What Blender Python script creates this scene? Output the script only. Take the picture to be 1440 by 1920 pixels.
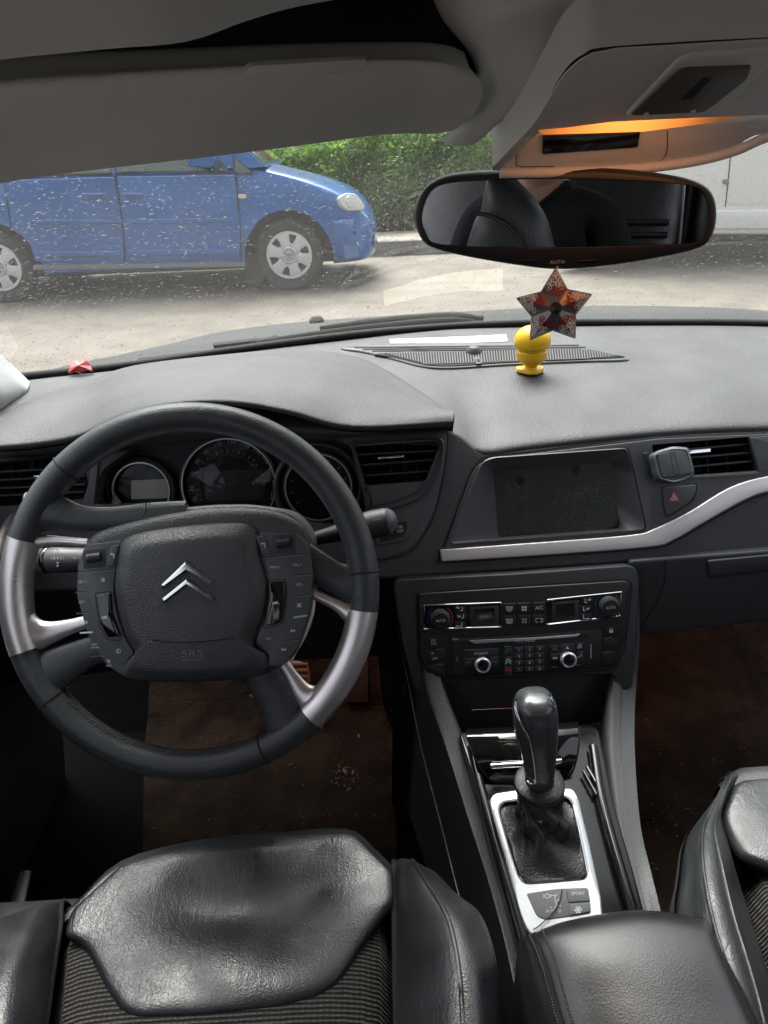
import bpy, math, random
from mathutils import Vector as V, Matrix
random.seed(7)
R_ = math.radians
scn = bpy.context.scene
for _o in list(bpy.data.objects):
    bpy.data.objects.remove(_o)

# ------------------------------------------------------------------ camera
PXF = 1386.0                                   # focal length in photo pixels (1440 x 1920)
CAM = V((0.0, 0.0, 1.22))
PITCH, YAW, ROLL = R_(26.5), R_(1.0), R_(2.3)
FW = V((math.sin(YAW) * math.cos(PITCH), math.cos(YAW) * math.cos(PITCH), -math.sin(PITCH)))
_r0 = V((math.cos(YAW), -math.sin(YAW), 0.0))
_u0 = _r0.cross(FW)
RT = _r0 * math.cos(ROLL) - _u0 * math.sin(ROLL)
UP = _u0 * math.cos(ROLL) + _r0 * math.sin(ROLL)
camd = bpy.data.cameras.new('camera')
cam = bpy.data.objects.new('camera', camd)
scn.collection.objects.link(cam)
cam.matrix_world = Matrix(((RT.x, UP.x, -FW.x, CAM.x), (RT.y, UP.y, -FW.y, CAM.y), (RT.z, UP.z, -FW.z, CAM.z), (0, 0, 0, 1)))
camd.sensor_fit = 'HORIZONTAL'
camd.sensor_width = 36.0
camd.lens = PXF / 1440.0 * 36.0
camd.clip_start = 0.01
camd.clip_end = 500.0
scn.camera = cam

# ------------------------------------------------------------------ sky, sun, exposure
SUN_EL, SUN_AZ = R_(62), R_(-12)
w = bpy.data.worlds.new('World')
scn.world = w
w.use_nodes = True
nt = w.node_tree
bg = nt.nodes['Background']
sky = nt.nodes.new('ShaderNodeTexSky')
sky.sky_type = 'NISHITA'
sky.sun_disc = False
sky.sun_elevation = SUN_EL
sky.sun_rotation = SUN_AZ
sky.air_density = 1.0
sky.dust_density = 7.0
sky.ozone_density = 1.0
hs = nt.nodes.new('ShaderNodeHueSaturation')
hs.inputs['Saturation'].default_value = 0.32
hs.inputs['Value'].default_value = 1.0
nt.links.new(sky.outputs[0], hs.inputs['Color'])
nt.links.new(hs.outputs[0], bg.inputs['Color'])
bg.inputs['Strength'].default_value = 0.15
sl = bpy.data.lights.new('sun', 'SUN')
sl.energy = 1.5
sl.angle = R_(40)
sl.color = (1.0, 0.985, 0.96)
so = bpy.data.objects.new('sun', sl)
scn.collection.objects.link(so)
_sd = V((math.sin(SUN_AZ) * math.cos(SUN_EL), math.cos(SUN_AZ) * math.cos(SUN_EL), math.sin(SUN_EL)))
so.rotation_euler = _sd.to_track_quat('Z', 'Y').to_euler()
scn.view_settings.view_transform = 'Standard'
scn.view_settings.look = 'None'
scn.view_settings.gamma = 1.0
scn.view_settings.use_curve_mapping = False
scn.view_settings.exposure = 1.5
scn.cycles.use_denoising = True
scn.cycles.max_bounces = 10
scn.cycles.transparent_max_bounces = 24
scn.cycles.diffuse_bounces = 4
scn.cycles.glossy_bounces = 5
scn.cycles.transmission_bounces = 8
scn.cycles.caustics_reflective = False
scn.cycles.caustics_refractive = False
scn.cycles.sample_clamp_indirect = 6.0

# ------------------------------------------------------------------ photo rays -> places in the car
def ray(px, py):
    return FW + RT * ((px - 720.0) / PXF) + UP * ((960.0 - py) / PXF)
def atY(px, py, y):
    d = ray(px, py); return CAM + d * ((y - CAM.y) / d.y)
def atZ(px, py, z):
    d = ray(px, py); return CAM + d * ((z - CAM.z) / d.z)
def atD(px, py, dep):
    return CAM + ray(px, py) * dep
def pix(p):
    q = p - CAM; z = q.dot(FW)
    return (720 + PXF * q.dot(RT) / z, 960 - PXF * q.dot(UP) / z)

class Frame:
    """A plane in the car: origin, right u, up v, normal n (towards the cabin)."""
    def __init__(s, o, u, v):
        s.o = o; s.u = u.normalized(); s.n = s.u.cross(v).normalized(); s.v = s.n.cross(s.u)
    def px(s, x, y, h=0.0):
        d = ray(x, y); o = s.o + s.n * h
        p = CAM + d * ((o - CAM).dot(s.n) / d.dot(s.n)) - s.o
        return (p.dot(s.u), p.dot(s.v))
    def w(s, a, b, h=0.0):
        return s.o + s.u * a + s.v * b + s.n * h
    def at(s, x, y, h=0.0):
        a, b = s.px(x, y, h); return s.w(a, b, h)
def frame3(p0, p1, p2):
    """Plane through three points: p0 -> p1 runs right, p0 -> p2 runs up."""
    return Frame(p0, p1 - p0, p2 - p0)

# ------------------------------------------------------------------ builders
COL = scn.collection
ORG = {}
def root_org(o):
    while o.parent is not None:
        o = o.parent
    return ORG.get(o.name, V((0, 0, 0)))
def thing(name, label, cat, loc, group=None):
    o = bpy.data.objects.new(name, None)
    COL.objects.link(o)
    o.empty_display_size = 0.05
    o.location = loc
    ORG[o.name] = V(loc)
    o['label'] = label; o['category'] = cat; o['kind'] = 'thing'
    if group: o['group'] = group
    return o
def tag(o, label=None, cat=None, group=None, kind=None):
    if label: o['label'] = label
    if cat: o['category'] = cat
    if group: o['group'] = group
    if kind or cat: o['kind'] = kind or 'thing'
    return o
def mk(name, verts, faces, mats, parent=None, smooth=35, label=None, midx=None):
    verts = [V(v) for v in verts]
    if parent is not None:
        org = root_org(parent)
    else:
        n = len(verts)
        org = V((sum(v.x for v in verts) / n, sum(v.y for v in verts) / n, min(v.z for v in verts)))
    me = bpy.data.meshes.new(name)
    me.from_pydata([tuple(v - org) for v in verts], [], faces)
    me.validate()
    for m in (mats if isinstance(mats, (list, tuple)) else [mats]):
        me.materials.append(m)
    if midx:
        me.polygons.foreach_set('material_index', midx[:len(me.polygons)])
    if smooth:
        me.shade_smooth()
        if smooth < 180:
            me.set_sharp_from_angle(angle=R_(smooth))
    me.update()
    o = bpy.data.objects.new(name, me)
    COL.objects.link(o)
    if parent is not None:
        o.parent = parent
    else:
        o.location = org
        ORG[o.name] = org
    if label: o['label'] = label
    return o
def fixn(o):
    import bmesh
    bm = bmesh.new(); bm.from_mesh(o.data)
    bmesh.ops.recalc_face_normals(bm, faces=bm.faces)
    bm.to_mesh(o.data); bm.free()
    return o

def area2(p):
    return sum(p[i][0] * p[(i + 1) % len(p)][1] - p[(i + 1) % len(p)][0] * p[i][1] for i in range(len(p)))
def ccw(p):
    return list(p) if area2(p) > 0 else list(reversed(p))
def offs(p, d):
    n = len(p); out = []
    for i in range(n):
        a, b, c = p[i - 1], p[i], p[(i + 1) % n]
        e1 = (b[0] - a[0], b[1] - a[1]); e2 = (c[0] - b[0], c[1] - b[1])
        l1 = math.hypot(*e1) or 1e-9; l2 = math.hypot(*e2) or 1e-9
        n1 = (-e1[1] / l1, e1[0] / l1); n2 = (-e2[1] / l2, e2[0] / l2)
        m = (n1[0] + n2[0], n1[1] + n2[1]); k = m[0] * n1[0] + m[1] * n1[1]
        k = max(k, 0.35)
        out.append((b[0] + m[0] / k * d, b[1] + m[1] / k * d))
    return out
def rr(p, r, n=4):
    """Round the corners of a polygon (r may be a list, one radius per corner)."""
    out = []; N = len(p)
    for i in range(N):
        ri = r[i] if isinstance(r, (list, tuple)) else r
        a, b, c = p[i - 1], p[i], p[(i + 1) % N]
        la = math.hypot(a[0] - b[0], a[1] - b[1]); lc = math.hypot(c[0] - b[0], c[1] - b[1])
        k = min(ri, la * 0.48, lc * 0.48)
        if k <= 1e-6:
            out.append(tuple(b)); continue
        s = (b[0] + (a[0] - b[0]) / la * k, b[1] + (a[1] - b[1]) / la * k)
        e = (b[0] + (c[0] - b[0]) / lc * k, b[1] + (c[1] - b[1]) / lc * k)
        for j in range(n + 1):
            t = j / n
            out.append(tuple((1 - t) ** 2 * s[q] + 2 * t * (1 - t) * b[q] + t * t * e[q] for q in (0, 1)))
    return out
def crv(p0, p1, p2, p3, t):
    return tuple(0.5 * (2 * b + (c - a) * t + (2 * a - 5 * b + 4 * c - d) * t * t + (3 * b - a - 3 * c + d) * t ** 3) for a, b, c, d in zip(p0, p1, p2, p3))
def cr(p, n=5, closed=True):
    """Smooth curve through points (any dimension)."""
    N = len(p); out = []
    if closed:
        for i in range(N):
            for j in range(n):
                out.append(crv(p[i - 1], p[i], p[(i + 1) % N], p[(i + 2) % N], j / n))
        return out
    ext = lambda a, b: tuple(2 * x - y for x, y in zip(a, b))
    q = [ext(p[0], p[1])] + list(p) + [ext(p[-1], p[-2])]
    for i in range(1, len(q) - 2):
        for j in range(n):
            out.append(crv(q[i - 1], q[i], q[i + 1], q[i + 2], j / n))
    out.append(tuple(p[-1]))
    return out
def circ(cx, cy, r, n=40, ry=None):
    return [(cx + r * math.cos(2 * math.pi * i / n), cy + (ry or r) * math.sin(2 * math.pi * i / n)) for i in range(n)]
def P(fr, pts, h=0.0):
    return [fr.px(x, y, h) for x, y in pts]

def safe_bev(p, bev):
    """Largest rounding the outline can take without folding over."""
    n = len(p)
    while bev > 0.0001:
        o = offs(p, bev)
        if all((o[(i + 1) % n][0] - o[i][0]) * (p[(i + 1) % n][0] - p[i][0]) + (o[(i + 1) % n][1] - o[i][1]) * (p[(i + 1) % n][1] - p[i][1]) > 0 for i in range(n)):
            return bev
        bev *= 0.75
    return 0.0
def slab2(name, poly, fr, h0, h1, bev, mat, parent, steps=3, smooth=40, label=None):
    """Solid plate from an outline in the frame's own metres, top edge rounded."""
    p = ccw(poly); p = [q for i, q in enumerate(p) if math.hypot(q[0] - p[i - 1][0], q[1] - p[i - 1][1]) > 1e-6]; n = len(p)
    bev = safe_bev(p, bev)
    rings = [(p, h0), (p, h1 - bev)]
    if bev > 0:
        for k in range(1, steps + 1):
            t = k / steps * math.pi / 2
            rings.append((offs(p, bev * (1 - math.cos(t))), h1 - bev + bev * math.sin(t)))
    vs = []; fs = []
    for q, h in rings:
        vs += [fr.w(a, b, h) for a, b in q]
    for k in range(len(rings) - 1):
        for i in range(n):
            j = (i + 1) % n
            fs.append((k * n + i, k * n + j, (k + 1) * n + j, (k + 1) * n + i))
    fs.append(tuple(range((len(rings) - 1) * n, len(rings) * n)))
    fs.append(tuple(reversed(range(n))))
    return mk(name, vs, fs, mat, parent, smooth, label)
def slab(name, pts, fr, h0, h1, bev, mat, parent, **k):
    return slab2(name, P(fr, pts, h1), fr, h0, h1, bev, mat, parent, **k)
def arclen(p, n):
    """n points evenly along a closed outline."""
    q = p + [p[0]]; L = [0]
    for i in range(len(p)):
        L.append(L[-1] + math.hypot(q[i + 1][0] - q[i][0], q[i + 1][1] - q[i][1]))
    out = []; k = 0
    for i in range(n):
        s = L[-1] * i / n
        while L[k + 1] < s: k += 1
        t = (s - L[k]) / max(1e-9, L[k + 1] - L[k])
        out.append((q[k][0] + (q[k + 1][0] - q[k][0]) * t, q[k][1] + (q[k + 1][1] - q[k][1]) * t))
    return out
def start_at(p, ang):
    cx = sum(a for a, b in p) / len(p); cy = sum(b for a, b in p) / len(p)
    k = min(range(len(p)), key=lambda i: abs(math.atan2(math.sin(math.atan2(p[i][1] - cy, p[i][0] - cx) - ang), math.cos(math.atan2(p[i][1] - cy, p[i][0] - cx) - ang))))
    return p[k:] + p[:k]
def collar(name, outer, inner, fr, ho, hi, mat, parent, bev=0.0015, hb=None, n=120, smooth=40, label=None, ang=0.0, pxo=True):
    """Ring between two outlines (photo points): outer wall, sloping face, inner wall down to hb."""
    po = P(fr, outer, ho) if pxo else outer
    pi = P(fr, inner, hi) if pxo else inner
    po = arclen(start_at(ccw(po), ang), n); pi = arclen(start_at(ccw(pi), ang), n)
    hb = min(ho, hi) - 0.01 if hb is None else hb
    rings = [(po, hb), (po, ho - bev), (offs(po, bev), ho), (offs(pi, -bev), hi), (pi, hi - bev), (pi, hb)]
    vs = []; fs = []
    for q, h in rings:
        vs += [fr.w(a, b, h) for a, b in q]
    for k in range(len(rings)):
        k2 = (k + 1) % len(rings)
        for i in range(n):
            j = (i + 1) % n
            fs.append((k * n + i, k * n + j, k2 * n + j, k2 * n + i))
    return mk(name, vs, fs, mat, parent, smooth, label)
def lathe(name, prof, fr, a, b, mat, parent, n=40, smooth=35, label=None, cap=True, knurl=0.0):
    vs = []; fs = []
    for r, h in prof:
        for i in range(n):
            rk = r * (1 - knurl * (i % 2))
            t = 2 * math.pi * i / n
            vs.append(fr.w(a + rk * math.cos(t), b + rk * math.sin(t), h))
    for k in range(len(prof) - 1):
        for i in range(n):
            j = (i + 1) % n
            fs.append((k * n + i, k * n + j, (k + 1) * n + j, (k + 1) * n + i))
    if cap:
        fs.append(tuple(range((len(prof) - 1) * n, len(prof) * n)))
        fs.append(tuple(reversed(range(n))))
    return mk(name, vs, fs, mat, parent, smooth, label)
def tube(name, path, rad, mat, parent, n=10, closed=False, smooth=60, label=None, sq=None, up=None):
    """Sweep of a round (or sq=(wide, high)) section along world points."""
    path = [V(p) for p in path]; N = len(path); vs = []; fs = []
    ref = V(up) if up else None
    prev = None
    for i, p in enumerate(path):
        t = (path[(i + 1) % N] - path[i - 1]) if closed else (path[min(i + 1, N - 1)] - path[max(i - 1, 0)])
        t.normalize()
        if ref is not None:
            b = t.cross(ref).normalized(); a = b.cross(t)
        else:
            if prev is None:
                prev = V((0, 0, 1)) if abs(t.z) < 0.9 else V((1, 0, 0))
            a = (prev - t * prev.dot(t)).normalized(); b = t.cross(a); prev = a
        r = rad[i] if isinstance(rad, (list, tuple)) else rad
        for k in range(n):
            q = 2 * math.pi * (k + 0.5) / n
            ca, sa = math.cos(q), math.sin(q)
            if sq:
                vs.append(p + a * (sa * sq[1]) * r + b * (ca * sq[0]) * r)
            else:
                vs.append(p + a * sa * r + b * ca * r)
    M_ = N if closed else N - 1
    for i in range(M_):
        i2 = (i + 1) % N
        for k in range(n):
            k2 = (k + 1) % n
            fs.append((i * n + k, i * n + k2, i2 * n + k2, i2 * n + k))
    if not closed:
        fs.append(tuple(reversed(range(n)))); fs.append(tuple(range((N - 1) * n, N * n)))
    return fixn(mk(name, vs, fs, mat, parent, smooth, label))
def refine(rows, su, sv):
    rows = [[tuple(p) for p in r] for r in rows]
    r1 = [cr(r, su, False) for r in rows]
    cols = [cr([r[i] for r in r1], sv, False) for i in range(len(r1[0]))]
    return [[V(cols[i][j]) for i in range(len(cols))] for j in range(len(cols[0]))]
def loft(name, rows, mat, parent, su=5, sv=5, thick=0.0, smooth=60, label=None, towards=None, fn=None):
    """Smooth sheet through rows of world points, given thickness away from the cabin."""
    g = refine(rows, su, sv); nr, nc = len(g), len(g[0])
    def nrm(i, j):
        a = g[min(i + 1, nr - 1)][j] - g[max(i - 1, 0)][j]; b = g[i][min(j + 1, nc - 1)] - g[i][max(j - 1, 0)]
        return a.cross(b).normalized()
    tw = V(towards) if towards is not None else CAM
    mid = g[nr // 2][nc // 2]; s = 1 if nrm(nr // 2, nc // 2).dot(tw - mid) > 0 else -1
    N = [[nrm(i, j) * s for j in range(nc)] for i in range(nr)]
    if fn:
        g = [[g[i][j] + N[i][j] * fn(i / (nr - 1), j / (nc - 1), g[i][j]) for j in range(nc)] for i in range(nr)]
    vs = [p for r in g for p in r]; fs = []
    for i in range(nr - 1):
        for j in range(nc - 1):
            f = (i * nc + j, i * nc + j + 1, (i + 1) * nc + j + 1, (i + 1) * nc + j)
            fs.append(f if s < 0 else tuple(reversed(f)))
    # orient so that the front side looks at tw
    a, b, c = vs[fs[len(fs) // 2][0]], vs[fs[len(fs) // 2][1]], vs[fs[len(fs) // 2][2]]
    if (b - a).cross(c - a).dot(tw - a) < 0:
        fs = [tuple(reversed(f)) for f in fs]
    if thick:
        n0 = len(vs)
        vs += [g[i][j] - N[i][j] * thick for i in range(nr) for j in range(nc)]
        fs += [tuple(reversed([k + n0 for k in f])) for f in fs]
        rim = [j for j in range(nc)] + [i * nc + nc - 1 for i in range(1, nr)] + [(nr - 1) * nc + j for j in range(nc - 2, -1, -1)] + [i * nc for i in range(nr - 2, 0, -1)]
        for k in range(len(rim)):
            a, b = rim[k], rim[(k + 1) % len(rim)]
            fs.append((a, b, b + n0, a + n0))
        o = mk(name, vs, fs, mat, parent, smooth, label)
        return fixn(o)
    return mk(name, vs, fs, mat, parent, smooth, label)
def pillow(name, poly, fr, h0, H, mat, parent, p=2.5, rings=14, fn=None, smooth=60, label=None, center=None, roll=0.35):
    """Upholstered pad: outline in frame metres, edge rolling up over a domed top."""
    q = ccw(poly); n = len(q)
    if not center:
        A = area2(q) * 3
        center = (sum((q[i][0] + q[(i + 1) % n][0]) * (q[i][0] * q[(i + 1) % n][1] - q[(i + 1) % n][0] * q[i][1]) for i in range(n)) / A,
                  sum((q[i][1] + q[(i + 1) % n][1]) * (q[i][0] * q[(i + 1) % n][1] - q[(i + 1) % n][0] * q[i][1]) for i in range(n)) / A)
    cx, cy = center
    vs = [fr.w(a, b, h0) for a, b in q]; fs = []
    for k in range(0, rings):
        t = k / rings
        s = 1 - t
        hh = H * (1 - (1 - t) ** p) ** roll if t > 0 else 0
        for a, b in q:
            x, y = cx + (a - cx) * s, cy + (b - cy) * s
            vs.append(fr.w(x, y, h0 + 0.004 + hh + (fn(x, y, t) if fn else 0)))
    vs.append(fr.w(cx, cy, h0 + 0.004 + H + (fn(cx, cy, 1) if fn else 0)))
    for k in range(rings):
        for i in range(n):
            j = (i + 1) % n
            fs.append((k * n + i, k * n + j, (k + 1) * n + j, (k + 1) * n + i))
    c = len(vs) - 1
    for i in range(n):
        fs.append((rings * n + i, rings * n + (i + 1) % n, c))
    fs.append(tuple(reversed(range(n))))
    return mk(name, vs, fs, mat, parent, smooth, label)
def seam(name, pts, fr, h, wpx, mat, parent, n=4, smoothp=True, closed=False, flat=0.5, label=None):
    """Fine line (joint, trim thread) lying on a frame along photo points."""
    q = cr(pts, n, closed) if smoothp else pts
    path = [fr.at(x, y, h) for x, y in q]
    d = (path[0] - CAM).dot(FW)
    r = wpx / PXF * d / 2
    return tube(name, path, r, mat, parent, n=6, closed=closed, sq=(1, flat), up=fr.n, label=label)
_tx = {}
def text(name, s, fr, px, py, hpx, mat, parent, h=0.0, rot=0.0, wide=1.0, depth=0.0002, align='CENTER', label=None):
    """Lettering centred at a photo point, hpx tall capitals, lying on the frame."""
    key = (s, align)
    if key not in _tx:
        cu = bpy.data.curves.new('lettering', 'FONT'); cu.body = s; cu.align_x = align; cu.align_y = 'CENTER'
        cu.resolution_u = 2
        ob = bpy.data.objects.new('lettering_tmp', cu); COL.objects.link(ob)
        dg = bpy.context.evaluated_depsgraph_get()
        me = bpy.data.meshes.new_from_object(ob.evaluated_get(dg))
        _tx[key] = ([tuple(v.co) for v in me.vertices], [tuple(p.vertices) for p in me.polygons])
        bpy.data.objects.remove(ob); bpy.data.curves.remove(cu); bpy.data.meshes.remove(me)
    vs, fs = _tx[key]
    k = hpx / 0.69
    c, sn = math.cos(R_(rot)), math.sin(R_(rot))
    out = []
    for x, y, z in vs:
        x *= k * wide; y *= k
        out.append(fr.at(px + x * c - y * sn, py - (x * sn + y * c), h + depth))
    o = mk(name, out, fs, mat, parent, 0, label)
    return o
def glyph(name, polys, fr, px, py, s, mat, parent, h=0.0, rot=0.0):
    """Small printed symbol: polygons in a unit box (x right, y up), s photo pixels per unit."""
    c, sn = math.cos(R_(rot)), math.sin(R_(rot)); vs = []; fs = []
    for p in polys:
        n0 = len(vs)
        for x, y in p:
            vs.append(fr.at(px + (x * c - y * sn) * s, py - (x * sn + y * c) * s, h + 0.0003))
        fs.append(tuple(range(n0, n0 + len(p))))
    return mk(name, vs, fs, mat, parent, 0)
def line(x0, y0, x1, y1, w):
    d = math.hypot(x1 - x0, y1 - y0) or 1; nx, ny = -(y1 - y0) / d * w / 2, (x1 - x0) / d * w / 2
    return [(x0 + nx, y0 + ny), (x0 - nx, y0 - ny), (x1 - nx, y1 - ny), (x1 + nx, y1 + ny)]
def arcpoly(cx, cy, r, a0, a1, w, n=8):
    o = [(cx + (r + w / 2) * math.cos(R_(a0 + (a1 - a0) * i / n)), cy + (r + w / 2) * math.sin(R_(a0 + (a1 - a0) * i / n))) for i in range(n + 1)]
    i_ = [(cx + (r - w / 2) * math.cos(R_(a1 + (a0 - a1) * i / n)), cy + (r - w / 2) * math.sin(R_(a1 + (a0 - a1) * i / n))) for i in range(n + 1)]
    return o + i_
def box(name, c, sx, sy, sz, mat, parent, bev=0.0, rot=None, label=None):
    fr = Frame(V(c), V((1, 0, 0)), V((0, 1, 0)))
    if rot: fr = Frame(V(c), V((math.cos(rot), math.sin(rot), 0)), V((-math.sin(rot), math.cos(rot), 0)))
    pl = [(-sx / 2, -sy / 2), (sx / 2, -sy / 2), (sx / 2, sy / 2), (-sx / 2, sy / 2)]
    return slab2(name, pl, fr, -sz / 2, sz / 2, bev, mat, parent, label=label)
def cut(o, cutters):
    for c in cutters:
        m = o.modifiers.new('cut', 'BOOLEAN'); m.operation = 'DIFFERENCE'; m.solver = 'EXACT'; m.object = c
    dg = bpy.context.evaluated_depsgraph_get(); dg.update()
    me = bpy.data.meshes.new_from_object(o.evaluated_get(dg))
    o.modifiers.clear(); old = o.data; o.data = me
    me.shade_smooth(); me.set_sharp_from_angle(angle=R_(35))
    bpy.data.meshes.remove(old)
    for c in cutters:
        bpy.data.objects.remove(c)
    return o

# ------------------------------------------------------------------ materials
def mat(name, col, rough=0.5, metal=0.0, bump=None, spec=0.5, var=None, rvar=None, coat=0.0, coat_r=0.1, sheen=0.0, emis=None, dust=None):
    m = bpy.data.materials.new(name); m.use_nodes = True
    t = m.node_tree; b = t.nodes['Principled BSDF']; L = t.links.new
    b.inputs['Base Color'].default_value = (*col, 1); b.inputs['Roughness'].default_value = rough
    b.inputs['Metallic'].default_value = metal; b.inputs['Specular IOR Level'].default_value = spec
    b.inputs['Coat Weight'].default_value = coat; b.inputs['Coat Roughness'].default_value = coat_r
    if sheen:
        b.inputs['Sheen Weight'].default_value = sheen; b.inputs['Sheen Roughness'].default_value = 0.4
    if emis:
        b.inputs['Emission Color'].default_value = (*emis[0], 1); b.inputs['Emission Strength'].default_value = emis[1]
    tc = t.nodes.new('ShaderNodeTexCoord')
    def noise(scale, det=3.0, sc3=None):
        n = t.nodes.new('ShaderNodeTexNoise'); n.inputs['Scale'].default_value = scale; n.inputs['Detail'].default_value = det
        if sc3:
            mp = t.nodes.new('ShaderNodeMapping'); mp.inputs['Scale'].default_value = sc3
            L(tc.outputs['Object'], mp.inputs[0]); L(mp.outputs[0], n.inputs['Vector'])
        else:
            L(tc.outputs['Object'], n.inputs['Vector'])
        return n
    if var:      # (scale, amount): uneven base colour (dust, wear)
        n = noise(var[0], 4); r = t.nodes.new('ShaderNodeMapRange')
        r.inputs['From Min'].default_value = 0.3; r.inputs['From Max'].default_value = 0.7
        r.inputs['To Min'].default_value = 1 - var[1]; r.inputs['To Max'].default_value = 1 + var[1]
        L(n.outputs['Fac'], r.inputs['Value'])
        mx = t.nodes.new('ShaderNodeMix'); mx.data_type = 'RGBA'; mx.blend_type = 'MULTIPLY'; mx.inputs['Factor'].default_value = 1
        mx.inputs[6].default_value = (*col, 1); L(r.outputs[0], mx.inputs[7]); L(mx.outputs[2], b.inputs['Base Color'])
    if dust:     # (cells per metre, share, colour): pale specks lying on the surface
        vo = t.nodes.new('ShaderNodeTexVoronoi'); vo.inputs['Scale'].default_value = dust[0]; L(tc.outputs['Object'], vo.inputs['Vector'])
        lt = t.nodes.new('ShaderNodeMath'); lt.operation = 'LESS_THAN'; lt.inputs[1].default_value = 0.16; L(vo.outputs['Distance'], lt.inputs[0])
        sp = t.nodes.new('ShaderNodeSeparateColor'); L(vo.outputs['Color'], sp.inputs[0])
        l2 = t.nodes.new('ShaderNodeMath'); l2.operation = 'LESS_THAN'; l2.inputs[1].default_value = dust[1]; L(sp.outputs[0], l2.inputs[0])
        mm = t.nodes.new('ShaderNodeMath'); mm.operation = 'MULTIPLY'; L(lt.outputs[0], mm.inputs[0]); L(l2.outputs[0], mm.inputs[1])
        md = t.nodes.new('ShaderNodeMix'); md.data_type = 'RGBA'; md.inputs[6].default_value = (*col, 1); md.inputs[7].default_value = (*dust[2], 1)
        if b.inputs['Base Color'].is_linked: L(b.inputs['Base Color'].links[0].from_socket, md.inputs[6])
        L(mm.outputs[0], md.inputs[0]); L(md.outputs[2], b.inputs['Base Color'])
    if rvar:     # (scale, amount): uneven gloss
        n = noise(rvar[0], 4); r = t.nodes.new('ShaderNodeMapRange')
        r.inputs['From Min'].default_value = 0.3; r.inputs['From Max'].default_value = 0.7
        r.inputs['To Min'].default_value = max(0.02, rough - rvar[1]); r.inputs['To Max'].default_value = rough + rvar[1]
        L(n.outputs['Fac'], r.inputs['Value']); L(r.outputs[0], b.inputs['Roughness'])
    prev = None
    for bp in (bump or []):   # (kind, scale, distance[, stretch])
        kind, scale, dist = bp[:3]
        if kind == 'noise':
            n = noise(scale, 2.0, bp[3] if len(bp) > 3 else None); o = n.outputs['Fac']
        elif kind == 'grain':
            n = t.nodes.new('ShaderNodeTexVoronoi'); n.inputs['Scale'].default_value = scale; n.feature = 'SMOOTH_F1'
            L(tc.outputs['Object'], n.inputs['Vector']); o = n.outputs['Distance']
        elif kind == 'crease':
            nn = noise(scale * 0.6, 3.0)
            ad = t.nodes.new('ShaderNodeVectorMath'); ad.operation = 'MULTIPLY_ADD'
            ad.inputs[1].default_value = (0.05,) * 3
            L(nn.outputs['Color'], ad.inputs[0]); L(tc.outputs['Object'], ad.inputs[2])
            n = t.nodes.new('ShaderNodeTexVoronoi'); n.inputs['Scale'].default_value = scale; n.feature = 'DISTANCE_TO_EDGE'
            mp = t.nodes.new('ShaderNodeMapping'); mp.inputs['Scale'].default_value = bp[3] if len(bp) > 3 else (1, 1, 1)
            L(ad.outputs[0], mp.inputs[0]); L(mp.outputs[0], n.inputs['Vector'])
            r = t.nodes.new('ShaderNodeMapRange'); r.inputs['From Max'].default_value = 0.07
            L(n.outputs['Distance'], r.inputs['Value'])
            # creases come and go in patches
            pn = noise(7.0, 2.0); pr = t.nodes.new('ShaderNodeMapRange'); pr.inputs['From Min'].default_value = 0.46; pr.inputs['From Max'].default_value = 0.62
            L(pn.outputs['Fac'], pr.inputs['Value'])
            mx = t.nodes.new('ShaderNodeMix'); mx.inputs[2].default_value = 1.0
            L(pr.outputs[0], mx.inputs[0]); L(r.outputs[0], mx.inputs[3]); o = mx.outputs[0]
        elif kind == 'wave':
            n = t.nodes.new('ShaderNodeTexWave'); n.inputs['Scale'].default_value = scale; n.bands_direction = bp[3]
            n.inputs['Distortion'].default_value = bp[4] if len(bp) > 4 else 0.0
            L(tc.outputs['Object'], n.inputs['Vector']); o = n.outputs['Fac']
        bn = t.nodes.new('ShaderNodeBump'); bn.inputs['Strength'].default_value = 1.0; bn.inputs['Distance'].default_value = dist
        L(o, bn.inputs['Height'])
        if prev: L(prev.outputs[0], bn.inputs['Normal'])
        prev = bn
    if prev: L(prev.outputs[0], b.inputs['Normal'])
    return m
M = {}
M['pad'] = mat('dash_pad_plastic', (0.066, 0.066, 0.069), 0.58, bump=[('grain', 700, 0.0006), ('noise', 5, 0.006)], var=(6, 0.16), rvar=(9, 0.1), dust=(330, 0.07, (0.24, 0.24, 0.235)))
M['grain'] = mat('grained_black_plastic', (0.058, 0.06, 0.064), 0.5, bump=[('grain', 620, 0.0006)], var=(9, 0.12))
M['satin'] = mat('satin_black_plastic', (0.072, 0.074, 0.079), 0.42, bump=[('noise', 1500, 0.00006)], rvar=(12, 0.06), var=(9, 0.1), dust=(300, 0.06, (0.25, 0.25, 0.25)))
M['soft'] = mat('dark_soft_plastic', (0.03, 0.032, 0.036), 0.5, bump=[('noise', 700, 0.0002)])
M['black'] = mat('matt_black_plastic', (0.006, 0.006, 0.007), 0.6)
M['deck'] = mat('console_gloss_black', (0.007, 0.007, 0.008), 0.16, spec=0.35, rvar=(30, 0.06), dust=(420, 0.08, (0.12, 0.12, 0.12)))
M['gloss'] = mat('piano_black', (0.006, 0.006, 0.007), 0.08, rvar=(30, 0.05), coat=0.5, coat_r=0.05)
M['key'] = mat('button_plastic', (0.011, 0.011, 0.012), 0.42)
M['bkey'] = mat('wheel_button_plastic', (0.07, 0.075, 0.08), 0.4)
M['wleather'] = mat('wheel_leather', (0.042, 0.047, 0.052), 0.4, bump=[('grain', 700, 0.0003), ('noise', 60, 0.0006)], rvar=(22, 0.09))
M['hub'] = mat('airbag_cover', (0.055, 0.058, 0.062), 0.42, bump=[('grain', 760, 0.0006)], var=(14, 0.2), rvar=(20, 0.08), dust=(320, 0.06, (0.22, 0.22, 0.22)))
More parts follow.
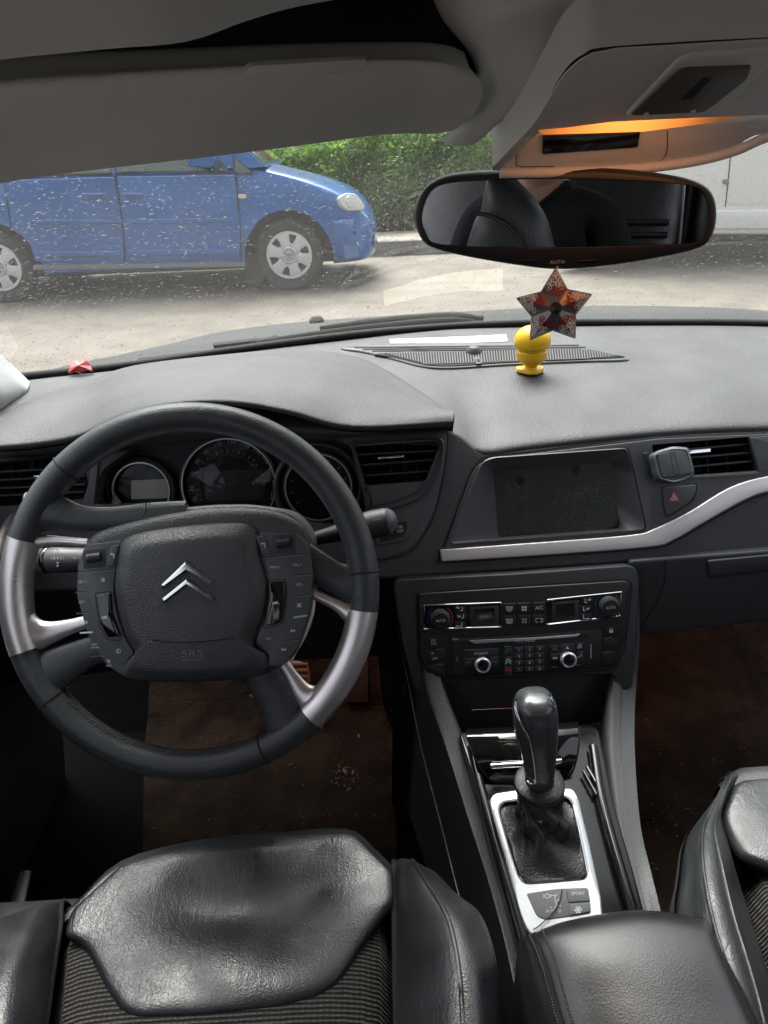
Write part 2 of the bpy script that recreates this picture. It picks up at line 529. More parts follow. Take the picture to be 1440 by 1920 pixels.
M['leather'] = mat('seat_leather', (0.018, 0.02, 0.023), 0.41, bump=[('grain', 640, 0.0003), ('crease', 120, 0.00009, (1, 0.45, 1)), ('crease', 42, 0.00016, (1, 0.22, 1)), ('noise', 45, 0.00035, (3.5, 0.7, 1)), ('noise', 12, 0.0016)], rvar=(22, 0.14), spec=0.8, coat=0.2, coat_r=0.4, var=(30, 0.3))
M['aleather'] = mat('armrest_leather', (0.016, 0.015, 0.015), 0.36, bump=[('grain', 750, 0.00012), ('noise', 14, 0.0012)], rvar=(12, 0.06), spec=0.8, coat=0.3, coat_r=0.35)
M['boot'] = mat('gaiter_leather', (0.012, 0.012, 0.013), 0.42, bump=[('grain', 520, 0.0004), ('noise', 60, 0.001)])
M['silver'] = mat('brushed_aluminium', (0.72, 0.67, 0.665), 0.32, 0.9, bump=[('noise', 260, 0.00015, (1, 6, 6))], rvar=(40, 0.06))
M['strip'] = mat('brushed_trim_strip', (0.74, 0.69, 0.69), 0.4, 0.55, bump=[('noise', 200, 0.00015, (0.6, 9, 9))])
M['plate'] = mat('satin_silver_plate', (0.52, 0.54, 0.57), 0.36, 0.5, rvar=(30, 0.06), var=(30, 0.05))
M['chrome'] = mat('chrome', (0.8, 0.8, 0.82), 0.08, 1.0)
M['print'] = mat('white_print', (0.62, 0.64, 0.66), 0.6)
M['gaugeprint'] = mat('gauge_print', (0.4, 0.41, 0.42), 0.6)
M['dimprint'] = mat('grey_print', (0.26, 0.27, 0.28), 0.6)
M['emboss'] = mat('lit_emboss_lettering', (0.13, 0.135, 0.14), 0.4)  # cover tone lightened to stand for light caught on the embossed edges
M['redp'] = mat('red_print', (0.45, 0.03, 0.03), 0.5)
M['bluep'] = mat('blue_print', (0.03, 0.07, 0.3), 0.5)
M['greenp'] = mat('green_print', (0.02, 0.2, 0.1), 0.5)
M['joint'] = mat('panel_joint', (0.003, 0.003, 0.003), 0.8)
M['thread'] = mat('grey_thread', (0.09, 0.09, 0.09), 0.7)
M['liner'] = mat('headliner_cloth', (0.7, 0.725, 0.755), 0.9, bump=[('noise', 900, 0.0005)], var=(5, 0.06))
M['linerdark'] = mat('shaded_recess_cloth', (0.012, 0.012, 0.013), 0.9)
M['overhead'] = mat('overhead_plastic', (0.66, 0.685, 0.72), 0.55, bump=[('grain', 800, 0.0003)])
M['overdark'] = mat('sensor_cover_plastic', (0.075, 0.072, 0.07), 0.55, bump=[('grain', 900, 0.0002)])
M['pillar'] = mat('pillar_trim_cloth', (0.55, 0.56, 0.56), 0.85, bump=[('noise', 900, 0.0003)])
M['carpet'] = mat('brown_black_carpet', (0.016, 0.0098, 0.006), 0.95, spec=0.12, bump=[('noise', 350, 0.004), ('noise', 40, 0.006)], var=(18, 0.6))
M['rubber'] = mat('black_rubber', (0.012, 0.012, 0.012), 0.7)
M['tyre'] = mat('tyre_rubber', (0.035, 0.035, 0.035), 0.8, bump=[('noise', 60, 0.002)], var=(20, 0.3))
M['yellow'] = mat('yellow_plastic', (0.86, 0.5, 0.008), 0.3, var=(40, 0.04))
M['paper'] = mat('cream_paper', (0.62, 0.57, 0.46), 0.8)
M['skin'] = mat('skin', (0.5, 0.29, 0.2), 0.5, bump=[('noise', 200, 0.0005)])
M['shirt'] = mat('black_jersey', (0.008, 0.008, 0.009), 0.85, bump=[('noise', 18, 0.012)])
M['hair'] = mat('dark_hair', (0.02, 0.014, 0.01), 0.5)
M['lcd'] = mat('lcd_grey', (0.36, 0.37, 0.31), 0.3)
M['lcddark'] = mat('dark_display', (0.014, 0.015, 0.016), 0.25)
M['blue'] = mat('blue_car_paint', (0.006, 0.105, 0.36), 0.32, coat=0.8, coat_r=0.08, var=(3, 0.1))
M['white'] = mat('white_car_paint', (0.8, 0.8, 0.78), 0.35, coat=0.8)
M['bonnet'] = mat('black_bonnet_paint', (0.006, 0.009, 0.009), 0.5, coat=0.05, coat_r=0.4, bump=[('noise', 300, 0.0004)])
M['hubcap'] = mat('wheel_trim_silver', (0.62, 0.62, 0.62), 0.4, 0.35)
M['lamp'] = mat('headlamp_lens', (0.62, 0.62, 0.58), 0.12, spec=0.7, coat=1)
M['amber'] = mat('indicator_lens', (0.7, 0.62, 0.5), 0.2)
M['wood'] = mat('grey_stone', (0.3, 0.28, 0.25), 0.9, bump=[('noise', 30, 0.02)], var=(5, 0.2))

def glass(name, tint, base=0.06, k=0.9, power=5.0, dust=0.0):
    m = bpy.data.materials.new(name); m.use_nodes = True; t = m.node_tree; L = t.links.new
    for n in list(t.nodes):
        if n.type == 'BSDF_PRINCIPLED': t.nodes.remove(n)
    out = [n for n in t.nodes if n.type == 'OUTPUT_MATERIAL'][0]
    tr = t.nodes.new('ShaderNodeBsdfTransparent'); tr.inputs[0].default_value = (*tint, 1)
    gl = t.nodes.new('ShaderNodeBsdfGlossy'); gl.inputs['Roughness'].default_value = 0.0
    lw = t.nodes.new('ShaderNodeLayerWeight'); lw.inputs['Blend'].default_value = 0.5
    pw = t.nodes.new('ShaderNodeMath'); pw.operation = 'POWER'; pw.inputs[1].default_value = power
    ma = t.nodes.new('ShaderNodeMath'); ma.operation = 'MULTIPLY_ADD'; ma.inputs[1].default_value = k; ma.inputs[2].default_value = base
    ma.use_clamp = True
    mx = t.nodes.new('ShaderNodeMixShader')
    L(lw.outputs['Facing'], pw.inputs[0]); L(pw.outputs[0], ma.inputs[0]); L(ma.outputs[0], mx.inputs[0])
    L(tr.outputs[0], mx.inputs[1]); L(gl.outputs[0], mx.inputs[2])
    if dust:
        df = t.nodes.new('ShaderNodeBsdfDiffuse'); df.inputs[0].default_value = (0.75, 0.72, 0.66, 1)
        tl = t.nodes.new('ShaderNodeBsdfTranslucent'); tl.inputs[0].default_value = (0.75, 0.72, 0.66, 1)
        m1 = t.nodes.new('ShaderNodeMixShader'); m2 = t.nodes.new('ShaderNodeMixShader'); m2.inputs[0].default_value = dust
        L(df.outputs[0], m1.inputs[1]); L(tl.outputs[0], m1.inputs[2]); L(mx.outputs[0], m2.inputs[1]); L(m1.outputs[0], m2.inputs[2]); L(m2.outputs[0], out.inputs['Surface'])
    else:
        L(mx.outputs[0], out.inputs['Surface'])
    return m
M['glass'] = glass('windscreen_glass', (0.88, 0.92, 0.9), dust=0.028)
M['sglass'] = glass('side_glass', (0.85, 0.9, 0.88))
M['lens'] = glass('gauge_lens', (0.9, 0.9, 0.9), 0.02, 0.35)
M['rail'] = mat('toplit_rail_plastic', (0.085, 0.088, 0.092), 0.5, bump=[('grain', 620, 0.0005)], var=(9, 0.1))  # console plastic in a lighter tone, standing for light on the upward face
m = bpy.data.materials.new('raindrop_water'); m.use_nodes = True
_b = m.node_tree.nodes['Principled BSDF']
_b.inputs['Transmission Weight'].default_value = 1.0; _b.inputs['Roughness'].default_value = 0.0; _b.inputs['IOR'].default_value = 1.33
_t = m.node_tree; _tl = _t.nodes.new('ShaderNodeBsdfTranslucent'); _tl.inputs[0].default_value = (0.24, 0.24, 0.235, 1)
_mx = _t.nodes.new('ShaderNodeMixShader'); _mx.inputs[0].default_value = 0.45      # dried-on dirt in the drops
_t.links.new(_b.outputs[0], _mx.inputs[1]); _t.links.new(_tl.outputs[0], _mx.inputs[2])
_t.links.new(_mx.outputs[0], [n for n in _t.nodes if n.type == 'OUTPUT_MATERIAL'][0].inputs['Surface'])
M['water'] = m
m = bpy.data.materials.new('mirror_silvering'); m.use_nodes = True
_b = m.node_tree.nodes['Principled BSDF']
_b.inputs['Base Color'].default_value = (0.78, 0.8, 0.82, 1); _b.inputs['Metallic'].default_value = 1.0; _b.inputs['Roughness'].default_value = 0.0
M['mirror'] = m

# ================================================================== OUTSIDE
def asphalt():
    m = mat('wet_asphalt', (0.16, 0.138, 0.113), 0.75, bump=[('noise', 60, 0.006), ('noise', 9, 0.01)], var=(3.0, 0.22), rvar=(1.2, 0.14), dust=(55, 0.3, (0.3, 0.27, 0.22)))
    return m
M['road'] = asphalt()
M['kerb'] = mat('kerb_stone', (0.22, 0.205, 0.18), 0.85, bump=[('noise', 30, 0.02)], var=(4, 0.3))
M['pave'] = mat('dusty_pavement', (0.31, 0.28, 0.235), 0.9, bump=[('noise', 25, 0.02)], var=(2.5, 0.25))
def leafmat(name, col, tr, var):
    m = mat(name, col, 0.5, var=var); t = m.node_tree; L = t.links.new
    b = t.nodes['Principled BSDF']; out = [n for n in t.nodes if n.type == 'OUTPUT_MATERIAL'][0]
    tl = t.nodes.new('ShaderNodeBsdfTranslucent'); tl.inputs[0].default_value = (*tr, 1)
    mx = t.nodes.new('ShaderNodeMixShader'); mx.inputs[0].default_value = 0.5
    L(b.outputs[0], mx.inputs[1]); L(tl.outputs[0], mx.inputs[2]); L(mx.outputs[0], out.inputs['Surface'])
    return m
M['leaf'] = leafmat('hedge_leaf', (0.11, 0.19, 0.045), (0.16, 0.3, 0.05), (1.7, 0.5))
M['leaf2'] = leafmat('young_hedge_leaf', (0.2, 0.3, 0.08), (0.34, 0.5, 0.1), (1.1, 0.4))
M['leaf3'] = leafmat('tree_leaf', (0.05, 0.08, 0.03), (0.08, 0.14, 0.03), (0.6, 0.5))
M['bark'] = mat('bark', (0.07, 0.055, 0.04), 0.9, bump=[('noise', 12, 0.02)])
M['brick'] = mat('orange_brick_render', (0.42, 0.2, 0.1), 0.9, var=(1.5, 0.25))
M['earth'] = mat('earth', (0.12, 0.1, 0.07), 0.95, var=(0.5, 0.3))
M['rooftile'] = mat('roof_tile', (0.2, 0.07, 0.045), 0.8, var=(2, 0.3))

def sheet(name, x0, x1, y0, y1, z, m, kind='structure'):
    o = mk(name, [V((x0, y0, z)), V((x1, y0, z)), V((x1, y1, z)), V((x0, y1, z))], [(0, 1, 2, 3)], m, None, 0)
    return tag(o, kind=kind)
sheet('ground', -160, 160, -160, 160, -0.03, M['earth'])
sheet('road', -150, 150, -12, 9.36, 0.0, M['road'])
kb = box('kerb', (0, 9.44, 0.075), 300, 0.16, 0.19, M['kerb'], None, 0.02); tag(kb, kind='structure')
pv = box('pavement', (0, 10.02, 0.06), 300, 0.994, 0.2, M['pave'], None, 0.005); tag(pv, kind='structure')

# ---- hedge ------------------------------------------------------------
def leaves(name, pts, size, mats, parent, jitter=1.0, up=0.25):
    vs = []; fs = []; mi = []
    for p in pts:
        a = V((random.gauss(0, 1), random.gauss(0, 1), random.gauss(0, 0.7))).normalized()
        n = V((random.gauss(0, 1), random.gauss(-0.5, 1), random.gauss(up, 1))).normalized()
        b = n.cross(a)
        if b.length < 1e-3: continue
        b.normalize(); s = size * random.uniform(0.6, 1.35)
        k = len(vs)
        vs += [p - a * s, p + b * s * 0.45, p + a * s, p - b * s * 0.45]
        fs.append((k, k + 1, k + 2, k + 3)); mi.append(random.choices(range(len(mats)), [3, 2, 1][:len(mats)])[0])
    return mk(name, vs, fs, mats, parent, 0, midx=mi)
hedge = thing('hedge', 'clipped leafy green hedge growing behind the kerb beyond the blue car', 'hedge', (0.5, 11.4, 0))
pts = []
def htop(x): return 1.32 + 0.1 * math.sin(x * 1.7) + 0.08 * math.sin(x * 4.3 + 1) + 0.05 * math.sin(x * 9.1)
for _ in range(52000):
    x = random.uniform(-5.0, 5.0)
    t = htop(x)
    z = random.uniform(0.1, 1.0) ** 0.75 * t
    lump = 0.10 * math.sin(x * 3.1 + z * 4) + 0.08 * math.sin(x * 7.7 - z * 6)
    y = 10.6 + lump + abs(random.gauss(0, 0.22)) + max(0, z - t + 0.25) * 0.5
    if random.random() < 0.25: y += random.uniform(0, 1.1); z = t + random.gauss(0, 0.06)
    pts.append(V((x, y, z + random.gauss(0, 0.03))))
o = leaves('foliage', pts, 0.04, [M['leaf'], M['leaf2']], hedge); o['kind'] = 'stuff'
br = []
for i in range(60):
    x = -5 + i * 0.17 + random.uniform(-0.05, 0.05)
    tube('stem', [(x, 11.1, 0), (x + random.gauss(0, 0.06), 11.0, 0.5), (x + random.gauss(0, 0.1), 10.95, 1.0)], [0.018, 0.013, 0.006], M['bark'], hedge, n=5)
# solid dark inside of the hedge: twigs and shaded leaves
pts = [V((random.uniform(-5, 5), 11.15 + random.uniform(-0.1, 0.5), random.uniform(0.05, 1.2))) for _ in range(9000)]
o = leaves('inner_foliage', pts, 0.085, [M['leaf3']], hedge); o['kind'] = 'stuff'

# ---- trees and house beyond the hedge ----------------------------------
def tree(x, y, h, r, label):
    t = thing('garden_tree', label, 'tree', (x, y, 0), 'trees beyond the hedge')
    tube('trunk', [(x, y, 0), (x + 0.1, y, h * 0.4), (x, y + 0.1, h * 0.75)], [0.16, 0.11, 0.05], M['bark'], t, n=8)
    for k in range(5):
        a = k * 1.3
        tube('limb', [(x + 0.05, y, h * (0.35 + 0.06 * k)), (x + math.cos(a) * r * 0.5, y + math.sin(a) * r * 0.5, h * (0.55 + 0.06 * k))], [0.06, 0.02], M['bark'], t, n=5)
    ps = []
    cl = [V((x + random.gauss(0, r * 0.5), y + random.gauss(0, r * 0.5), h * 0.65 + random.gauss(0, h * 0.16))) for _ in range(22)]
    for _ in range(4200):
        c = random.choice(cl); ps.append(c + V((random.gauss(0, 1), random.gauss(0, 1), random.gauss(0, 0.8))) * r * 0.2)
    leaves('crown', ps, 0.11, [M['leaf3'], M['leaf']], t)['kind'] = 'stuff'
tree(0.6, 14.6, 4.2, 1.5, 'leafy green garden tree behind the hedge, nearest the mirror')
tree(-3.6, 15.2, 4.8, 1.7, 'broad dark garden tree behind the blue car')
tree(3.6, 15.0, 5.2, 1.8, 'tall garden tree behind the white van')
hs_ = thing('brick_house', 'orange brick house glimpsed over the hedge top', 'house', (-1.0, 19.5, 0))
box('wall', (-1.0, 20.5, 1.6), 9, 2, 3.2, M['brick'], hs_)
fr = Frame(V((-1, 19.5, 0)), V((1, 0, 0)), V((0, 0, 1)))
for wx in (-3.2, -1.2, 0.8, 2.8):
    wd = slab2('window', [(wx - 0.5, 1.0), (wx + 0.5, 1.0), (wx + 0.5, 2.3), (wx - 0.5, 2.3)], fr, -0.02, 0.05, 0.005, M['white'], hs_)
    slab2('pane', [(wx - 0.4, 1.1), (wx + 0.4, 1.1), (wx + 0.4, 2.2), (wx - 0.4, 2.2)], fr, 0.0, 0.055, 0.0, M['gloss'], wd)
rf = mk('roof', [V((-5.8, 19.2, 3.1)), V((3.8, 19.2, 3.1)), V((3.8, 22, 3.1)), V((-5.8, 22, 3.1)), V((-5.4, 20.6, 4.6)), V((3.4, 20.6, 4.6))],
        [(0, 1, 5, 4), (1, 2, 5), (2, 3, 4, 5), (3, 0, 4), (3, 2, 1, 0)], M['rooftile'], hs_, 0)

# ---- blue car ----------------------------------------------------------
BF = Frame(V((0, 7.22, 0)), V((1, 0, 0)), V((0, 0, 1)))
YB = 7.22; WID = 1.78
def B(px, py, h=0.0):
    a, b = BF.px(px, py, h); return a, b
bc = thing('blue_car', 'blue family car parked across the road with silver wheel trims', 'car', (B(270, 500)[0], YB + 0.9, 0))
bx = lambda px: B(px, 400)[0]
# stations: x, sill height, widest inset, fender/belt height, centre height, corner inset
ST = [(bx(-215), 0.45, 0.30, 0.80, 0.85, 0.40), (bx(-205), 0.36, 0.16, 0.98, 1.0, 0.2), (bx(-150), 0.30, 0.03, 1.06, 1.08, 0.08), (bx(0), 0.24, 0.0, 1.07, 1.09, 0.05),
      (bx(200), 0.235, 0.0, 1.06, 1.09, 0.05), (bx(400), 0.235, 0.0, 1.055, 1.09, 0.05), (bx(475), 0.235, 0.0, 1.055, 1.10, 0.05), (bx(530), 0.235, 0.0, 1.01, 1.04, 0.08),
      (bx(590), 0.235, 0.0, 0.925, 0.965, 0.10), (bx(630), 0.235, 0.015, 0.85, 0.90, 0.13), (bx(662), 0.24, 0.06, 0.76, 0.83, 0.20), (bx(686), 0.25, 0.15, 0.67, 0.735, 0.33),
      (bx(700), 0.28, 0.30, 0.58, 0.63, 0.48), (bx(708), 0.32, 0.5, 0.50, 0.54, 0.62)]
rows = []
for x, zs, ins, zb, zc, cor in ST:
    sec = [(0.30 + ins, zs - 0.03), (ins + 0.04, zs), (ins + 0.012, zs + 0.10), (ins, min(0.52, zs + 0.6 * (zb - zs))), (ins + 0.01, zs + 0.8 * (zb - zs)), (ins + 0.03, zb - 0.03), (max(cor, ins + 0.05), zb), (max(cor, ins) * 0.6 + 0.32, zc - 0.015 if zc > zb else zc), (WID / 2, zc)]
    full = [V((x, YB + i, z)) for i, z in sec] + [V((x, YB + WID - i, z)) for i, z in reversed(sec[:-1])]
    rows.append(full)
g = refine(rows, 3, 4)
nr, nc = len(g), len(g[0])
vs = [p for r in g for p in r]; fs = []
for i in range(nr - 1):
    for j in range(nc):
        k = (j + 1) % nc
        fs.append((i * nc + j, i * nc + k, (i + 1) * nc + k, (i + 1) * nc + j))
fs.append(tuple(range(nc))); fs.append(tuple((nr - 1) * nc + j for j in reversed(range(nc))))
body = fixn(mk('body', vs, fs, [M['blue'], M['black']], bc, 40))
WC = [(542, 478), (-7, 499)]
cutters = []
for px, py in WC:
    a, b = B(px, py)
    fr = Frame(V((a, YB, 0.318)), V((1, 0, 0)), V((0, 0, 1)))
    for sgn in (0, 1):
        fr2 = Frame(V((a, YB + (WID if sgn else 0), 0.30)), V((1, 0, 0)), V((0, 0, 1)))
        c = lathe('cutter', [(0.412, -0.36), (0.412, 0.36)], fr2, 0, 0, [M['blue'], M['black']], None, n=48)
        for p in c.data.polygons: p.material_index = 1
        cutters.append(c)
cut(body, cutters)
body.parent = bc
# greenhouse
gh = []
for zz, y0, pts in ((1.07, 0.03, None), (1.45, 0.13, None), (1.72, 0.24, None)):
    xs = {1.07: (bx(-200), bx(-60), bx(210), bx(400), bx(505)), 1.45: (bx(-190), bx(-60), bx(210), bx(330), bx(415)), 1.72: (bx(-150), bx(-60), bx(180), bx(260), bx(320))}[zz]
    gh.append((zz, y0, xs))
vs = []; fs = []
for zz, y0, xs in gh:
    vs += [V((x, YB + y0, zz)) for x in xs] + [V((x, YB + WID - y0, zz)) for x in reversed(xs)]
n = 10
for k in range(2):
    for i in range(n):
        fs.append((k * n + i, k * n + (i + 1) % n, (k + 1) * n + (i + 1) % n, (k + 1) * n + i))
fs.append(tuple(range(2 * n, 3 * n)))
fixn(mk('roof', vs, fs, M['blue'], bc, 30))
def gf(z): return 0.03 + (z - 1.07) / 0.38 * 0.10
gfr = frame3(V((0, YB + 0.022, 1.07)), V((1, YB + 0.022, 1.07)), V((0, YB + 0.122, 1.45)))
M['cabin'] = mat('car_window_glass', (0.07, 0.10, 0.08), 0.08, spec=0.6, coat=1.0, coat_r=0.02)
M['seal'] = mat('window_seal', (0.05, 0.05, 0.05), 0.5)
for lab, ol in (('front', [(216, 324), (432, 323), (402, 285), (360, 215), (216, 205)]), ('rear', [(-40, 330), (204, 326), (204, 208), (-40, 215)])):
    wq = slab('window', rr(ol, 6), gfr, -0.01, 0.004, 0.002, M['seal'], bc)
    slab('pane', rr([(x + (4 if x < 300 else -5), y - 3 if y > 290 else y + 3) for x, y in ol], 6), gfr, 0, 0.007, 0.0, M['cabin'], wq)
wq = slab('window', rr([(438, 325), (477, 327), (458, 308), (436, 288)], 4), gfr, -0.01, 0.005, 0.002, M['seal'], bc)
slab('pane', rr([(441, 322), (470, 324), (455, 309), (440, 294)], 4), gfr, 0, 0.008, 0.0, M['cabin'], wq)
wsf = frame3(V((bx(505), YB + 0.2, 1.08)), V((bx(505), YB + 1.5, 1.08)), V((bx(415), YB + 0.3, 1.45)))
slab2('windscreen', [(-0.1, 0.03), (1.5, 0.03), (1.35, 0.55), (0.1, 0.55)], wsf, -0.01, 0.012, 0.004, M['cabin'], bc)
# doors, trims, handles
def onbody(name, ol, h0, h1, bev, m, parent, r=4):
    return slab(name, rr(ol, r), BF, h0, h1, bev, m, parent)
d1 = onbody('door', [(219, 331), (440, 329), (449, 470), (446, 487), (237, 490), (231, 420)], -0.05, 0.006, 0.006, M['blue'], bc)
d2 = onbody('door', [(12, 338), (214, 332), (227, 420), (233, 490), (66, 491), (54, 450), (22, 425)], -0.05, 0.006, 0.006, M['blue'], bc)
for d, (x0, x1) in ((d1, (226, 267)), (d2, (154, 195))):
    onbody('handle_cup', [(x0 + 8, 366), (x1 - 6, 366), (x1 - 10, 378), (x0 + 12, 378)], 0, 0.0075, 0.001, M['blue'], d, 5)
    onbody('handle', [(x0, 362), (x1, 362), (x1, 369), (x0, 369)], 0.004, 0.045, 0.012, M['blue'], d, 4)
onbody('rubbing_strip', [(237, 411), (437, 409), (437, 418), (237, 420)], 0, 0.022, 0.008, M['blue'], d1, 3)
onbody('rubbing_strip', [(58, 413), (230, 411), (230, 420), (58, 421)], 0, 0.022, 0.008, M['blue'], d2, 3)
onbody('lower_ridge', [(237, 469), (430, 467), (428, 477), (240, 480)], 0, 0.035, 0.016, M['blue'], d1, 3)
onbody('lower_ridge', [(80, 472), (231, 470), (232, 480), (84, 482)], 0, 0.035, 0.016, M['blue'], d2, 3)
M['sillgrey'] = mat('sill_grey', (0.2, 0.2, 0.2), 0.6)
onbody('sill', [(62, 497), (458, 492), (458, 500), (62, 506)], -0.1, 0.0, 0.004, M['sillgrey'], bc, 1)
seam('door_joint', [(217, 329), (230, 420), (235, 490)], BF, 0.008, 2.2, M['joint'], bc)
seam('door_joint', [(442, 328), (450, 420), (452, 490)], BF, 0.006, 2.2, M['joint'], bc)
seam('door_joint', [(8, 340), (20, 425)], BF, 0.004, 1.6, M['joint'], bc)
onbody('side_lamp', [(446, 364), (462, 364), (462, 372), (446, 372)], 0, 0.012, 0.004, M['amber'], bc, 4)
# door mirror
mf = Frame(V((bx(396), YB - 0.16, 1.14)), V((1, 0, 0)), V((0, 0, 1)))
dm = slab2('door_mirror', rr([(-0.11, -0.04), (0.10, -0.06), (0.14, 0.0), (0.09, 0.09), (-0.09, 0.10)], 0.04), mf, -0.09, 0.06, 0.035, M['blue'], bc)
tube('mirror_arm', [mf.w(0.02, -0.03, 0), mf.w(0.05, -0.075, -0.16)], 0.025, M['black'], dm)
# headlamp, bumper, grille
hf = frame3(V((bx(634), YB + 0.0, 0.8)), V((bx(684), YB + 0.16, 0.8)), V((bx(634), YB + 0.05, 1.0)))
hl = slab('headlamp', rr([(634, 370), (650, 361), (668, 363), (685, 386), (682, 394), (652, 395), (640, 385)], 6), hf, -0.06, 0.012, 0.01, M['lamp'], bc)
lathe('reflector', [(0.055, 0.0125), (0.05, 0.02), (0.0, 0.024)], hf, *hf.px(656, 379), M['hubcap'], hl, n=20)
bpf = frame3(V((bx(655), YB + 0.02, 0.4)), V((bx(700), YB + 0.30, 0.4)), V((bx(655), YB + 0.03, 0.7)))
bp = slab('bumper', rr([(640, 412), (700, 408), (704, 440), (703, 462), (668, 484), (648, 486)], 8), bpf, -0.1, 0.004, 0.01, M['blue'], bc)
slab('intake', rr([(668, 446), (702, 440), (702, 460), (672, 474)], 4), bpf, 0, 0.009, 0.003, M['black'], bp)
slab('fog_lamp', circ(676, 456, 6, 16), bpf, 0, 0.014, 0.004, M['lamp'], bp)
slab('lower_lip', rr([(664, 422), (703, 418), (703, 424), (664, 428)], 2), bpf, 0, 0.014, 0.003, M['blue'], bp)
slab('badge_bar', rr([(664, 434), (703, 429), (703, 435), (664, 440)], 2), bpf, 0, 0.012, 0.003, M['black'], bp)
tube('mudflap', [(bx(465), YB + 0.08, 0.33), (bx(463), YB + 0.08, 0.22), (bx(461), YB + 0.07, 0.09)], 0.03, M['rubber'], bc, sq=(0.4, 3))
box('underbody', (B(270, 500)[0], YB + 0.9, 0.24), 2.3, 1.3, 0.1, M['black'], bc)
def road_wheel(px, py, parent, far=False, rim=True):
    a, b = B(px, py)
    y = YB + (WID - 0.04 if far else 0.02)
    fr = Frame(V((a, y, 0.318)), V((-1 if far else 1, 0, 0)), V((0, 0, 1)))
    w_ = lathe('wheel', [(0.20, -0.19), (0.29, -0.20), (0.314, -0.17), (0.318, -0.09), (0.312, -0.02), (0.29, 0.0), (0.262, -0.002), (0.235, -0.006), (0.212, -0.012), (0.205, -0.03)], fr, 0, 0, M['tyre'], parent, n=56)
    if far: return
    lathe('rim_well', [(0.206, -0.06), (0.20, -0.05)], fr, 0, 0, M['black'], w_, n=40)
    lathe('rim', [(0.209, -0.045), (0.213, -0.012), (0.208, -0.004), (0.186, -0.006), (0.183, -0.045)], fr, 0, 0, M['hubcap'], w_, n=56, cap=False)
    for k in range(6):
        t = math.pi / 2 + k * math.pi / 3 + 0.26; c, s = math.cos(t), math.sin(t)
        q = [(0.05, -0.058), (0.12, -0.045), (0.187, -0.062), (0.187, 0.062), (0.12, 0.045), (0.05, 0.058)]
        slab2('spoke', [(x * c - yy * s, x * s + yy * c) for x, yy in q], fr, -0.05, -0.004, 0.008, M['hubcap'], w_)
    lathe('centre_cap', [(0.078, -0.03), (0.076, 0.0), (0.066, 0.008), (0.058, 0.004), (0.0, 0.008)], fr, 0, 0, M['hubcap'], w_, n=32)
    em = []
    ring = [(0.0, 0.0)]
    for q in (line(-0.6, 0.62, -0.22, -0.1, 0.16), line(-0.22, -0.1, 0.0, 0.36, 0.16), line(0.0, 0.36, 0.22, -0.1, 0.16), line(0.22, -0.1, 0.6, 0.62, 0.16),
              line(-0.78, 0.3, -0.3, -0.8, 0.16), line(-0.3, -0.8, 0.0, -0.1, 0.16), line(0.0, -0.1, 0.3, -0.8, 0.16), line(0.3, -0.8, 0.78, 0.3, 0.16)):
        em.append(q)
    vs = []; fs = []
    for q in em:
        k = len(vs); vs += [fr.w(x * 0.05, y * 0.05, 0.0095) for x, y in q]; fs.append(tuple(range(k, k + len(q))))
    for k2 in range(24):
        t0, t1 = 2 * math.pi * k2 / 24, 2 * math.pi * (k2 + 1) / 24; k = len(vs)
        vs += [fr.w(0.056 * math.cos(t0), 0.056 * math.sin(t0), 0.0095), fr.w(0.056 * math.cos(t1), 0.056 * math.sin(t1), 0.0095), fr.w(0.049 * math.cos(t1), 0.049 * math.sin(t1), 0.0095), fr.w(0.049 * math.cos(t0), 0.049 * math.sin(t0), 0.0095)]
        fs.append((k, k + 1, k + 2, k + 3))
    mk('emblem', vs, fs, M['sillgrey'], w_, 0)
for px, py in WC:
    road_wheel(px, py, bc); road_wheel(px, py, bc, True)

# ---- white van on the right --------------------------------------------
WF = Frame(V((0, 7.55, 0)), V((1, 0, 0)), V((0, 0, 1)))
wv = thing('white_van', 'white van parked broadside across the road behind the mirror', 'van', (WF.px(1500, 450)[0], 8.4, 0))
def onvan(name, ol, h0, h1, bev, m, parent, r=6, **k): return slab(name, rr(ol, r), WF, h0, h1, bev, m, parent, **k)
vb = onvan('body', [(1125, 440), (1105, 420), (1110, 350), (1150, 290), (1215, 250), (1310, 60), (2300, 20), (2300, 440)], -1.85, 0.0, 0.05, M['white'], wv, 14)
onvan('lower_cladding', [(1196, 396), (2290, 388), (2290, 428), (1196, 430)], -0.02, 0.025, 0.012, M['white'], wv)
onvan('door', [(1368, 330), (1362, 384), (1990, 382), (1990, 110), (1385, 120)], -0.02, 0.006, 0.004, M['white'], wv, 10)
onvan('window', [(1250, 235), (1330, 95), (1660, 85), (1660, 235)], -0.02, 0.006, 0.004, M['cabin'], wv, 10)
seam('door_joint', [(1385, 130), (1366, 330), (1360, 388)], WF, 0.003, 2.0, M['joint'], wv)
onvan('handle', [(1356, 337), (1367, 336), (1368, 345), (1358, 346)], 0, 0.02, 0.004, M['sillgrey'], wv, 2)
onvan('underbody', [(1150, 428), (2250, 424), (2250, 447), (1150, 449)], -1.75, -0.04, 0.01, M['black'], wv, 2)
for px in (1110, 1950):
    a = WF.px(px, 470)[0]
    fr = Frame(V((a, 7.6, 0.318)), V((1, 0, 0)), V((0, 0, 1)))
    w_ = lathe('wheel', [(0.20, -0.19), (0.29, -0.20), (0.318, -0.1), (0.29, 0.0), (0.21, -0.012), (0.205, -0.03)], fr, 0, 0, M['tyre'], wv, n=40)
    lathe('rim', [(0.209, -0.03), (0.2, -0.01), (0.1, -0.02), (0.0, 0.0)], fr, 0, 0, M['hubcap'], w_, n=40)

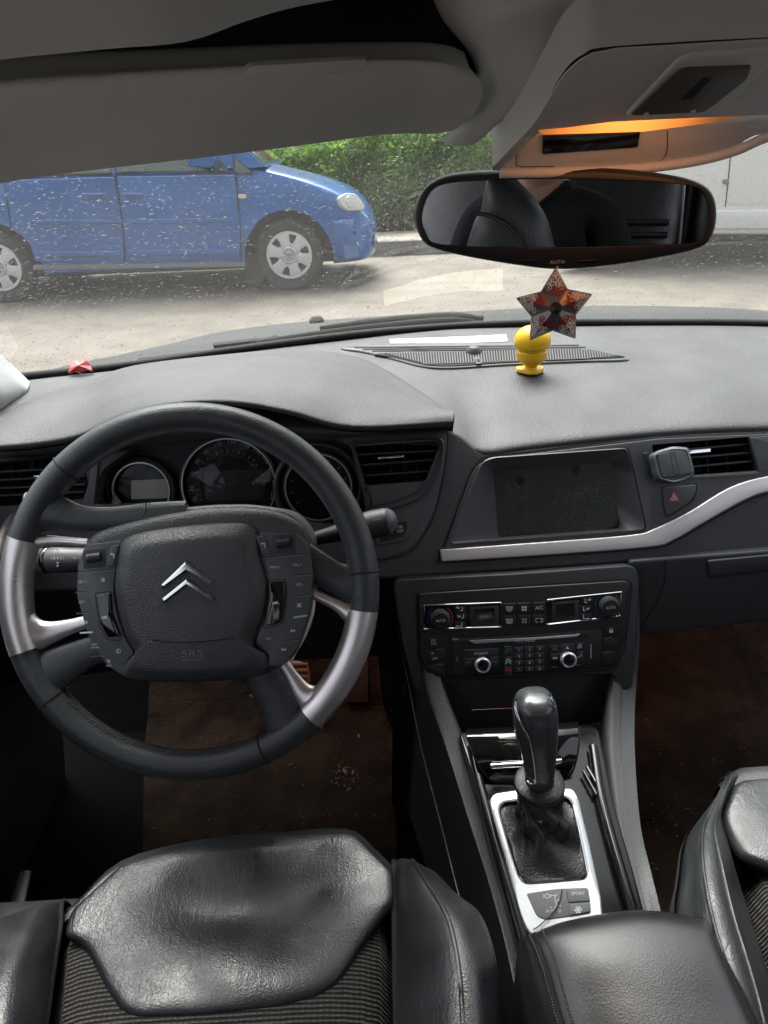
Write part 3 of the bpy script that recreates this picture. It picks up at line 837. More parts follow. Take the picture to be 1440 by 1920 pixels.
# ================================================================== CABIN SHELL
# windscreen: rows from the cowl up to the header, columns left to right
WS0 = [(-20, 712, 1.10), (60, 704, 1.15), (250, 683, 1.24), (480, 650, 1.30), (720, 621, 1.345), (960, 606, 1.36), (1200, 604, 1.35), (1440, 606, 1.31), (1640, 622, 1.22), (1780, 640, 1.12)]
base = [atY(x, y, Y) for x, y, Y in WS0]
def header(p):     # header end of the glass above a cowl point
    c = 0.19; t = (p.x - c) / 0.75
    return V((c + (p.x - c) * 0.84, 0.66 - 0.16 * t * t, 1.305 - 0.03 * t * t))
WS_BOW = 0.02
def ws_point(u, v):
    """u 0..1 left to right, v 0..1 cowl to header (bowed outwards a little)."""
    k = u * (len(base) - 1); i = min(int(k), len(base) - 2)
    b = [base[max(i - 1, 0)], base[i], base[i + 1], base[min(i + 2, len(base) - 1)]]
    p = V(crv(*[tuple(q) for q in b], k - i))
    h = header(p)
    q = p.lerp(h, v); q.z += WS_BOW * 4 * v * (1 - v); return q
wrows = [[ws_point(i / 36, j / 16) for i in range(37)] for j in range(17)]
ws = loft('windscreen', wrows, M['glass'], None, 1, 1, 0, 180)
tag(ws, 'curved windscreen glass spotted with dried raindrops above the dashboard', 'windscreen')
# raindrops on the outside
vs = []; fs = []
def ws_normal(u, v):
    a = ws_point(min(u + 0.01, 1), v) - ws_point(max(u - 0.01, 0), v); b = ws_point(u, min(v + 0.02, 1)) - ws_point(u, max(v - 0.02, 0))
    n = a.cross(b).normalized(); return n if n.z > 0 else -n, a.normalized()
for _ in range(28000):
    u, v = random.uniform(0.02, 0.98), random.uniform(0.015, 0.97)
    p = ws_point(u, v)
    n, a = ws_normal(u, v); b = n.cross(a)
    p = p + n * 0.0006
    r = min(0.0019, math.exp(random.gauss(math.log(0.00042), 0.4)))
    ex = random.uniform(1.1, 3.2); th = random.gauss(0, 0.22)
    a2 = a * math.cos(th) + b * math.sin(th); b2 = n.cross(a2); k = len(vs)
    N = 7
    for s, h in ((1.0, 0.0), (0.8, 0.10), (0.42, 0.17)):
        for i in range(N):
            t = 2 * math.pi * i / N
            j = 1 + random.uniform(-0.18, 0.18)
            vs.append(p + a2 * (math.cos(t) * r * s * ex * j) + b2 * (math.sin(t) * r * s * j) + n * (h * r))
    vs.append(p + n * 0.19 * r)
    for q in range(2):
        for i in range(N):
            fs.append((k + q * N + i, k + q * N + (i + 1) % N, k + (q + 1) * N + (i + 1) % N, k + (q + 1) * N + i))
    for i in range(N): fs.append((k + 2 * N + i, k + 2 * N + (i + 1) % N, k + 3 * N))
    fs.append(tuple(k + i for i in reversed(range(N))))
rd = mk('raindrops', vs, fs, M['water'], None, 180); tag(rd, 'scattered raindrops dried on the windscreen', 'raindrops', kind='stuff')
# black border strip at the foot of the glass
tube('windscreen_seal', cr([tuple(p + V((0, -0.006, 0.0005))) for p in base], 4, False), 0.009, M['joint'], ws, n=8, sq=(1, 0.8))
# bonnet
bon = []
sil = [(-60, 716), (60, 705), (150, 683), (300, 650), (430, 620), (600, 601), (850, 586), (1100, 574), (1300, 576), (1440, 584), (1700, 606)]
b0 = [(-60, 740, 1.22), (60, 722, 1.28), (150, 712, 1.33), (300, 694, 1.38), (430, 674, 1.42), (600, 650, 1.46), (850, 626, 1.5), (1100, 622, 1.5), (1300, 622, 1.47), (1440, 624, 1.43), (1700, 640, 1.33)]
r0 = [atY(x, y, Y) for x, y, Y in b0]
yo = [1.42, 1.55, 1.75, 2.0, 2.2, 2.32, 2.4, 2.42, 2.4, 2.34, 2.1]
r2 = [atY(x, y, Y) for (x, y), Y in zip(sil, yo)]
r1 = [a.lerp(b, 0.5) + V((0, 0, 0.012)) for a, b in zip(r0, r2)]
r3 = [p + V((0, 0.06, -0.05)) for p in r2]
r4 = [p + V((0, 0.10, -0.35)) for p in r2]
bo = loft('bonnet', [r0, r1, r2, r3, r4], M['bonnet'], None, 4, 4, 0, 60)
tag(bo, 'black bonnet in front of the windscreen, wet and dull', 'bonnet')
# wipers
def wiper(pts, label):
    wp = thing('wiper', label, 'wiper', atY(*pts[0]), 'wipers at the foot of the windscreen')
    path = [atY(*p) for p in pts]
    tube('blade', cr([tuple(p) for p in path], 6, False), 0.0055, M['black'], wp, n=6, sq=(1, 1.3))
    tube('arm', cr([tuple(p + V((0, 0.012, 0.009))) for p in path[:-1]], 6, False), [0.009] + [0.006] * (6 * (len(path) - 2)), M['rubber'], wp, n=6)
wiper([(905, 610, 1.385), (845, 602, 1.37), (720, 612, 1.36), (600, 627, 1.34), (480, 645, 1.31)], 'black wiper lying along the glass below the cream paper reflection')
wiper([(520, 648, 1.34), (400, 662, 1.30), (260, 680, 1.25)], 'black wiper at the driver side foot of the windscreen')
# washer jet on the bonnet
jf = Frame(atY(594, 603, 2.05), V((1, 0, 0)), V((0, 1, 0)))
tag(lathe('washer_jet', [(0.02, -0.02), (0.02, 0.006), (0.012, 0.014), (0.0, 0.016)], jf, 0, 0, M['rubber'], None, n=16), 'small black washer jet on the bonnet edge left of the paper', 'washer jet')

# A pillar trim (left)
pl = [[(-160, 540, .98), (-60, 620, 1.03), (0, 664, 1.07), (30, 690, 1.09), (56, 716, 1.10)],
      [(-160, 600, 0.93), (-60, 665, 0.99), (0, 698, 1.03), (28, 714, 1.05), (52, 728, 1.07)],
      [(-160, 690, 0.90), (-60, 725, 0.96), (0, 738, 1.0), (26, 742, 1.03), (46, 738, 1.06)],
      [(-160, 790, 0.90), (-60, 785, 0.95), (0, 772, 1.0), (20, 762, 1.03), (38, 750, 1.06)]]
ap = loft('pillar_trim', [[atY(*p) for p in r] for r in pl], M['pillar'], None, 5, 5, 0.0, 60)
tag(ap, 'pale grey windscreen pillar trim at the left end of the dashboard', 'pillar trim')
CX = 0.19          # car centre line
# headliner over the heads
def hl_row(Y, z): return [V((CX + dx, Y, z - 0.16 * (abs(dx) / 0.68) ** 4)) for dx in (-0.68, -0.5, -0.25, 0, 0.25, 0.5, 0.68)]
edge = [(-250, 150, .46), (-100, 130, .47), (0, 112, .485), (200, 92, .495), (350, 78, .50), (460, 40, .52), (560, 12, .54), (700, -10, .55), (850, -20, .555), (1000, -28, .56), (1150, -36, .565)]
e = [atY(*p) for p in edge]
rows = [[V((p.x * (1 + 0.1 * 0), -1.3, 1.34)) for p in e], [V((p.x, -0.5, 1.345)) for p in e], [V((p.x, 0.1, 1.325)) for p in e], [V((p.x, 0.33, 1.30)) for p in e],
        [p + V((0, -0.06, 0.008)) for p in e], e, [p + V((0, 0.012, 0.02)) for p in e], [p + V((0, 0.02, 0.09)) for p in e], [p + V((0, 0.25, 0.09)) for p in e], [p + V((0, 0.4, 0.02)) for p in e]]
hd = thing('headliner', 'grey cloth roof lining above the front seats', 'roof lining', (CX, 0.2, 1.3))
loft('lining', rows, M['liner'], hd, 4, 4, 0.0, 60, towards=(0, 0, 0.5))
# right hand half, running down to the overhead console
R = [[(790, -30, .72), (840, -25, .60), (1000, -40, .54), (1200, -60, .53), (1440, -90, .52), (1700, -130, .50), (2100, -150, .46)],
     [(800, 40, .74), (860, 40, .615), (950, 20, .56), (1100, 0, .55), (1250, -10, .54), (1440, -30, .52), (1800, -50, .48)],
     [(860, 134, .74), (905, 130, .63), (960, 110, .595), (1060, 60, .57), (1200, 45, .56), (1440, 40, .54), (1800, 30, .48)],
     [(842, 240, .69), (868, 240, .66), (930, 220, .64), (1000, 160, .61), (1120, 90, .585), (1440, 72, .565), (1800, 60, .5)],
     [(822, 262, .70), (842, 268, .68), (890, 270, .665), (970, 200, .64), (1090, 130, .62), (1440, 120, .60), (1800, 110, .53)]]
R = [[atY(*p) for p in r] for r in R]
pre = [[V((p.x, -1.3, 1.334)) for p in R[0]], [V((p.x, -0.5, 1.339)) for p in R[0]], [V((p.x, 0.1, 1.319)) for p in R[0]], [V((p.x, 0.36, 1.303)) for p in R[0]]]
loft('lining', pre + R, M['liner'], hd, 4, 4, 0.0, 60, towards=(0.2, 0, 0.5))
# skin of the roof above, closes the cabin to the sky
def shell(name, rows, m, parent, label=None): return loft(name, rows, m, parent, 3, 3, 0.0, 60, label=label)
roof = [[V((CX + dx * k, Y, z - 0.10 * (abs(dx) / 0.68) ** 3)) for dx in (-0.68, -0.4, 0, 0.4, 0.68)] for Y, z, k in ((-1.7, 1.38, 0.9), (-1.0, 1.425, 0.95), (-0.3, 1.44, 1), (0.2, 1.425, 1), (0.5, 1.38, 0.95), (0.69, 1.325, 0.93))]
M['bodypaint'] = mat('black_body_paint', (0.012, 0.013, 0.014), 0.3, coat=1)
shell('roof_panel', roof, M['bodypaint'], hd)
# sun visor (folded up, seen from below)
vis = [[(-420, 470, .60), (-200, 395, .62), (0, 344, .635), (200, 316, .645), (420, 291, .65), (600, 268, .66), (700, 254, .665), (770, 250, .668), (815, 251, .665), (852, 244, .655)],
       [(-420, 430, .58), (-200, 350, .60), (0, 296, .615), (200, 272, .625), (420, 250, .63), (600, 232, .64), (700, 222, .645), (780, 218, .648), (836, 222, .645), (886, 216, .636)],
       [(-420, 330, .555), (-200, 280, .57), (0, 232, .585), (200, 208, .595), (420, 190, .60), (600, 176, .61), (700, 170, .615), (790, 168, .618), (850, 174, .618), (904, 178, .618)],
       [(-420, 240, .545), (-200, 200, .56), (0, 166, .572), (200, 148, .582), (420, 134, .59), (600, 122, .598), (700, 118, .602), (790, 118, .605), (850, 128, .606), (898, 148, .610)],
       [(-420, 200, .56), (-200, 170, .57), (0, 140, .585), (200, 128, .595), (420, 118, .60), (600, 110, .61), (700, 108, .615), (790, 108, .618), (846, 114, .618), (880, 126, .618)]]
vg = [[atY(*p) for p in r] for r in vis]
sv = thing('sun_visor', 'grey driver sun visor folded against the top of the windscreen', 'sun visor', vg[2][4])
vg.append([p + V((0, 0.03, 0.012)) for p in vg[4]]); vg.append([p + V((0, 0.012, 0.02)) for p in vg[1]])
loft('visor_flap', vg, M['liner'], sv, 5, 5, 0.0, 180)
vf = frame3(atY(440, 170, .595), atY(640, 150, .605), atY(440, 120, .585))
slab('mirror_cover', rr([(442, 150), (470, 124), (690, 112), (684, 136)], 8), vf, -0.004, 0.0015, 0.0012, M['liner'], sv)
# hollow above the visor, its deep shade put into a near-black lining colour
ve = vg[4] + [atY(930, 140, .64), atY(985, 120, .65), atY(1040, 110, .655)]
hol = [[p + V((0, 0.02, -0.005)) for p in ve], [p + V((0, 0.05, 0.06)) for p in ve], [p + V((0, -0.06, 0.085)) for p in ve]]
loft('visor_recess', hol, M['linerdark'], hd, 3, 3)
# doors, rear and side shells of the cabin (they shade the cabin and show in the mirror)
M['door'] = mat('door_panel', (0.014, 0.015, 0.017), 0.55, bump=[('noise', 700, 0.0002)])
def side_door(sx, name, label, y0, y1, swing=0):
    X = CX + sx * 0.74
    t = thing(name, label, 'car door', (X, y1, 0.3))
    rows = [[V((X + sx * o, y, z)) for y in (y0, y0 + (y1 - y0) * 0.33, y0 + (y1 - y0) * 0.66, y1)] for o, z in ((0.0, 0.25), (-0.02, 0.4), (0.02, 0.55), (-0.05, 0.62), (-0.06, 0.68), (0.0, 0.72), (0.02, 0.85), (0.0, 0.93), (0.05, 0.945))]
    loft('door_card', rows, M['door'], t, 2, 3, 0.03, 40, towards=(CX, 0, 0.6))
    box('door_armrest', (X - sx * 0.07, (y0 + y1) / 2 - 0.05, 0.66), 0.06, (y1 - y0) * 0.5, 0.05, M['soft'], t, 0.012)
    tube('grab_handle', [(X - sx * 0.06, y1 - 0.25, 0.72), (X - sx * 0.09, y1 - 0.22, 0.78), (X - sx * 0.09, y1 - 0.08, 0.80), (X - sx * 0.05, y1 - 0.05, 0.76)], 0.012, M['silver'], t)
    t.rotation_euler.z = R_(swing)
    return t
dl = side_door(-1, 'front_door_panel', 'dark front door left of the driver seat', -0.42, 0.95)
dr = side_door(1, 'front_door_panel', 'dark front door right of the passenger seat', -0.42, 0.95)
dl2 = side_door(-1, 'rear_door_panel', 'dark rear door seen left in the mirror', -1.25, -0.46)
dr2 = side_door(1, 'rear_door_panel', 'dark rear door seen right in the mirror', -1.25, -0.46)
for sx in (-1, 1):
    X = CX + sx * 0.7
    tag(box('rear_quarter_panel', (CX + sx * 0.74, -1.55, 0.80), 0.05, 0.58, 1.06, M['soft'], None, 0.01), 'dark rear quarter trim on the %s' % ('driver side' if sx < 0 else 'passenger side'), 'trim panel')
    bpx = tube('door_pillar', [(X + sx * 0.04, -0.44, 0.3), (X + sx * 0.03, -0.44, 0.93), (X - sx * 0.09, -0.44, 1.30)], 0.04, M['soft'], None, sq=(1.2, 0.8))
    tag(bpx, 'grey middle door pillar on the %s' % ('driver side' if sx < 0 else 'passenger side'), 'pillar')
tag(box('tailgate', (CX, -1.88, 0.66), 1.5, 0.06, 0.8, M['soft'], None, 0.02), 'dark inside of the tailgate behind the rear seat', 'tailgate')
M['shelf'] = mat('rear_shelf_cloth', (0.02, 0.02, 0.02), 0.9)
fl = mk('floor', [V((CX - 0.78, -1.6, 0.24)), V((CX + 0.78, -1.6, 0.24)), V((CX + 0.78, 1.05, 0.27)), V((CX - 0.78, 1.05, 0.27)), V((CX - 0.78, 1.34, 0.5)), V((CX + 0.78, 1.34, 0.5)), V((CX - 0.78, 1.37, 0.85)), V((CX + 0.78, 1.37, 0.85))],
        [(0, 1, 2, 3), (3, 2, 5, 4), (4, 5, 7, 6)], M['carpet'], None, 0)
tag(fl, kind='structure')

# ================================================================== DASHBOARD
da = thing('dashboard', 'wide dark grey dashboard under the windscreen', 'dashboard', (CX, 1.1, 0.8))
_p0 = atY(1000, 1050, 0.845); _p2 = atY(1000, 835, 0.905); _p2.x = _p0.x
FA = Frame(_p0, V((1, 0, 0)), _p2 - _p0)          # fascia plane
def fa(name, ol, h0, h1, bev, m, parent, r=6, **k): return slab(name, rr(ol, r), FA, h0, h1, bev, m, parent, **k)

# soft top pad from the glass down to the fascia
padn = [(-60, 840), (60, 828), (250, 800), (480, 785), (720, 798), (850, 806), (905, 846), (1000, 834), (1240, 809), (1440, 800), (1640, 800), (1780, 812)]
padb = [(-60, 735, 1.02), (60, 712, 1.13), (250, 690, 1.23), (480, 657, 1.295), (640, 637, 1.33), (750, 624, 1.345), (850, 615, 1.352), (960, 612, 1.355), (1200, 609, 1.345), (1440, 611, 1.305), (1640, 628, 1.215), (1780, 648, 1.12)]
B0 = [atY(*p) for p in padb]; N0 = [FA.at(x, y, 0.0) for x, y in padn]
for i in range(6): N0[i] = N0[i] + V((0, 0, -0.012))
def padrow(t, bump): return [b.lerp(n, t) + V((0, 0, bump)) for b, n in zip(B0, N0)]
rows = [[p + V((0, 0.03, -0.02)) for p in B0], B0, padrow(0.25, 0.008), padrow(0.5, 0.012), padrow(0.75, 0.014), padrow(0.93, 0.007), N0, [p + FA.n * -0.012 + FA.v * -0.012 for p in N0]]
loft('top_pad', rows, M['pad'], da, 5, 5, 0.0, 60)
# hood over the instruments
hb_ = [(-60, 815, .97), (42, 752, 1.06), (167, 713, 1.14), (254, 686, 1.185), (400, 668, 1.21), (560, 656, 1.225), (680, 673, 1.18), (790, 735, 1.03), (852, 786, .915)]
hf_ = [(-60, 838, .85), (60, 829, .85), (150, 812, .845), (230, 776, .84), (330, 752, .835), (440, 750, .835), (540, 767, .84), (660, 797, .855), (850, 789, .88)]
HB = [atY(*p) for p in hb_]; HF = [atY(*p) for p in hf_]
def hrow(t, b): return [p.lerp(q, t) + V((0, 0, b)) for p, q in zip(HB, HF)]
rows = [[p + V((0, 0.02, -0.03)) for p in HB], HB, hrow(0.2, 0.006), hrow(0.5, 0.012), hrow(0.8, 0.008), hrow(0.96, 0.002), [p + V((0, 0, -0.003)) for p in HF], [p + V((0, 0.012, -0.012)) for p in HF], [p + V((0, 0.07, -0.022)) for p in HF], [p + V((0, 0.12, -0.03)) for p in HF]]
loft('instrument_hood', rows, M['pad'], da, 5, 4, 0.0, 60)
M['under'] = mat('black_flock', (0.008, 0.008, 0.009), 0.95)
loft('hood_underside', [[p + V((0, 0.012, -0.0135)) for p in HF], [p + V((0, 0.06, -0.026)) for p in HF], [p + V((0, 0.13, -0.04)) for p in HF]], M['under'], da, 4, 3, towards=(0, 0.5, 0.4))

# fascia body
fo = [(-90, 862), (250, 842), (700, 812), (836, 806), (862, 812), (905, 850), (1000, 839), (1240, 813), (1440, 804), (1620, 802), (1620, 1030), (1440, 1034), (1240, 1050), (1100, 1062), (820, 1080), (740, 1086), (400, 1098), (-90, 1118)]
fascia = fa('fascia', fo, -0.035, 0.0, 0.006, M['grain'], da, 14, steps=4)
V1 = [(664, 837), (816, 827), (824, 833), (819, 849), (798, 901), (687, 910)]
V2 = [(1221, 834), (1403, 819), (1420, 882), (1229, 896)]
V0 = [(-60, 872), (150, 850), (166, 905), (160, 935), (20, 948), (-60, 952)]
SCO = [(903, 866), (922, 857), (1178, 839), (1212, 994), (842, 1022), (868, 950)]
SCI = [(927, 882), (1147, 867), (1162, 990), (935, 1007)]
CLU = [(172, 945), (190, 880), (250, 840), (420, 800), (600, 812), (668, 840), (684, 905), (688, 960), (640, 985), (540, 975), (300, 960)]
def cutter(ol, r=4, a=-0.2, b=0.05): return slab2('cutter', P(FA, rr(ol, r), 0.0), FA, a, b, 0, M['black'], None)
cut(fascia, [cutter(V1), cutter(V2, 3), cutter(V0, 6), cutter(SCO, 10), cutter(CLU, 20)])
# vents ------------------------------------------------------------------
def vent(ol, slats, tab, label, cav, vanes, mslat=M['soft']):
    v = bpy.data.objects.new('air_vent', None); COL.objects.link(v); v.parent = da; v['label'] = label
    slab('cavity', ol, FA, -0.07, -0.06, 0, M['black'], v)
    collar('duct_wall', [(x, y) for x, y in rr(ol, 3)], [(x, y) for x, y in rr(ol, 3)], FA, 0.0, -0.06, M['black'], v, bev=0.0001, hb=-0.062)
    for (x0, y0, x1, y1) in slats:
        a0 = FA.at(x0, y0, -0.004); a1 = FA.at(x1, y1, -0.004)
        back = -FA.n * 0.022 + V((0, 0, -0.004)); t = FA.v * 0.0011
        vs = [a0 + t, a1 + t, a1 - t, a0 - t, a0 + back + t, a1 + back + t, a1 + back - t, a0 + back - t]
        mk('slat', vs, [(3, 2, 1, 0), (0, 1, 5, 4), (7, 6, 2, 3), (4, 5, 6, 7), (0, 4, 7, 3), (1, 2, 6, 5)], mslat, v, 0)
    for (x, y0, y1) in vanes:
        a0 = FA.at(x, y0, -0.03); a1 = FA.at(x + (y1 - y0) * 0.05, y1, -0.03); t = V((0.0008, 0, 0)); bk = -FA.n * 0.02
        vs = [a0 - t, a0 + t, a1 + t, a1 - t, a0 - t + bk, a0 + t + bk, a1 + t + bk, a1 - t + bk]
        mk('vane', vs, [(0, 1, 2, 3), (1, 5, 6, 2), (4, 0, 3, 7), (5, 4, 7, 6)], M['soft'], v, 0)
    if tab:
        (x0, y0, x1, y1, wpx) = tab
        fa('tab', [(x0, y0 - wpx / 2), (x1, y1 - wpx / 2), (x1, y1 + wpx / 2), (x0, y0 + wpx / 2)], -0.012, 0.001, 0.001, M['chrome'], v, 1.5)
    return v
vent(V1, [(671, 852, 817, 845), (678, 872, 811, 862), (684, 892, 804, 883)], (709, 859, 757, 855, 5), 'driver side centre vent with a chrome tab', None, [(702, 830, 905), (732, 828, 902), (757, 828, 902), (780, 826, 900)])
vent(V2, [(1225, 848, 1406, 832), (1226, 864, 1409, 848), (1228, 881, 1415, 864)], (1280, 849, 1333, 844, 7), 'vent right of the screen half hidden by the phone holder', None, [(1255, 834, 893), (1290, 832, 890), (1325, 829, 888), (1362, 826, 886), (1392, 823, 884)])
vent(V0, [(-60, 888, 157, 876), (-60, 903, 160, 892), (-60, 918, 160, 908), (-60, 932, 158, 922)], (62, 894, 80, 893, 5), 'vent at the left end behind the wheel rim', None, [(20, 860, 940), (60, 858, 938), (110, 855, 935)])
# panel with the driver side centre vent
vp = fa('vent_panel', [(668, 824), (836, 812), (838, 830), (832, 880), (815, 957), (790, 1006), (764, 1034), (712, 1050), (690, 1044), (684, 905)], -0.004, 0.003, 0.0015, M['satin'], da, 8)
cut(vp, [cutter(V1)])
VF = [(655, 828), (778, 820), (826, 819), (834, 828), (833, 850), (828, 880), (808, 919), (777, 942), (732, 956), (694, 964), (678, 915)]
collar('vent_frame', rr(VF, 10), rr([(664, 836), (776, 828), (814, 826), (825, 833), (822, 850), (815, 878), (798, 908), (770, 930), (730, 943), (692, 952), (684, 905)], 8), FA, 0.009, 0.004, M['satin'], vp, bev=0.002, hb=0.0)
slab('vent_sill', rr([(688, 911), (795, 902), (775, 926), (735, 941), (694, 950)], 5), FA, -0.002, 0.006, 0.001, M['satin'], vp)
fa('thumb_wheel', [(680, 922), (690, 919), (695, 948), (685, 952)], 0, 0.009, 0.001, M['soft'], vp, 3)
seam('joint', [(679, 922), (688, 917), (692, 920), (697, 947), (692, 953), (684, 954), (679, 922)], FA, 0.0066, 1.5, M['joint'], vp, smoothp=False)
seam('joint', [(838, 806), (839, 830), (834, 880), (817, 958), (792, 1008), (766, 1037), (712, 1053)], FA, 0.001, 1.6, M['joint'], vp)
# switch plate with OFF button
sp = fa('switch_plate', [(700, 975), (765, 964), (781, 965), (783, 977), (774, 1000), (757, 1015), (706, 1024)], 0, 0.0055, 0.0012, M['satin'], vp, 6)
fa('push_button', [(738, 984), (760, 976), (764, 980), (763, 992), (756, 1004), (740, 1009)], 0, 0.0075, 0.0008, M['key'], sp, 3)
fa('push_button', [(711, 996), (736, 986), (738, 1010), (713, 1016)], 0, 0.0068, 0.0008, M['key'], sp, 2)
text('lettering', 'OFF', FA, 750.5, 996, 5.0, M['print'], sp, 0.0076, 4)
glyph('symbol', [arcpoly(0.3, 0, 0.5, -90, 90, 0.22), line(0.3, 0.55, 0.3, -0.55, 0.2), line(-0.2, 0.4, -0.8, 0.4, 0.18), line(-0.2, 0, -0.8, 0, 0.18), line(-0.2, -0.4, -0.8, -0.4, 0.18)], FA, 750, 988, 5, M['print'], sp, 0.0076)
# instrument surround, left flank
fa('vent_divider', [(168, 852), (186, 850), (176, 948), (152, 948), (166, 905)], -0.02, 0.004, 0.002, M['satin'], da, 3)
# centre panel round the screen and right vent
cp_ol = [(832, 1036), (858, 958), (881, 896), (894, 874), (915, 860), (1240, 822), (1620, 806), (1620, 866), (1440, 893), (1370, 913), (1295, 958), (1230, 990), (1200, 998)]
cpn = fa('centre_panel', cp_ol, -0.004, 0.003, 0.0012, M['satin'], da, 6)
cut(cpn, [cutter(SCO, 10), cutter(V2, 3)])
seam('joint', [(829, 1030), (856, 958), (879, 895), (892, 872), (914, 856), (1000, 846), (1240, 817), (1440, 808), (1600, 806)], FA, 0.001, 2.4, M['joint'], cpn)
fa('vent_sill', [(1226, 897), (1422, 884), (1424, 890), (1226, 904)], 0, 0.005, 0.0015, M['satin'], cpn, 2)
fa('vent_flank', [(1406, 820), (1620, 806), (1620, 864), (1424, 884)], 0, 0.006, 0.002, M['satin'], cpn, 2)
fa('thumb_wheel', [(1207, 849), (1217, 848), (1226, 885), (1216, 887)], 0, 0.006, 0.001, M['soft'], cpn, 3)
hz = fa('hazard_button', [(1242, 914), (1306, 908), (1305, 923), (1297, 939), (1256, 965), (1249, 966)], 0, 0.006, 0.0012, M['satin'], cpn, 5)
seam('button_joint', rr([(1241, 913), (1307, 907), (1306, 924), (1298, 940), (1257, 967), (1248, 968)], 5), FA, 0.0032, 1.8, M['joint'], hz, smoothp=False, closed=True)
tri = lambda s: [(0, s), (-s * 0.95, -s * 0.75), (s * 0.95, -s * 0.75)]
def triring(s, wd): return [[tri(s)[i], tri(s)[(i + 1) % 3], tri(s - wd)[(i + 1) % 3], tri(s - wd)[i]] for i in range(3)]
glyph('warning_triangle', [tri(12.5)], FA, 1264, 931, 1, M['redp'], hz, 0.0061, 4)
glyph('warning_triangle', triring(7.6, 2.2) + [tri(2.6)], FA, 1264, 932, 1, M['print'], hz, 0.0064, 4)
# brushed strip
st_t = [(825, 1031), (1000, 1018), (1180, 1004), (1230, 991), (1295, 959), (1370, 914), (1440, 893), (1530, 880), (1620, 874)]
st_b = [(1620, 900), (1530, 906), (1440, 922), (1390, 941), (1320, 980), (1262, 1013), (1215, 1026), (1000, 1042), (829, 1053)]
slab('trim_strip', cr(st_t, 4, False) + cr(st_b, 4, False), FA, -0.004, 0.0065, 0.0016, M['strip'], da)
seam('joint', [(823, 1030), (824, 1048), (832, 1055), (1000, 1045), (1215, 1029), (1264, 1016), (1322, 983), (1392, 944), (1440, 926), (1530, 910)], FA, 0.0008, 2.2, M['joint'], da)
# glove box and knee panel
_g0 = atY(1320, 1180, 0.815); GB = Frame(_g0, V((1, 0, 0)), V((0, 0.02, 0.12)))
gb = slab('glove_box', rr([(1180, 1052), (1620, 1018), (1620, 1146), (1440, 1165), (1180, 1194)], 8), GB, -0.2, 0.0, 0.014, M['soft'], da)
slab('handle', rr([(1327, 1052), (1620, 1024), (1620, 1052), (1440, 1068), (1331, 1081)], 4), GB, 0, 0.004, 0.002, M['soft'], gb)
seam('joint', [(1326, 1046), (1327, 1078), (1334, 1083), (1440, 1070), (1620, 1054)], GB, 0.0, 2.0, M['joint'], gb, smoothp=False)
seam('joint', [(1247, 1050), (1247, 1082), (1238, 1115), (1220, 1148), (1194, 1184)], GB, 0.0005, 2.2, M['joint'], gb)
_k0 = atY(400, 1150, 0.875); KP = Frame(_k0, V((1, 0, 0)), V((0, -0.03, 0.12)))
slab('knee_panel', rr([(-90, 1078), (742, 1066), (742, 1228), (640, 1236), (300, 1248), (-90, 1300)], 10), KP, -0.12, 0.0, 0.012, M['soft'], da)

# grille and slots at the foot of the glass (laid on the pad) --------------------
from mathutils.bvhtree import BVHTree
def pad_tree():
    _v = []; _f = []
    for o in [c for c in da.children if c.name.split('.')[0] in ('top_pad', 'instrument_hood')]:
        k = len(_v); _v += [v.co + ORG[da.name] for v in o.data.vertices]; _f += [[i + k for i in p.vertices] for p in o.data.polygons]
    return BVHTree.FromPolygons(_v, _f)
_bvh = pad_tree()
def onpad(px, py, lift=0.0):
    h = _bvh.ray_cast(CAM, ray(px, py).normalized())
    n = h[1] if h[1].z > 0 else -h[1]
    return h[0] + n * lift
def padslab(name, ol, lift, m, parent, rings=5, edge=0.002):
    """Thin plate following the pad, outlined in photo points."""
    n = len(ol); cx = sum(p[0] for p in ol) / n; cy = sum(p[1] for p in ol) / n
    vs = [onpad(x, y, -0.004) for x, y in ol] + [onpad(x, y, lift - edge * 0.6) for x, y in ol]; fs = []
    for k in range(rings):
        s = 1 - k / rings - (0.012 if k == 0 else 0)
        vs += [onpad(cx + (x - cx) * s, cy + (y - cy) * s, lift) for x, y in ol]
    vs.append(onpad(cx, cy, lift))
    for k in range(rings + 1):
        for i in range(n):
            j = (i + 1) % n
            fs.append((k * n + i, k * n + j, (k + 1) * n + j, (k + 1) * n + i))
    for i in range(n): fs.append(((rings + 1) * n + i, (rings + 1) * n + (i + 1) % n, len(vs) - 1))
    return fixn(mk(name, vs, fs, m, parent, 40))
gro = [(640, 655), (700, 650), (850, 646), (1000, 645), (1080, 650), (1145, 663), (1176, 672), (1170, 678), (1100, 680), (960, 686), (840, 693), (790, 689), (740, 676), (690, 664)]
gr = padslab('defroster_grille', cr(gro, 4), 0.003, M['satin'], da)
for k, (x0, y0, x1, y1) in enumerate([(664, 655.2, 1085, 650.8), (680, 658.7, 1098, 654.5), (698, 662, 1090, 658)]):
    q = [(x0 + (x1 - x0) * t / 8, y0 + (y1 - y0) * t / 8) for t in range(9)]
    padslab('slot', [(x, y - 1.0) for x, y in q] + [(x, y + 1.0) for x, y in reversed(q)], 0.0036, M['joint'], gr, 2, 0.0005)
M['mesh'] = mat('speaker_mesh', (0.07, 0.07, 0.072), 0.5)
padslab('speaker_mesh', cr([(706, 667), (850, 663.5), (1000, 660.5), (1090, 659), (1150, 668), (1170, 674), (1100, 677.5), (960, 683.5), (840, 690.5), (790, 686.5), (745, 675.5)], 4), 0.0042, M['joint'], gr)
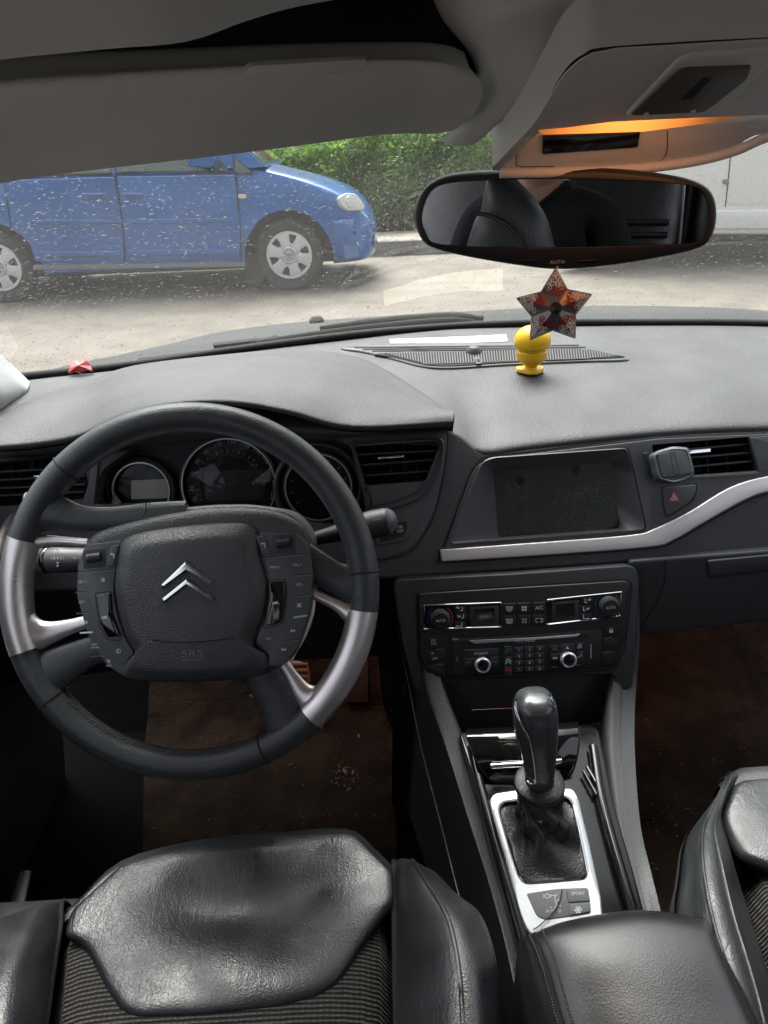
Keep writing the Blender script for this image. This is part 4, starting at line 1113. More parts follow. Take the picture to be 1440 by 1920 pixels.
for i in range(92):     # ribs of the mesh
    x = 713 + i * 4.95
    yt = 667 - (x - 706) * 0.021 if x < 1090 else 659 + (x - 1090) * 0.17
    yb = 668 + (x - 715) * 0.26 if x < 790 else (690 - (x - 790) * 0.034 if x < 1100 else 678.5 - (x - 1100) * 0.07)
    if yb - yt < 3: continue
    q = [onpad(x + t * 2.5, yt + 1 + (yb - yt - 2) * t, 0.0050) for t in (0, 0.5, 1)]
    tube('rib', q, 0.0011, M['mesh'], gr, n=4)
_sp = onpad(888, 665, 0.004)
lathe('sun_sensor', [(0.013, 0), (0.0125, 0.004), (0.008, 0.009), (0.0, 0.0105)], Frame(_sp, V((1, 0, 0)), V((0, 1, 0))), 0, 0, M['satin'], gr, n=24)
padslab('key_slot', rr([(888, 676), (899, 675), (904, 688), (893, 689)], 2), 0.0062, M['soft'], gr, 2)
padslab('key_slot', rr([(893, 681), (899, 680.5), (901, 685), (895, 685.5)], 1), 0.0068, M['joint'], gr, 2)

# ------------------------------------------------------------- instruments
ic = thing('instrument_cluster', 'three dark round gauges behind the steering wheel', 'gauges', FA.at(430, 900, -0.05))
CLF = Frame(FA.at(430, 900, -0.050), V((1, 0, 0)), V((0, 0.30, 0.95)))
slab('backing', rr([(120, 970), (150, 850), (300, 800), (560, 800), (700, 850), (720, 1000)], 20), CLF, -0.03, 0.0, 0.0, M['black'], ic)
def gauge(cx, cy, r, label, depth=0.012):
    g_ = bpy.data.objects.new('gauge', None); COL.objects.link(g_); g_.parent = ic; g_['label'] = label
    a, b = CLF.px(cx, cy); k = CLF.px(cx + 1, cy)[0] - a
    lathe('dial', [(r * k, 0.001), (0, 0.001)], CLF, a, b, M['lcddark'], g_, n=56)
    lathe('ring', [((r + 7) * k, 0.0), ((r + 6) * k, depth), ((r + 1.5) * k, depth + 0.001), ((r + 1) * k, 0.003)], CLF, a, b, M['soft'], g_, n=64, cap=False)
    lathe('bright_ring', [((r + 2.2) * k, depth), ((r + 1.6) * k, depth + 0.0024), ((r - 0.4) * k, depth + 0.0024), ((r - 1) * k, depth)], CLF, a, b, M['plate'], g_, n=64, cap=False)
    return g_, a, b, k
g0, *_ = gauge(270, 918, 52, 'small left gauge with a pale display')
slab('display', rr([(246, 901), (315, 898), (316, 934), (246, 936)], 2), CLF, 0, 0.0025, 0.0, M['lcd'], g0)
g1, a1, b1, k1 = gauge(432, 908, 86, 'large middle speedometer')
slab('display', rr([(383, 884), (492, 880), (494, 938), (386, 938)], 2), CLF, 0, 0.0025, 0.0, mat('speedometer_display', (0.03, 0.033, 0.036), 0.2), g1)
labs = [(366, 936, '10', 68), (360, 916, '30', 84), (362, 890, '50', 76), (371, 866, '70', 56), (386, 848, '90', 40), (408, 834, '110', 18), (434, 829, '130', 0), (460, 834, '150', -20), (482, 846, '170', -38), (498, 862, '190', -58), (510, 884, '210', -74), (515, 908, '230', -88), (511, 930, '250', -104)]
for x, y, s, rot in labs:
    text('lettering', s, CLF, x, y, 8.0, M['gaugeprint'], g1, 0.0012, rot)
for i in range(25):
    t = R_(205 - i * (230 / 24)); c, s = math.cos(t), math.sin(t); k = k1
    q = line((60 if i % 2 == 0 else 63) * k * c, (60 if i % 2 == 0 else 63) * k * s, 66 * k * c, 66 * k * s, 0.0008)
    mk('tick', [CLF.w(a1 + x, b1 + y, 0.0022) for x, y in q], [(0, 1, 2, 3)], M['gaugeprint'], g1, 0)
lathe('inner_ring', [(57 * k1, 0.002), (57 * k1, 0.004), (55.5 * k1, 0.004), (55.5 * k1, 0.002)], CLF, a1, b1, M['soft'], g1, n=56, cap=False)
g2, a2, b2, k2 = gauge(598, 912, 61, 'right rev counter half hidden by the wheel rim')
lathe('cowl', [(84 * k2, -0.001), (83 * k2, 0.02), (78 * k2, 0.022), (74 * k2, 0.004)], CLF, a2, b2, M['satin'], g2, n=64, cap=False)
for i in range(11):
    t = R_(215 - i * 25); c, s = math.cos(t), math.sin(t)
    q = line(48 * k2 * c, 48 * k2 * s, 54 * k2 * c, 54 * k2 * s, 0.001)
    mk('tick', [CLF.w(a2 + x, b2 + y, 0.0022) for x, y in q], [(0, 1, 2, 3)], M['dimprint'] if i < 8 else M['redp'], g2, 0)
lathe('cowl', [(64 * k2, -0.001), (63 * k2, 0.02), (60 * k2, 0.022), (58 * k2, 0.004)], CLF, *CLF.px(270, 918), M['soft'], g0, n=64, cap=False)
# domed clear lens over the speedometer
lathe('lens', [(85 * k1, 0.014), (70 * k1, 0.022), (45 * k1, 0.030), (20 * k1, 0.034), (0, 0.035)], CLF, a1, b1, M['lens'], g1, n=48, cap=False, smooth=180)

# ------------------------------------------------------------- screen
sc_ = thing('navigation_screen', 'dusty switched off navigation screen in the middle of the dashboard', 'screen', FA.at(1045, 935, -0.02))
SB = [(920, 874), (1152, 858), (1168, 996), (930, 1014)]
collar('screen_hood', rr(SCO, 10), rr(SCI, 3), FA, 0.0045, -0.018, M['satin'], sc_, bev=0.0012, hb=-0.03, ang=math.pi * 0.75)
def dusty():
    m = mat('dusty_screen', (0.012, 0.014, 0.013), 0.16)
    t = m.node_tree; b = t.nodes['Principled BSDF']; L = t.links.new
    tc = t.nodes.new('ShaderNodeTexCoord')
    v = t.nodes.new('ShaderNodeTexVoronoi'); v.inputs['Scale'].default_value = 640; L(tc.outputs['Object'], v.inputs['Vector'])
    lt = t.nodes.new('ShaderNodeMath'); lt.operation = 'LESS_THAN'; lt.inputs[1].default_value = 0.23; L(v.outputs['Distance'], lt.inputs[0])
    n = t.nodes.new('ShaderNodeTexNoise'); n.inputs['Scale'].default_value = 60; n.inputs['Detail'].default_value = 6; L(tc.outputs['Object'], n.inputs['Vector'])
    r = t.nodes.new('ShaderNodeMapRange'); r.inputs['From Min'].default_value = 0.35; r.inputs['From Max'].default_value = 0.7; L(n.outputs['Fac'], r.inputs['Value'])
    mu = t.nodes.new('ShaderNodeMath'); mu.operation = 'MULTIPLY'; L(lt.outputs[0], mu.inputs[0]); L(r.outputs[0], mu.inputs[1])
    mx = t.nodes.new('ShaderNodeMix'); mx.data_type = 'RGBA'; mx.inputs[6].default_value = (0.018, 0.021, 0.018, 1); mx.inputs[7].default_value = (0.33, 0.33, 0.28, 1)
    L(mu.outputs[0], mx.inputs[0]); L(mx.outputs[2], b.inputs['Base Color'])
    r2 = t.nodes.new('ShaderNodeMapRange'); r2.inputs['To Min'].default_value = 0.3; r2.inputs['To Max'].default_value = 0.45; L(n.outputs['Fac'], r2.inputs['Value']); L(r2.outputs[0], b.inputs['Roughness'])
    return m
M['dusty'] = dusty()
slab('screen', SCI, FA, -0.03, -0.0185, 0, M['dusty'], sc_)
for x, y in ((976, 902), (1080, 881)):
    slab('finger_smudge', circ(x, y, 8, 20), FA, -0.02, -0.0182, 0, M['lcddark'], sc_)

# ================================================================== CENTRE CONSOLE
cc = thing('centre_console', 'black centre console between the front seats with a gear lever set in it', 'console', (CX, 0.6, 0.27))
_s1 = atY(985, 1260, 0.775); _s2 = atY(985, 1100, 0.815); _s2.x = _s1.x
SF = Frame(_s1, V((1, 0, 0)), _s2 - _s1)
hsng = slab('stack_housing', rr([(737, 1100), (746, 1087), (960, 1076), (1180, 1060), (1194, 1066), (1199, 1086), (1194, 1200), (1186, 1290), (1150, 1302), (1151, 1264), (960, 1273), (818, 1281), (803, 1304), (776, 1292), (754, 1205)], 8), SF, -0.09, 0.0, 0.010, M['soft'], cc, steps=4)
# side flanks (world points from photo points and forward distances)
def A(l): return [atY(*p) for p in l]
left = [[(738, 1100, .84), (748, 1190, .86), (768, 1290, .86), (790, 1400, .80), (826, 1540, .705), (856, 1660, .63), (890, 1790, .545), (920, 1960, .46)],
        [(786, 1180, .80), (790, 1230, .788), (798, 1290, .765), (836, 1400, .70), (880, 1540, .615), (918, 1660, .545), (952, 1790, .47), (986, 1960, .39)],
        [(790, 1180, .797), (795, 1230, .785), (804, 1288, .762), (842, 1400, .70), (886, 1540, .615), (925, 1660, .545), (958, 1790, .47), (992, 1960, .39)],
        [(812, 1180, .797), (816, 1230, .785), (824, 1285, .762), (866, 1400, .702), (910, 1540, .617), (949, 1660, .547), (986, 1790, .472), (1020, 1960, .392)],
        [(818, 1180, .80), (822, 1230, .79), (832, 1288, .77), (874, 1400, .715), (918, 1545, .63), (956, 1668, .56), (992, 1795, .48), (1026, 1965, .40)],
        [(830, 1200, .85), (834, 1250, .84), (842, 1310, .82), (884, 1420, .76), (926, 1560, .67), (962, 1680, .60), (996, 1800, .52), (1030, 1970, .44)]]
Lw = [A(r) for r in left]
tube('edge_line', cr([tuple(p + V((-0.0005, -0.001, 0.0008))) for p in Lw[0]], 6, False), 0.0007, M['plate'], cc, n=6)
low = [[V((p.x - 0.015, p.y, 0.28)) for p in Lw[0]]]
loft('flank', [Lw[0], Lw[1]], M['soft'], cc, 4, 4, 0, 30)
loft('flank_lower', low + [Lw[0]], M['soft'], cc, 4, 2, 0, 30, towards=(-0.5, 0.3, 0.6))
loft('side_rail', [Lw[1], Lw[2], Lw[3], Lw[4], Lw[5]], M['rail'], cc, 4, 3, 0, 60)
right = [[(1196, 1090, .815), (1199, 1200, .79), (1192, 1290, .768), (1190, 1400, .70), (1200, 1540, .615), (1222, 1640, .555), (1262, 1800, .46), (1300, 1960, .39)],
         [(1176, 1180, .80), (1176, 1230, .788), (1168, 1290, .766), (1166, 1400, .70), (1180, 1540, .615), (1203, 1660, .545), (1238, 1790, .47), (1272, 1960, .39)],
         [(1172, 1180, .798), (1172, 1230, .786), (1163, 1290, .764), (1160, 1400, .70), (1174, 1540, .615), (1197, 1660, .545), (1232, 1790, .47), (1266, 1960, .39)],
         [(1152, 1180, .80), (1152, 1230, .79), (1142, 1290, .766), (1137, 1400, .703), (1152, 1540, .618), (1178, 1660, .548), (1214, 1790, .473), (1248, 1960, .393)],
         [(1146, 1185, .83), (1146, 1235, .82), (1134, 1300, .80), (1124, 1410, .73), (1140, 1550, .645), (1168, 1670, .575), (1204, 1795, .50), (1240, 1970, .42)]]
Rw = [A(r) for r in right]
loft('side_rail', Rw, M['rail'], cc, 4, 3, 0, 60)
loft('flank_lower', [[V((p.x + 0.02, p.y, 0.28)) for p in Rw[0]], Rw[0]], M['soft'], cc, 4, 2, 0, 30, towards=(0.8, 0.3, 0.6))
# storage bin below the controls
bin_ = slab('storage_lid', rr([(812, 1268), (1156, 1250), (1150, 1330), (1128, 1356), (1090, 1362), (868, 1372), (840, 1354)], 12), Frame(SF.o - SF.n * 0.03, SF.u, SF.v), -0.02, 0.0, 0.006, M['soft'], cc)
BN = Frame(SF.o - SF.n * 0.03, SF.u, SF.v)
tube('chrome_bar', [BN.at(885, 1331.5, 0.003), BN.at(976, 1327, 0.004), BN.at(1068, 1321, 0.003)], 0.0018, M['chrome'], bin_, n=8)
# gloss deck
_c1 = atZ(1025, 1700, 0.505); _c2 = atZ(1015, 1420, 0.540); _c2.x = _c1.x
CP = Frame(_c1, V((1, 0, 0)), _c2 - _c1)
dk = slab('gloss_deck', rr([(858, 1372), (1090, 1360), (1122, 1362), (1150, 1500), (1190, 1640), (1230, 1790), (1290, 2000), (1060, 2000), (980, 1800), (945, 1660), (900, 1500)], 12), CP, -0.06, 0.0, 0.004, M['deck'], cc)
for pts in ([(884, 1400), (905, 1490), (940, 1620), (985, 1780)], [(1112, 1400), (1128, 1500), (1160, 1620), (1205, 1770)]):
    q = [CP.at(x, y, 0.006) for x, y in cr(pts, 4, False)]
    tube('gloss_rail', q, 0.006, M['deck'], dk, n=10, sq=(1, 0.9), up=CP.n)
# ashtray lid: rolls up from the deck
lid = [[(925, 1466, .002), (960, 1467, .002), (1000, 1466, .002), (1040, 1462, .002), (1064, 1457, .002)], [(900, 1436, .018), (950, 1438, .02), (1000, 1437, .02), (1045, 1434, .02), (1078, 1428, .018)],
       [(884, 1404, .030), (940, 1404, .034), (995, 1402, .034), (1045, 1398, .034), (1084, 1392, .030)], [(875, 1378, .034), (935, 1376, .038), (990, 1373, .038), (1045, 1369, .038), (1084, 1365, .034)],
       [(875, 1366, .028), (935, 1364, .03), (990, 1361, .03), (1045, 1357, .03), (1084, 1353, .028)]]
LD = [[CP.at(*p) for p in r] for r in lid]
al = loft('ashtray_lid', LD, M['gloss'], cc, 5, 5, 0.006, 60)
tube('edge_line', cr([tuple(CP.at(*p)) for p in [(874, 1374, .034), (883, 1405, .029), (899, 1437, .017), (922, 1464, .003), (960, 1469, .001), (1040, 1464, .001), (1067, 1456, .002), (1080, 1428, .017), (1086, 1392, .029), (1086, 1362, .032)]], 4, False), 0.0012, M['joint'], al, n=5)
hp = [CP.at(921, 1437, .0235), CP.at(960, 1434, .026), CP.at(1010, 1431, .026), CP.at(1052, 1427, .0245)]
tube('handle', cr([tuple(p) for p in hp], 4, False), 0.0036, M['chrome'], al, n=10)
# side slots of the cup holder right of the lever
for x0, y0, x1, y1 in ((1094, 1446, 1118, 1490), (1101, 1438, 1125, 1480)):
    q = [CP.at(x0, y0, 0.008), CP.at(x1, y1, 0.008)]
    tube('cup_holder_rib', q, 0.0022, M['gloss'], dk, n=6)
# ------------------------------------------------------------- gear selector
gs = thing('gear_lever', 'black automatic gear lever with leather gaiter in a silver plate', 'gear lever', CP.at(1020, 1580))
PLO = rr([(917, 1501), (925, 1487), (978, 1479), (1074, 1477), (1084, 1494), (1107, 1590), (1127, 1681), (1132, 1745), (1010, 1760), (990, 1748), (974, 1712), (948, 1610)], [10, 10, 6, 12, 8, 4, 4, 8, 14, 10, 6, 4])
PLI = rr([(933, 1514), (942, 1503), (1000, 1496), (1062, 1492), (1075, 1505), (1090, 1570), (1103, 1637), (1096, 1648), (1040, 1653), (985, 1657), (973, 1645), (952, 1580)], [8, 8, 6, 12, 8, 4, 8, 8, 4, 10, 8, 4])
pl_ = collar('silver_plate', PLO, PLI, CP, 0.006, 0.0065, M['plate'], gs, bev=0.0015, hb=0.0, n=160, ang=0)
PL2 = [(x + (1020 - x) * 0.045, y + (1575 - y) * 0.03) for x, y in PLI]
collar('chrome_ring', PLI, PL2, CP, 0.0075, 0.004, M['chrome'], pl_, bev=0.0012, hb=0.0, n=160)
lp = slab('legend_plate', rr([(987, 1675), (1045, 1666), (1103, 1664), (1108, 1708), (1066, 1718), (1024, 1724), (1007, 1718)], [4, 6, 6, 4, 2, 6, 8]), CP, 0.003, 0.0072, 0.0008, mat('legend_grey', (0.13, 0.135, 0.14), 0.5), gs)
slab('push_button', rr([(1061, 1667), (1102, 1665), (1107, 1689), (1066, 1692)], 3), CP, 0.006, 0.0084, 0.0008, M['legend'] if 'legend' in M else bpy.data.materials['legend_grey'], lp)
slab('push_button', rr([(1067, 1694), (1107, 1691), (1108, 1709), (1069, 1716)], 3), CP, 0.006, 0.0084, 0.0008, bpy.data.materials['legend_grey'], lp)
text('lettering', 'SPORT', CP, 1084, 1675.5, 6, M['print'], lp, 0.0085, 1)
glyph('snowflake', [line(math.cos(R_(a)) * -1, math.sin(R_(a)) * -1, math.cos(R_(a)), math.sin(R_(a)), 0.3) for a in (0, 60, 120)] + [line(math.cos(R_(a)) * 0.6, math.sin(R_(a)) * 0.6, math.cos(R_(a + 25)), math.sin(R_(a + 25)), 0.2) for a in range(0, 360, 60)], CP, 1084, 1706, 7, M['print'], lp, 0.0085)
for s, x, y in (('P', 1043, 1679), ('R', 1047, 1688), ('N', 1049, 1698), ('D', 1050, 1708), ('M', 1027, 1709)):
    text('lettering', s, CP, x, y, 5.4, M['print'], lp, 0.0075, 2)
text('lettering', '+', CP, 1033, 1702, 6, M['print'], lp, 0.0075); text('lettering', '-', CP, 1034, 1709, 6, M['print'], lp, 0.0075)
glyph('gate_line', [line(-5, 12, 3, 12, 1.4), line(3, 12, 4, 2, 1.4), line(4, 2, 6, 0, 1.4), line(6, 0, 6, -8, 1.4), line(6, -8, 3, -10, 1.4), line(3, -10, 3, -16, 1.4), line(3, -16, -4, -16, 1.4)], CP, 1037, 1691, 1, M['print'], lp, 0.0072)
glyph('foot_symbol', [arcpoly(0, 0, 4, k * 60, k * 60 + 60, 1.3) for k in range(6)] + [line(-6.5, -3, -6.5, 3, 1.2), line(6.5, -3, 6.5, 3, 1.2)], CP, 1026, 1680, 1, M['print'], lp, 0.0072)
# crease-like hair lying over the legend
tube('hair_strand', cr([tuple(CP.at(*p)) for p in [(1054, 1668, .009), (1049, 1690, .0095), (1036, 1712, .0095), (1012, 1735, .009), (1000, 1743, .0085)]], 5, False), 0.0006, M['black'], gs, n=5)
# gaiter
NB = 64
bot = arclen(start_at(ccw(P(CP, PL2, 0.003)), 0), NB)
def lev(py):   # lever axis
    t = (py - 1300) / 180.0
    return (1003 + 8 * t, 0.612 - 0.012 * t)
rings = []
gl_w = [(1650, None), (1600, 0.030), (1560, 0.0275), (1520, 0.026), (1490, 0.0265), (1474, 0.0262), (1468, 0.024)]
top_c = [atY(1011, 1474, 0.60), atY(1008, 1520, 0.585), atY(1012, 1560, 0.578)]
neck = atY(1011, 1472, 0.60)
base_c = CP.w(sum(a for a, b in bot) / NB, sum(b for a, b in bot) / NB, 0.0)
vs = []; fs = []
K = 22
fold = random.Random(3)
for k in range(K + 1):
    t = k / K
    c = base_c.lerp(neck, t)
    sh = min(1.0, t / 0.34)
    sh = sh * sh * (3 - 2 * sh)
    for i in range(NB):
        a, b = bot[i]
        an = math.atan2(b - sum(q[1] for q in bot) / NB, a - sum(q[0] for q in bot) / NB)
        pb = CP.w(a, b, 0.003)
        r = 0.0262 + 0.003 * math.sin(3 * an + 9 * t) * (1 - t)
        pt = c + CP.u * (math.cos(an) * r) + CP.v * (math.sin(an) * r)
        hgt = base_c.lerp(neck, t) - base_c
        side = pb + hgt * min(t * 1.0, 0.32) * (1 - 0.0 * sh)
        p = side.lerp(pt, sh)
        amp = 0.0055 * math.sin(math.pi * min(1, t * 1.25)) ** 1.0
        p = p + (p - c).normalized() * amp * (math.sin(4 * an + 7 * t + 1.2) * 0.7 + math.sin(7 * an - 13 * t) * 0.45)
        p = p + CP.n * 0.004 * math.sin(5 * an + 11 * t) * math.sin(math.pi * t)
        vs.append(p)
for k in range(K):
    for i in range(NB):
        j = (i + 1) % NB
        fs.append((k * NB + i, k * NB + j, (k + 1) * NB + j, (k + 1) * NB + i))
ga = mk('gaiter', vs, fs, M['boot'], gs, 180)
lathe('gaiter_collar', [(0.0268, -0.004), (0.0285, 0.0), (0.0275, 0.005), (0.0235, 0.007)], Frame(neck, V((1, 0, 0)), V((0, 0.95, 0.1))), 0, 0, M['boot'], ga, n=40)
# knob: sections (photo y, left x, right x, forward distance, depth)
KN = [(1480, 986, 1037, .600, .030), (1450, 984, 1038, .602, .032), (1420, 979, 1041, .604, .036), (1390, 970, 1043, .606, .042), (1360, 964, 1044, .609, .048), (1335, 963, 1043, .611, .050), (1315, 967, 1040, .613, .046), (1303, 977, 1031, .615, .034), (1297, 990, 1018, .617, .016)]
ax0, ax1 = atY(1011, 1480, .600), atY(1003, 1297, .617)
axd = (ax1 - ax0).normalized(); fwd = V((1, 0, 0)).cross(axd) * -1
vs = []; fs = []; NK = 36
secs = cr([tuple(float(q) for q in s) for s in KN], 4, False)
for py, xl, xr, Y, dp in secs:
    l, r = atY(xl, py, Y), atY(xr, py, Y); c = (l + r) / 2; hw = (r - l).length / 2
    for i in range(NK):
        t = 2 * math.pi * i / NK
        ca, sa = math.cos(t), math.sin(t)
        se = lambda v, e: math.copysign(abs(v) ** e, v)
        vs.append(c + V((1, 0, 0)) * hw * se(ca, 0.75) + fwd * (dp / 2) * se(sa, 0.75))
n = len(secs)
for k in range(n - 1):
    for i in range(NK):
        fs.append((k * NK + i, k * NK + (i + 1) % NK, (k + 1) * NK + (i + 1) % NK, (k + 1) * NK + i))
fs.append(tuple(range((n - 1) * NK, n * NK)))
M['knob'] = mat('satin_knob', (0.06, 0.063, 0.068), 0.24, spec=0.8, rvar=(60, 0.05))
kn = fixn(mk('knob', vs, fs, M['knob'], gs, 60))
KF = Frame(atY(1004, 1390, 0.578), V((1, 0, 0)), axd)
for pts in ([(968, 1312), (966, 1330), (974, 1352), (989, 1380), (998, 1410), (1003, 1450), (1003, 1466), (996, 1470), (986, 1462)], [(1030, 1304), (1038, 1322), (1043, 1350), (1042, 1390), (1038, 1430), (1036, 1468)]):
    q = []
    for x, y in cr(pts, 4, False):
        # lie on the knob surface
        sct = min(secs, key=lambda s: abs(s[0] - y)); py, xl, xr, Y, dp = sct
        cxp = (xl + xr) / 2; hw = (xr - xl) / 2
        e = max(-0.98, min(0.98, (x - cxp) / hw))
        d = (1 - abs(e) ** (2 / 0.75)) ** 0.375 * dp / 2
        q.append(atY(x, y, Y - d - 0.0006))
    tube('chrome_line', q, 0.0015, M['chrome'], kn, n=8)
text('lettering', 'D', KF, 1011, 1345, 5, M['joint'], kn, 0.0, 5)
# armrest -----------------------------------------------------------------
ar = thing('armrest', 'black leather armrest with stitched edges between the seats', 'armrest', atZ(1200, 1850, 0.56))
rows = [[(968, 1800, .54), (1000, 1790, .54), (1075, 1760, .545), (1200, 1740, .55), (1320, 1755, .545), (1352, 1790, .54), (1370, 1830, .53)],
        [(972, 1766, .585), (990, 1757, .60), (1068, 1727, .606), (1200, 1708, .61), (1318, 1726, .605), (1342, 1757, .595), (1362, 1800, .575)],
        [(974, 1762, .595), (995, 1760, .616), (1072, 1735, .628), (1204, 1718, .632), (1318, 1734, .626), (1338, 1758, .615), (1364, 1800, .585)],
        [(982, 1822, .595), (1016, 1812, .618), (1086, 1790, .634), (1212, 1776, .638), (1336, 1790, .632), (1366, 1812, .618), (1396, 1850, .585)],
        [(1000, 1905, .595), (1040, 1900, .618), (1112, 1886, .634), (1232, 1876, .638), (1372, 1888, .632), (1414, 1905, .618), (1446, 1940, .585)],
        [(1030, 2040, .595), (1080, 2036, .618), (1150, 2020, .634), (1270, 2010, .638), (1430, 2030, .632), (1480, 2050, .618), (1520, 2080, .585)],
        [(1080, 2320, .595), (1140, 2316, .618), (1220, 2300, .634), (1350, 2290, .638), (1530, 2310, .632), (1590, 2330, .618), (1640, 2370, .585)]]
AR = [[atZ(*p) for p in r] for r in rows]
pad = loft('pad', AR, M['aleather'], ar, 5, 5, 0.0, 60)
skirt = [[AR[0][i] + V((0, 0.0, -0.2)) for i in range(7)], AR[0]]
loft('skirt', skirt, M['soft'], ar, 4, 2)
loft('side', [[r[0] + V((-0.004, 0, -0.25)) for r in AR], [r[0] for r in AR]], M['soft'], ar, 4, 2, towards=(-0.3, 0.3, 0.8))
loft('side', [[r[6] + V((0.004, 0, -0.25)) for r in AR], [r[6] for r in AR]], M['soft'], ar, 4, 2, towards=(0.9, 0.3, 0.8))
g = refine(AR, 5, 5)
def along(j0, lift):
    return [r[j0] + V((0, 0, lift)) for r in g[8:]]
for j in (5, 7):
    q = along(j, 0.0012)
    for i in range(0, len(q) - 1):
        for s in range(4):
            a = q[i].lerp(q[i + 1], s / 4 + 0.02); b = q[i].lerp(q[i + 1], s / 4 + 0.16)
            tube('stitch', [a, b], 0.0008, M['thread'], pad, n=4)
tube('seam', along(6, -0.0006), 0.0014, M['joint'], pad, n=5)
tube('seam', along(25, 0.0002), 0.0016, M['joint'], pad, n=5)

# ------------------------------------------------------------- climate and radio panel
rp = thing('control_panel', 'black radio and climate control panel above the gear lever', 'car radio', SF.at(985, 1180))
H0 = 0.005
def sf(name, ol, h0, h1, bev, m, parent, r=2, **k): return slab(name, rr(ol, r), SF, h0, h1, bev, m, parent, **k)
fp = sf('face_plate', [(784, 1113), (980, 1101), (1176, 1089), (1182, 1098), (1168, 1215), (1150, 1252), (985, 1263), (818, 1272), (797, 1257), (787, 1225)], -0.01, H0, 0.002, M['key'], rp, 8)
seam('joint', rr([(781, 1112), (980, 1098), (1178, 1086), (1186, 1097), (1172, 1216), (1153, 1256), (985, 1267), (816, 1276), (793, 1259), (783, 1226)], 8), SF, 0.001, 2, M['joint'], rp, smoothp=False, closed=True)
def climate(fr_ol, knob, disp, lab, icons, flip):
    c = bpy.data.objects.new('climate_unit', None); COL.objects.link(c); c.parent = rp; c['label'] = lab
    inner = [(x + (2.6 if x < sum(p[0] for p in fr_ol) / 4 else -2.6), y + (2.6 if y < sum(p[1] for p in fr_ol) / 4 else -2.6)) for x, y in fr_ol]
    collar('chrome_frame', rr(fr_ol, 1.5), rr(inner, 1), SF, H0 + 0.0022, H0 + 0.0016, M['chrome'], c, bev=0.0004, hb=H0, n=160)
    sf('inlay', inner, H0, H0 + 0.0006, 0, M['gloss'], c, 1)
    d = sf('display', disp, H0, H0 + 0.0016, 0.0004, M['soft'], c, 2)
    mx, my = sum(p[0] for p in disp) / 4, sum(p[1] for p in disp) / 4
    sf('glass', [((x - mx) * 0.68 + mx, (y - my) * 0.66 + my - 2) for x, y in disp], H0, H0 + 0.0019, 0, M['gloss'], c, 1)
    a, b = SF.px(*knob, H0); k = SF.px(knob[0] + 1, knob[1], H0)[0] - a
    kb = lathe('knob', [(19 * k, H0), (19 * k, H0 + 0.006), (17.5 * k, H0 + 0.010), (13.5 * k, H0 + 0.0115), (13 * k, H0 + 0.0085)], SF, a, b, M['soft'], c, n=72, knurl=0.02)
    lathe('cap', [(12.4 * k, H0 + 0.008), (12 * k, H0 + 0.0105), (0, H0 + 0.011)], SF, a, b, M['key'], c, n=36)
    fk = Frame(SF.w(a, b, H0 + 0.0108), SF.u, SF.v)
    px_, py_ = pix(SF.w(a, b, H0 + 0.011))
    text('lettering', 'AUTO', fk, px_, py_ + 1, 4.6, M['print'], c, 0.0006, 4)
    px_, py_ = pix(SF.w(a, b, H0 + 0.0007))
    glyph('cold_mark', [arcpoly(0, 0, 23.5, 125, 235, 1.2)], SF, px_, py_, 1, M['bluep'], c, H0 + 0.0007)
    glyph('hot_mark', [arcpoly(0, 0, 23.5, -40, 55, 2.2)], SF, px_, py_, 1, M['redp'], c, H0 + 0.0007)
    for i, (x, y) in enumerate(icons):
        sg = -1 if flip else 1
        sf('push_button', [(x - 11, y - 6.5), (x + 12, y - 7), (x + 12, y + 6), (x - 11, y + 6.5)], H0, H0 + 0.0018, 0.0004, M['key'], c, 1)
        glyph('airflow_symbol', [line(-1 * sg, 2 if i == 0 else (0 if i == 1 else -3), -5 * sg, 2 if i == 0 else (0 if i == 1 else -3), 2.6), line(4 * sg, 4, 4 * sg, -3, 1.6), line(4 * sg, -3, 0, -3, 1.6), circ(-5.5 * sg, 3 if i == 0 else (1 if i == 1 else -3), 1.8, 8)], SF, x, y, 1, M['print'], c, H0 + 0.0019)
climate([(794, 1134), (941, 1129), (940, 1177), (794, 1181)], (825, 1159), [(880, 1138), (936, 1135), (936, 1173), (884, 1176)], 'left climate unit with knob left of its display', [(863, 1142), (865, 1156), (862, 1171)], False)
climate([(1025, 1124), (1167, 1109), (1163, 1157), (1025, 1172)], (1140, 1135), [(1035, 1130), (1086, 1125), (1086, 1162), (1035, 1166)], 'right climate unit with knob right of its display', [(1101, 1127), (1098, 1142), (1098, 1157)], True)
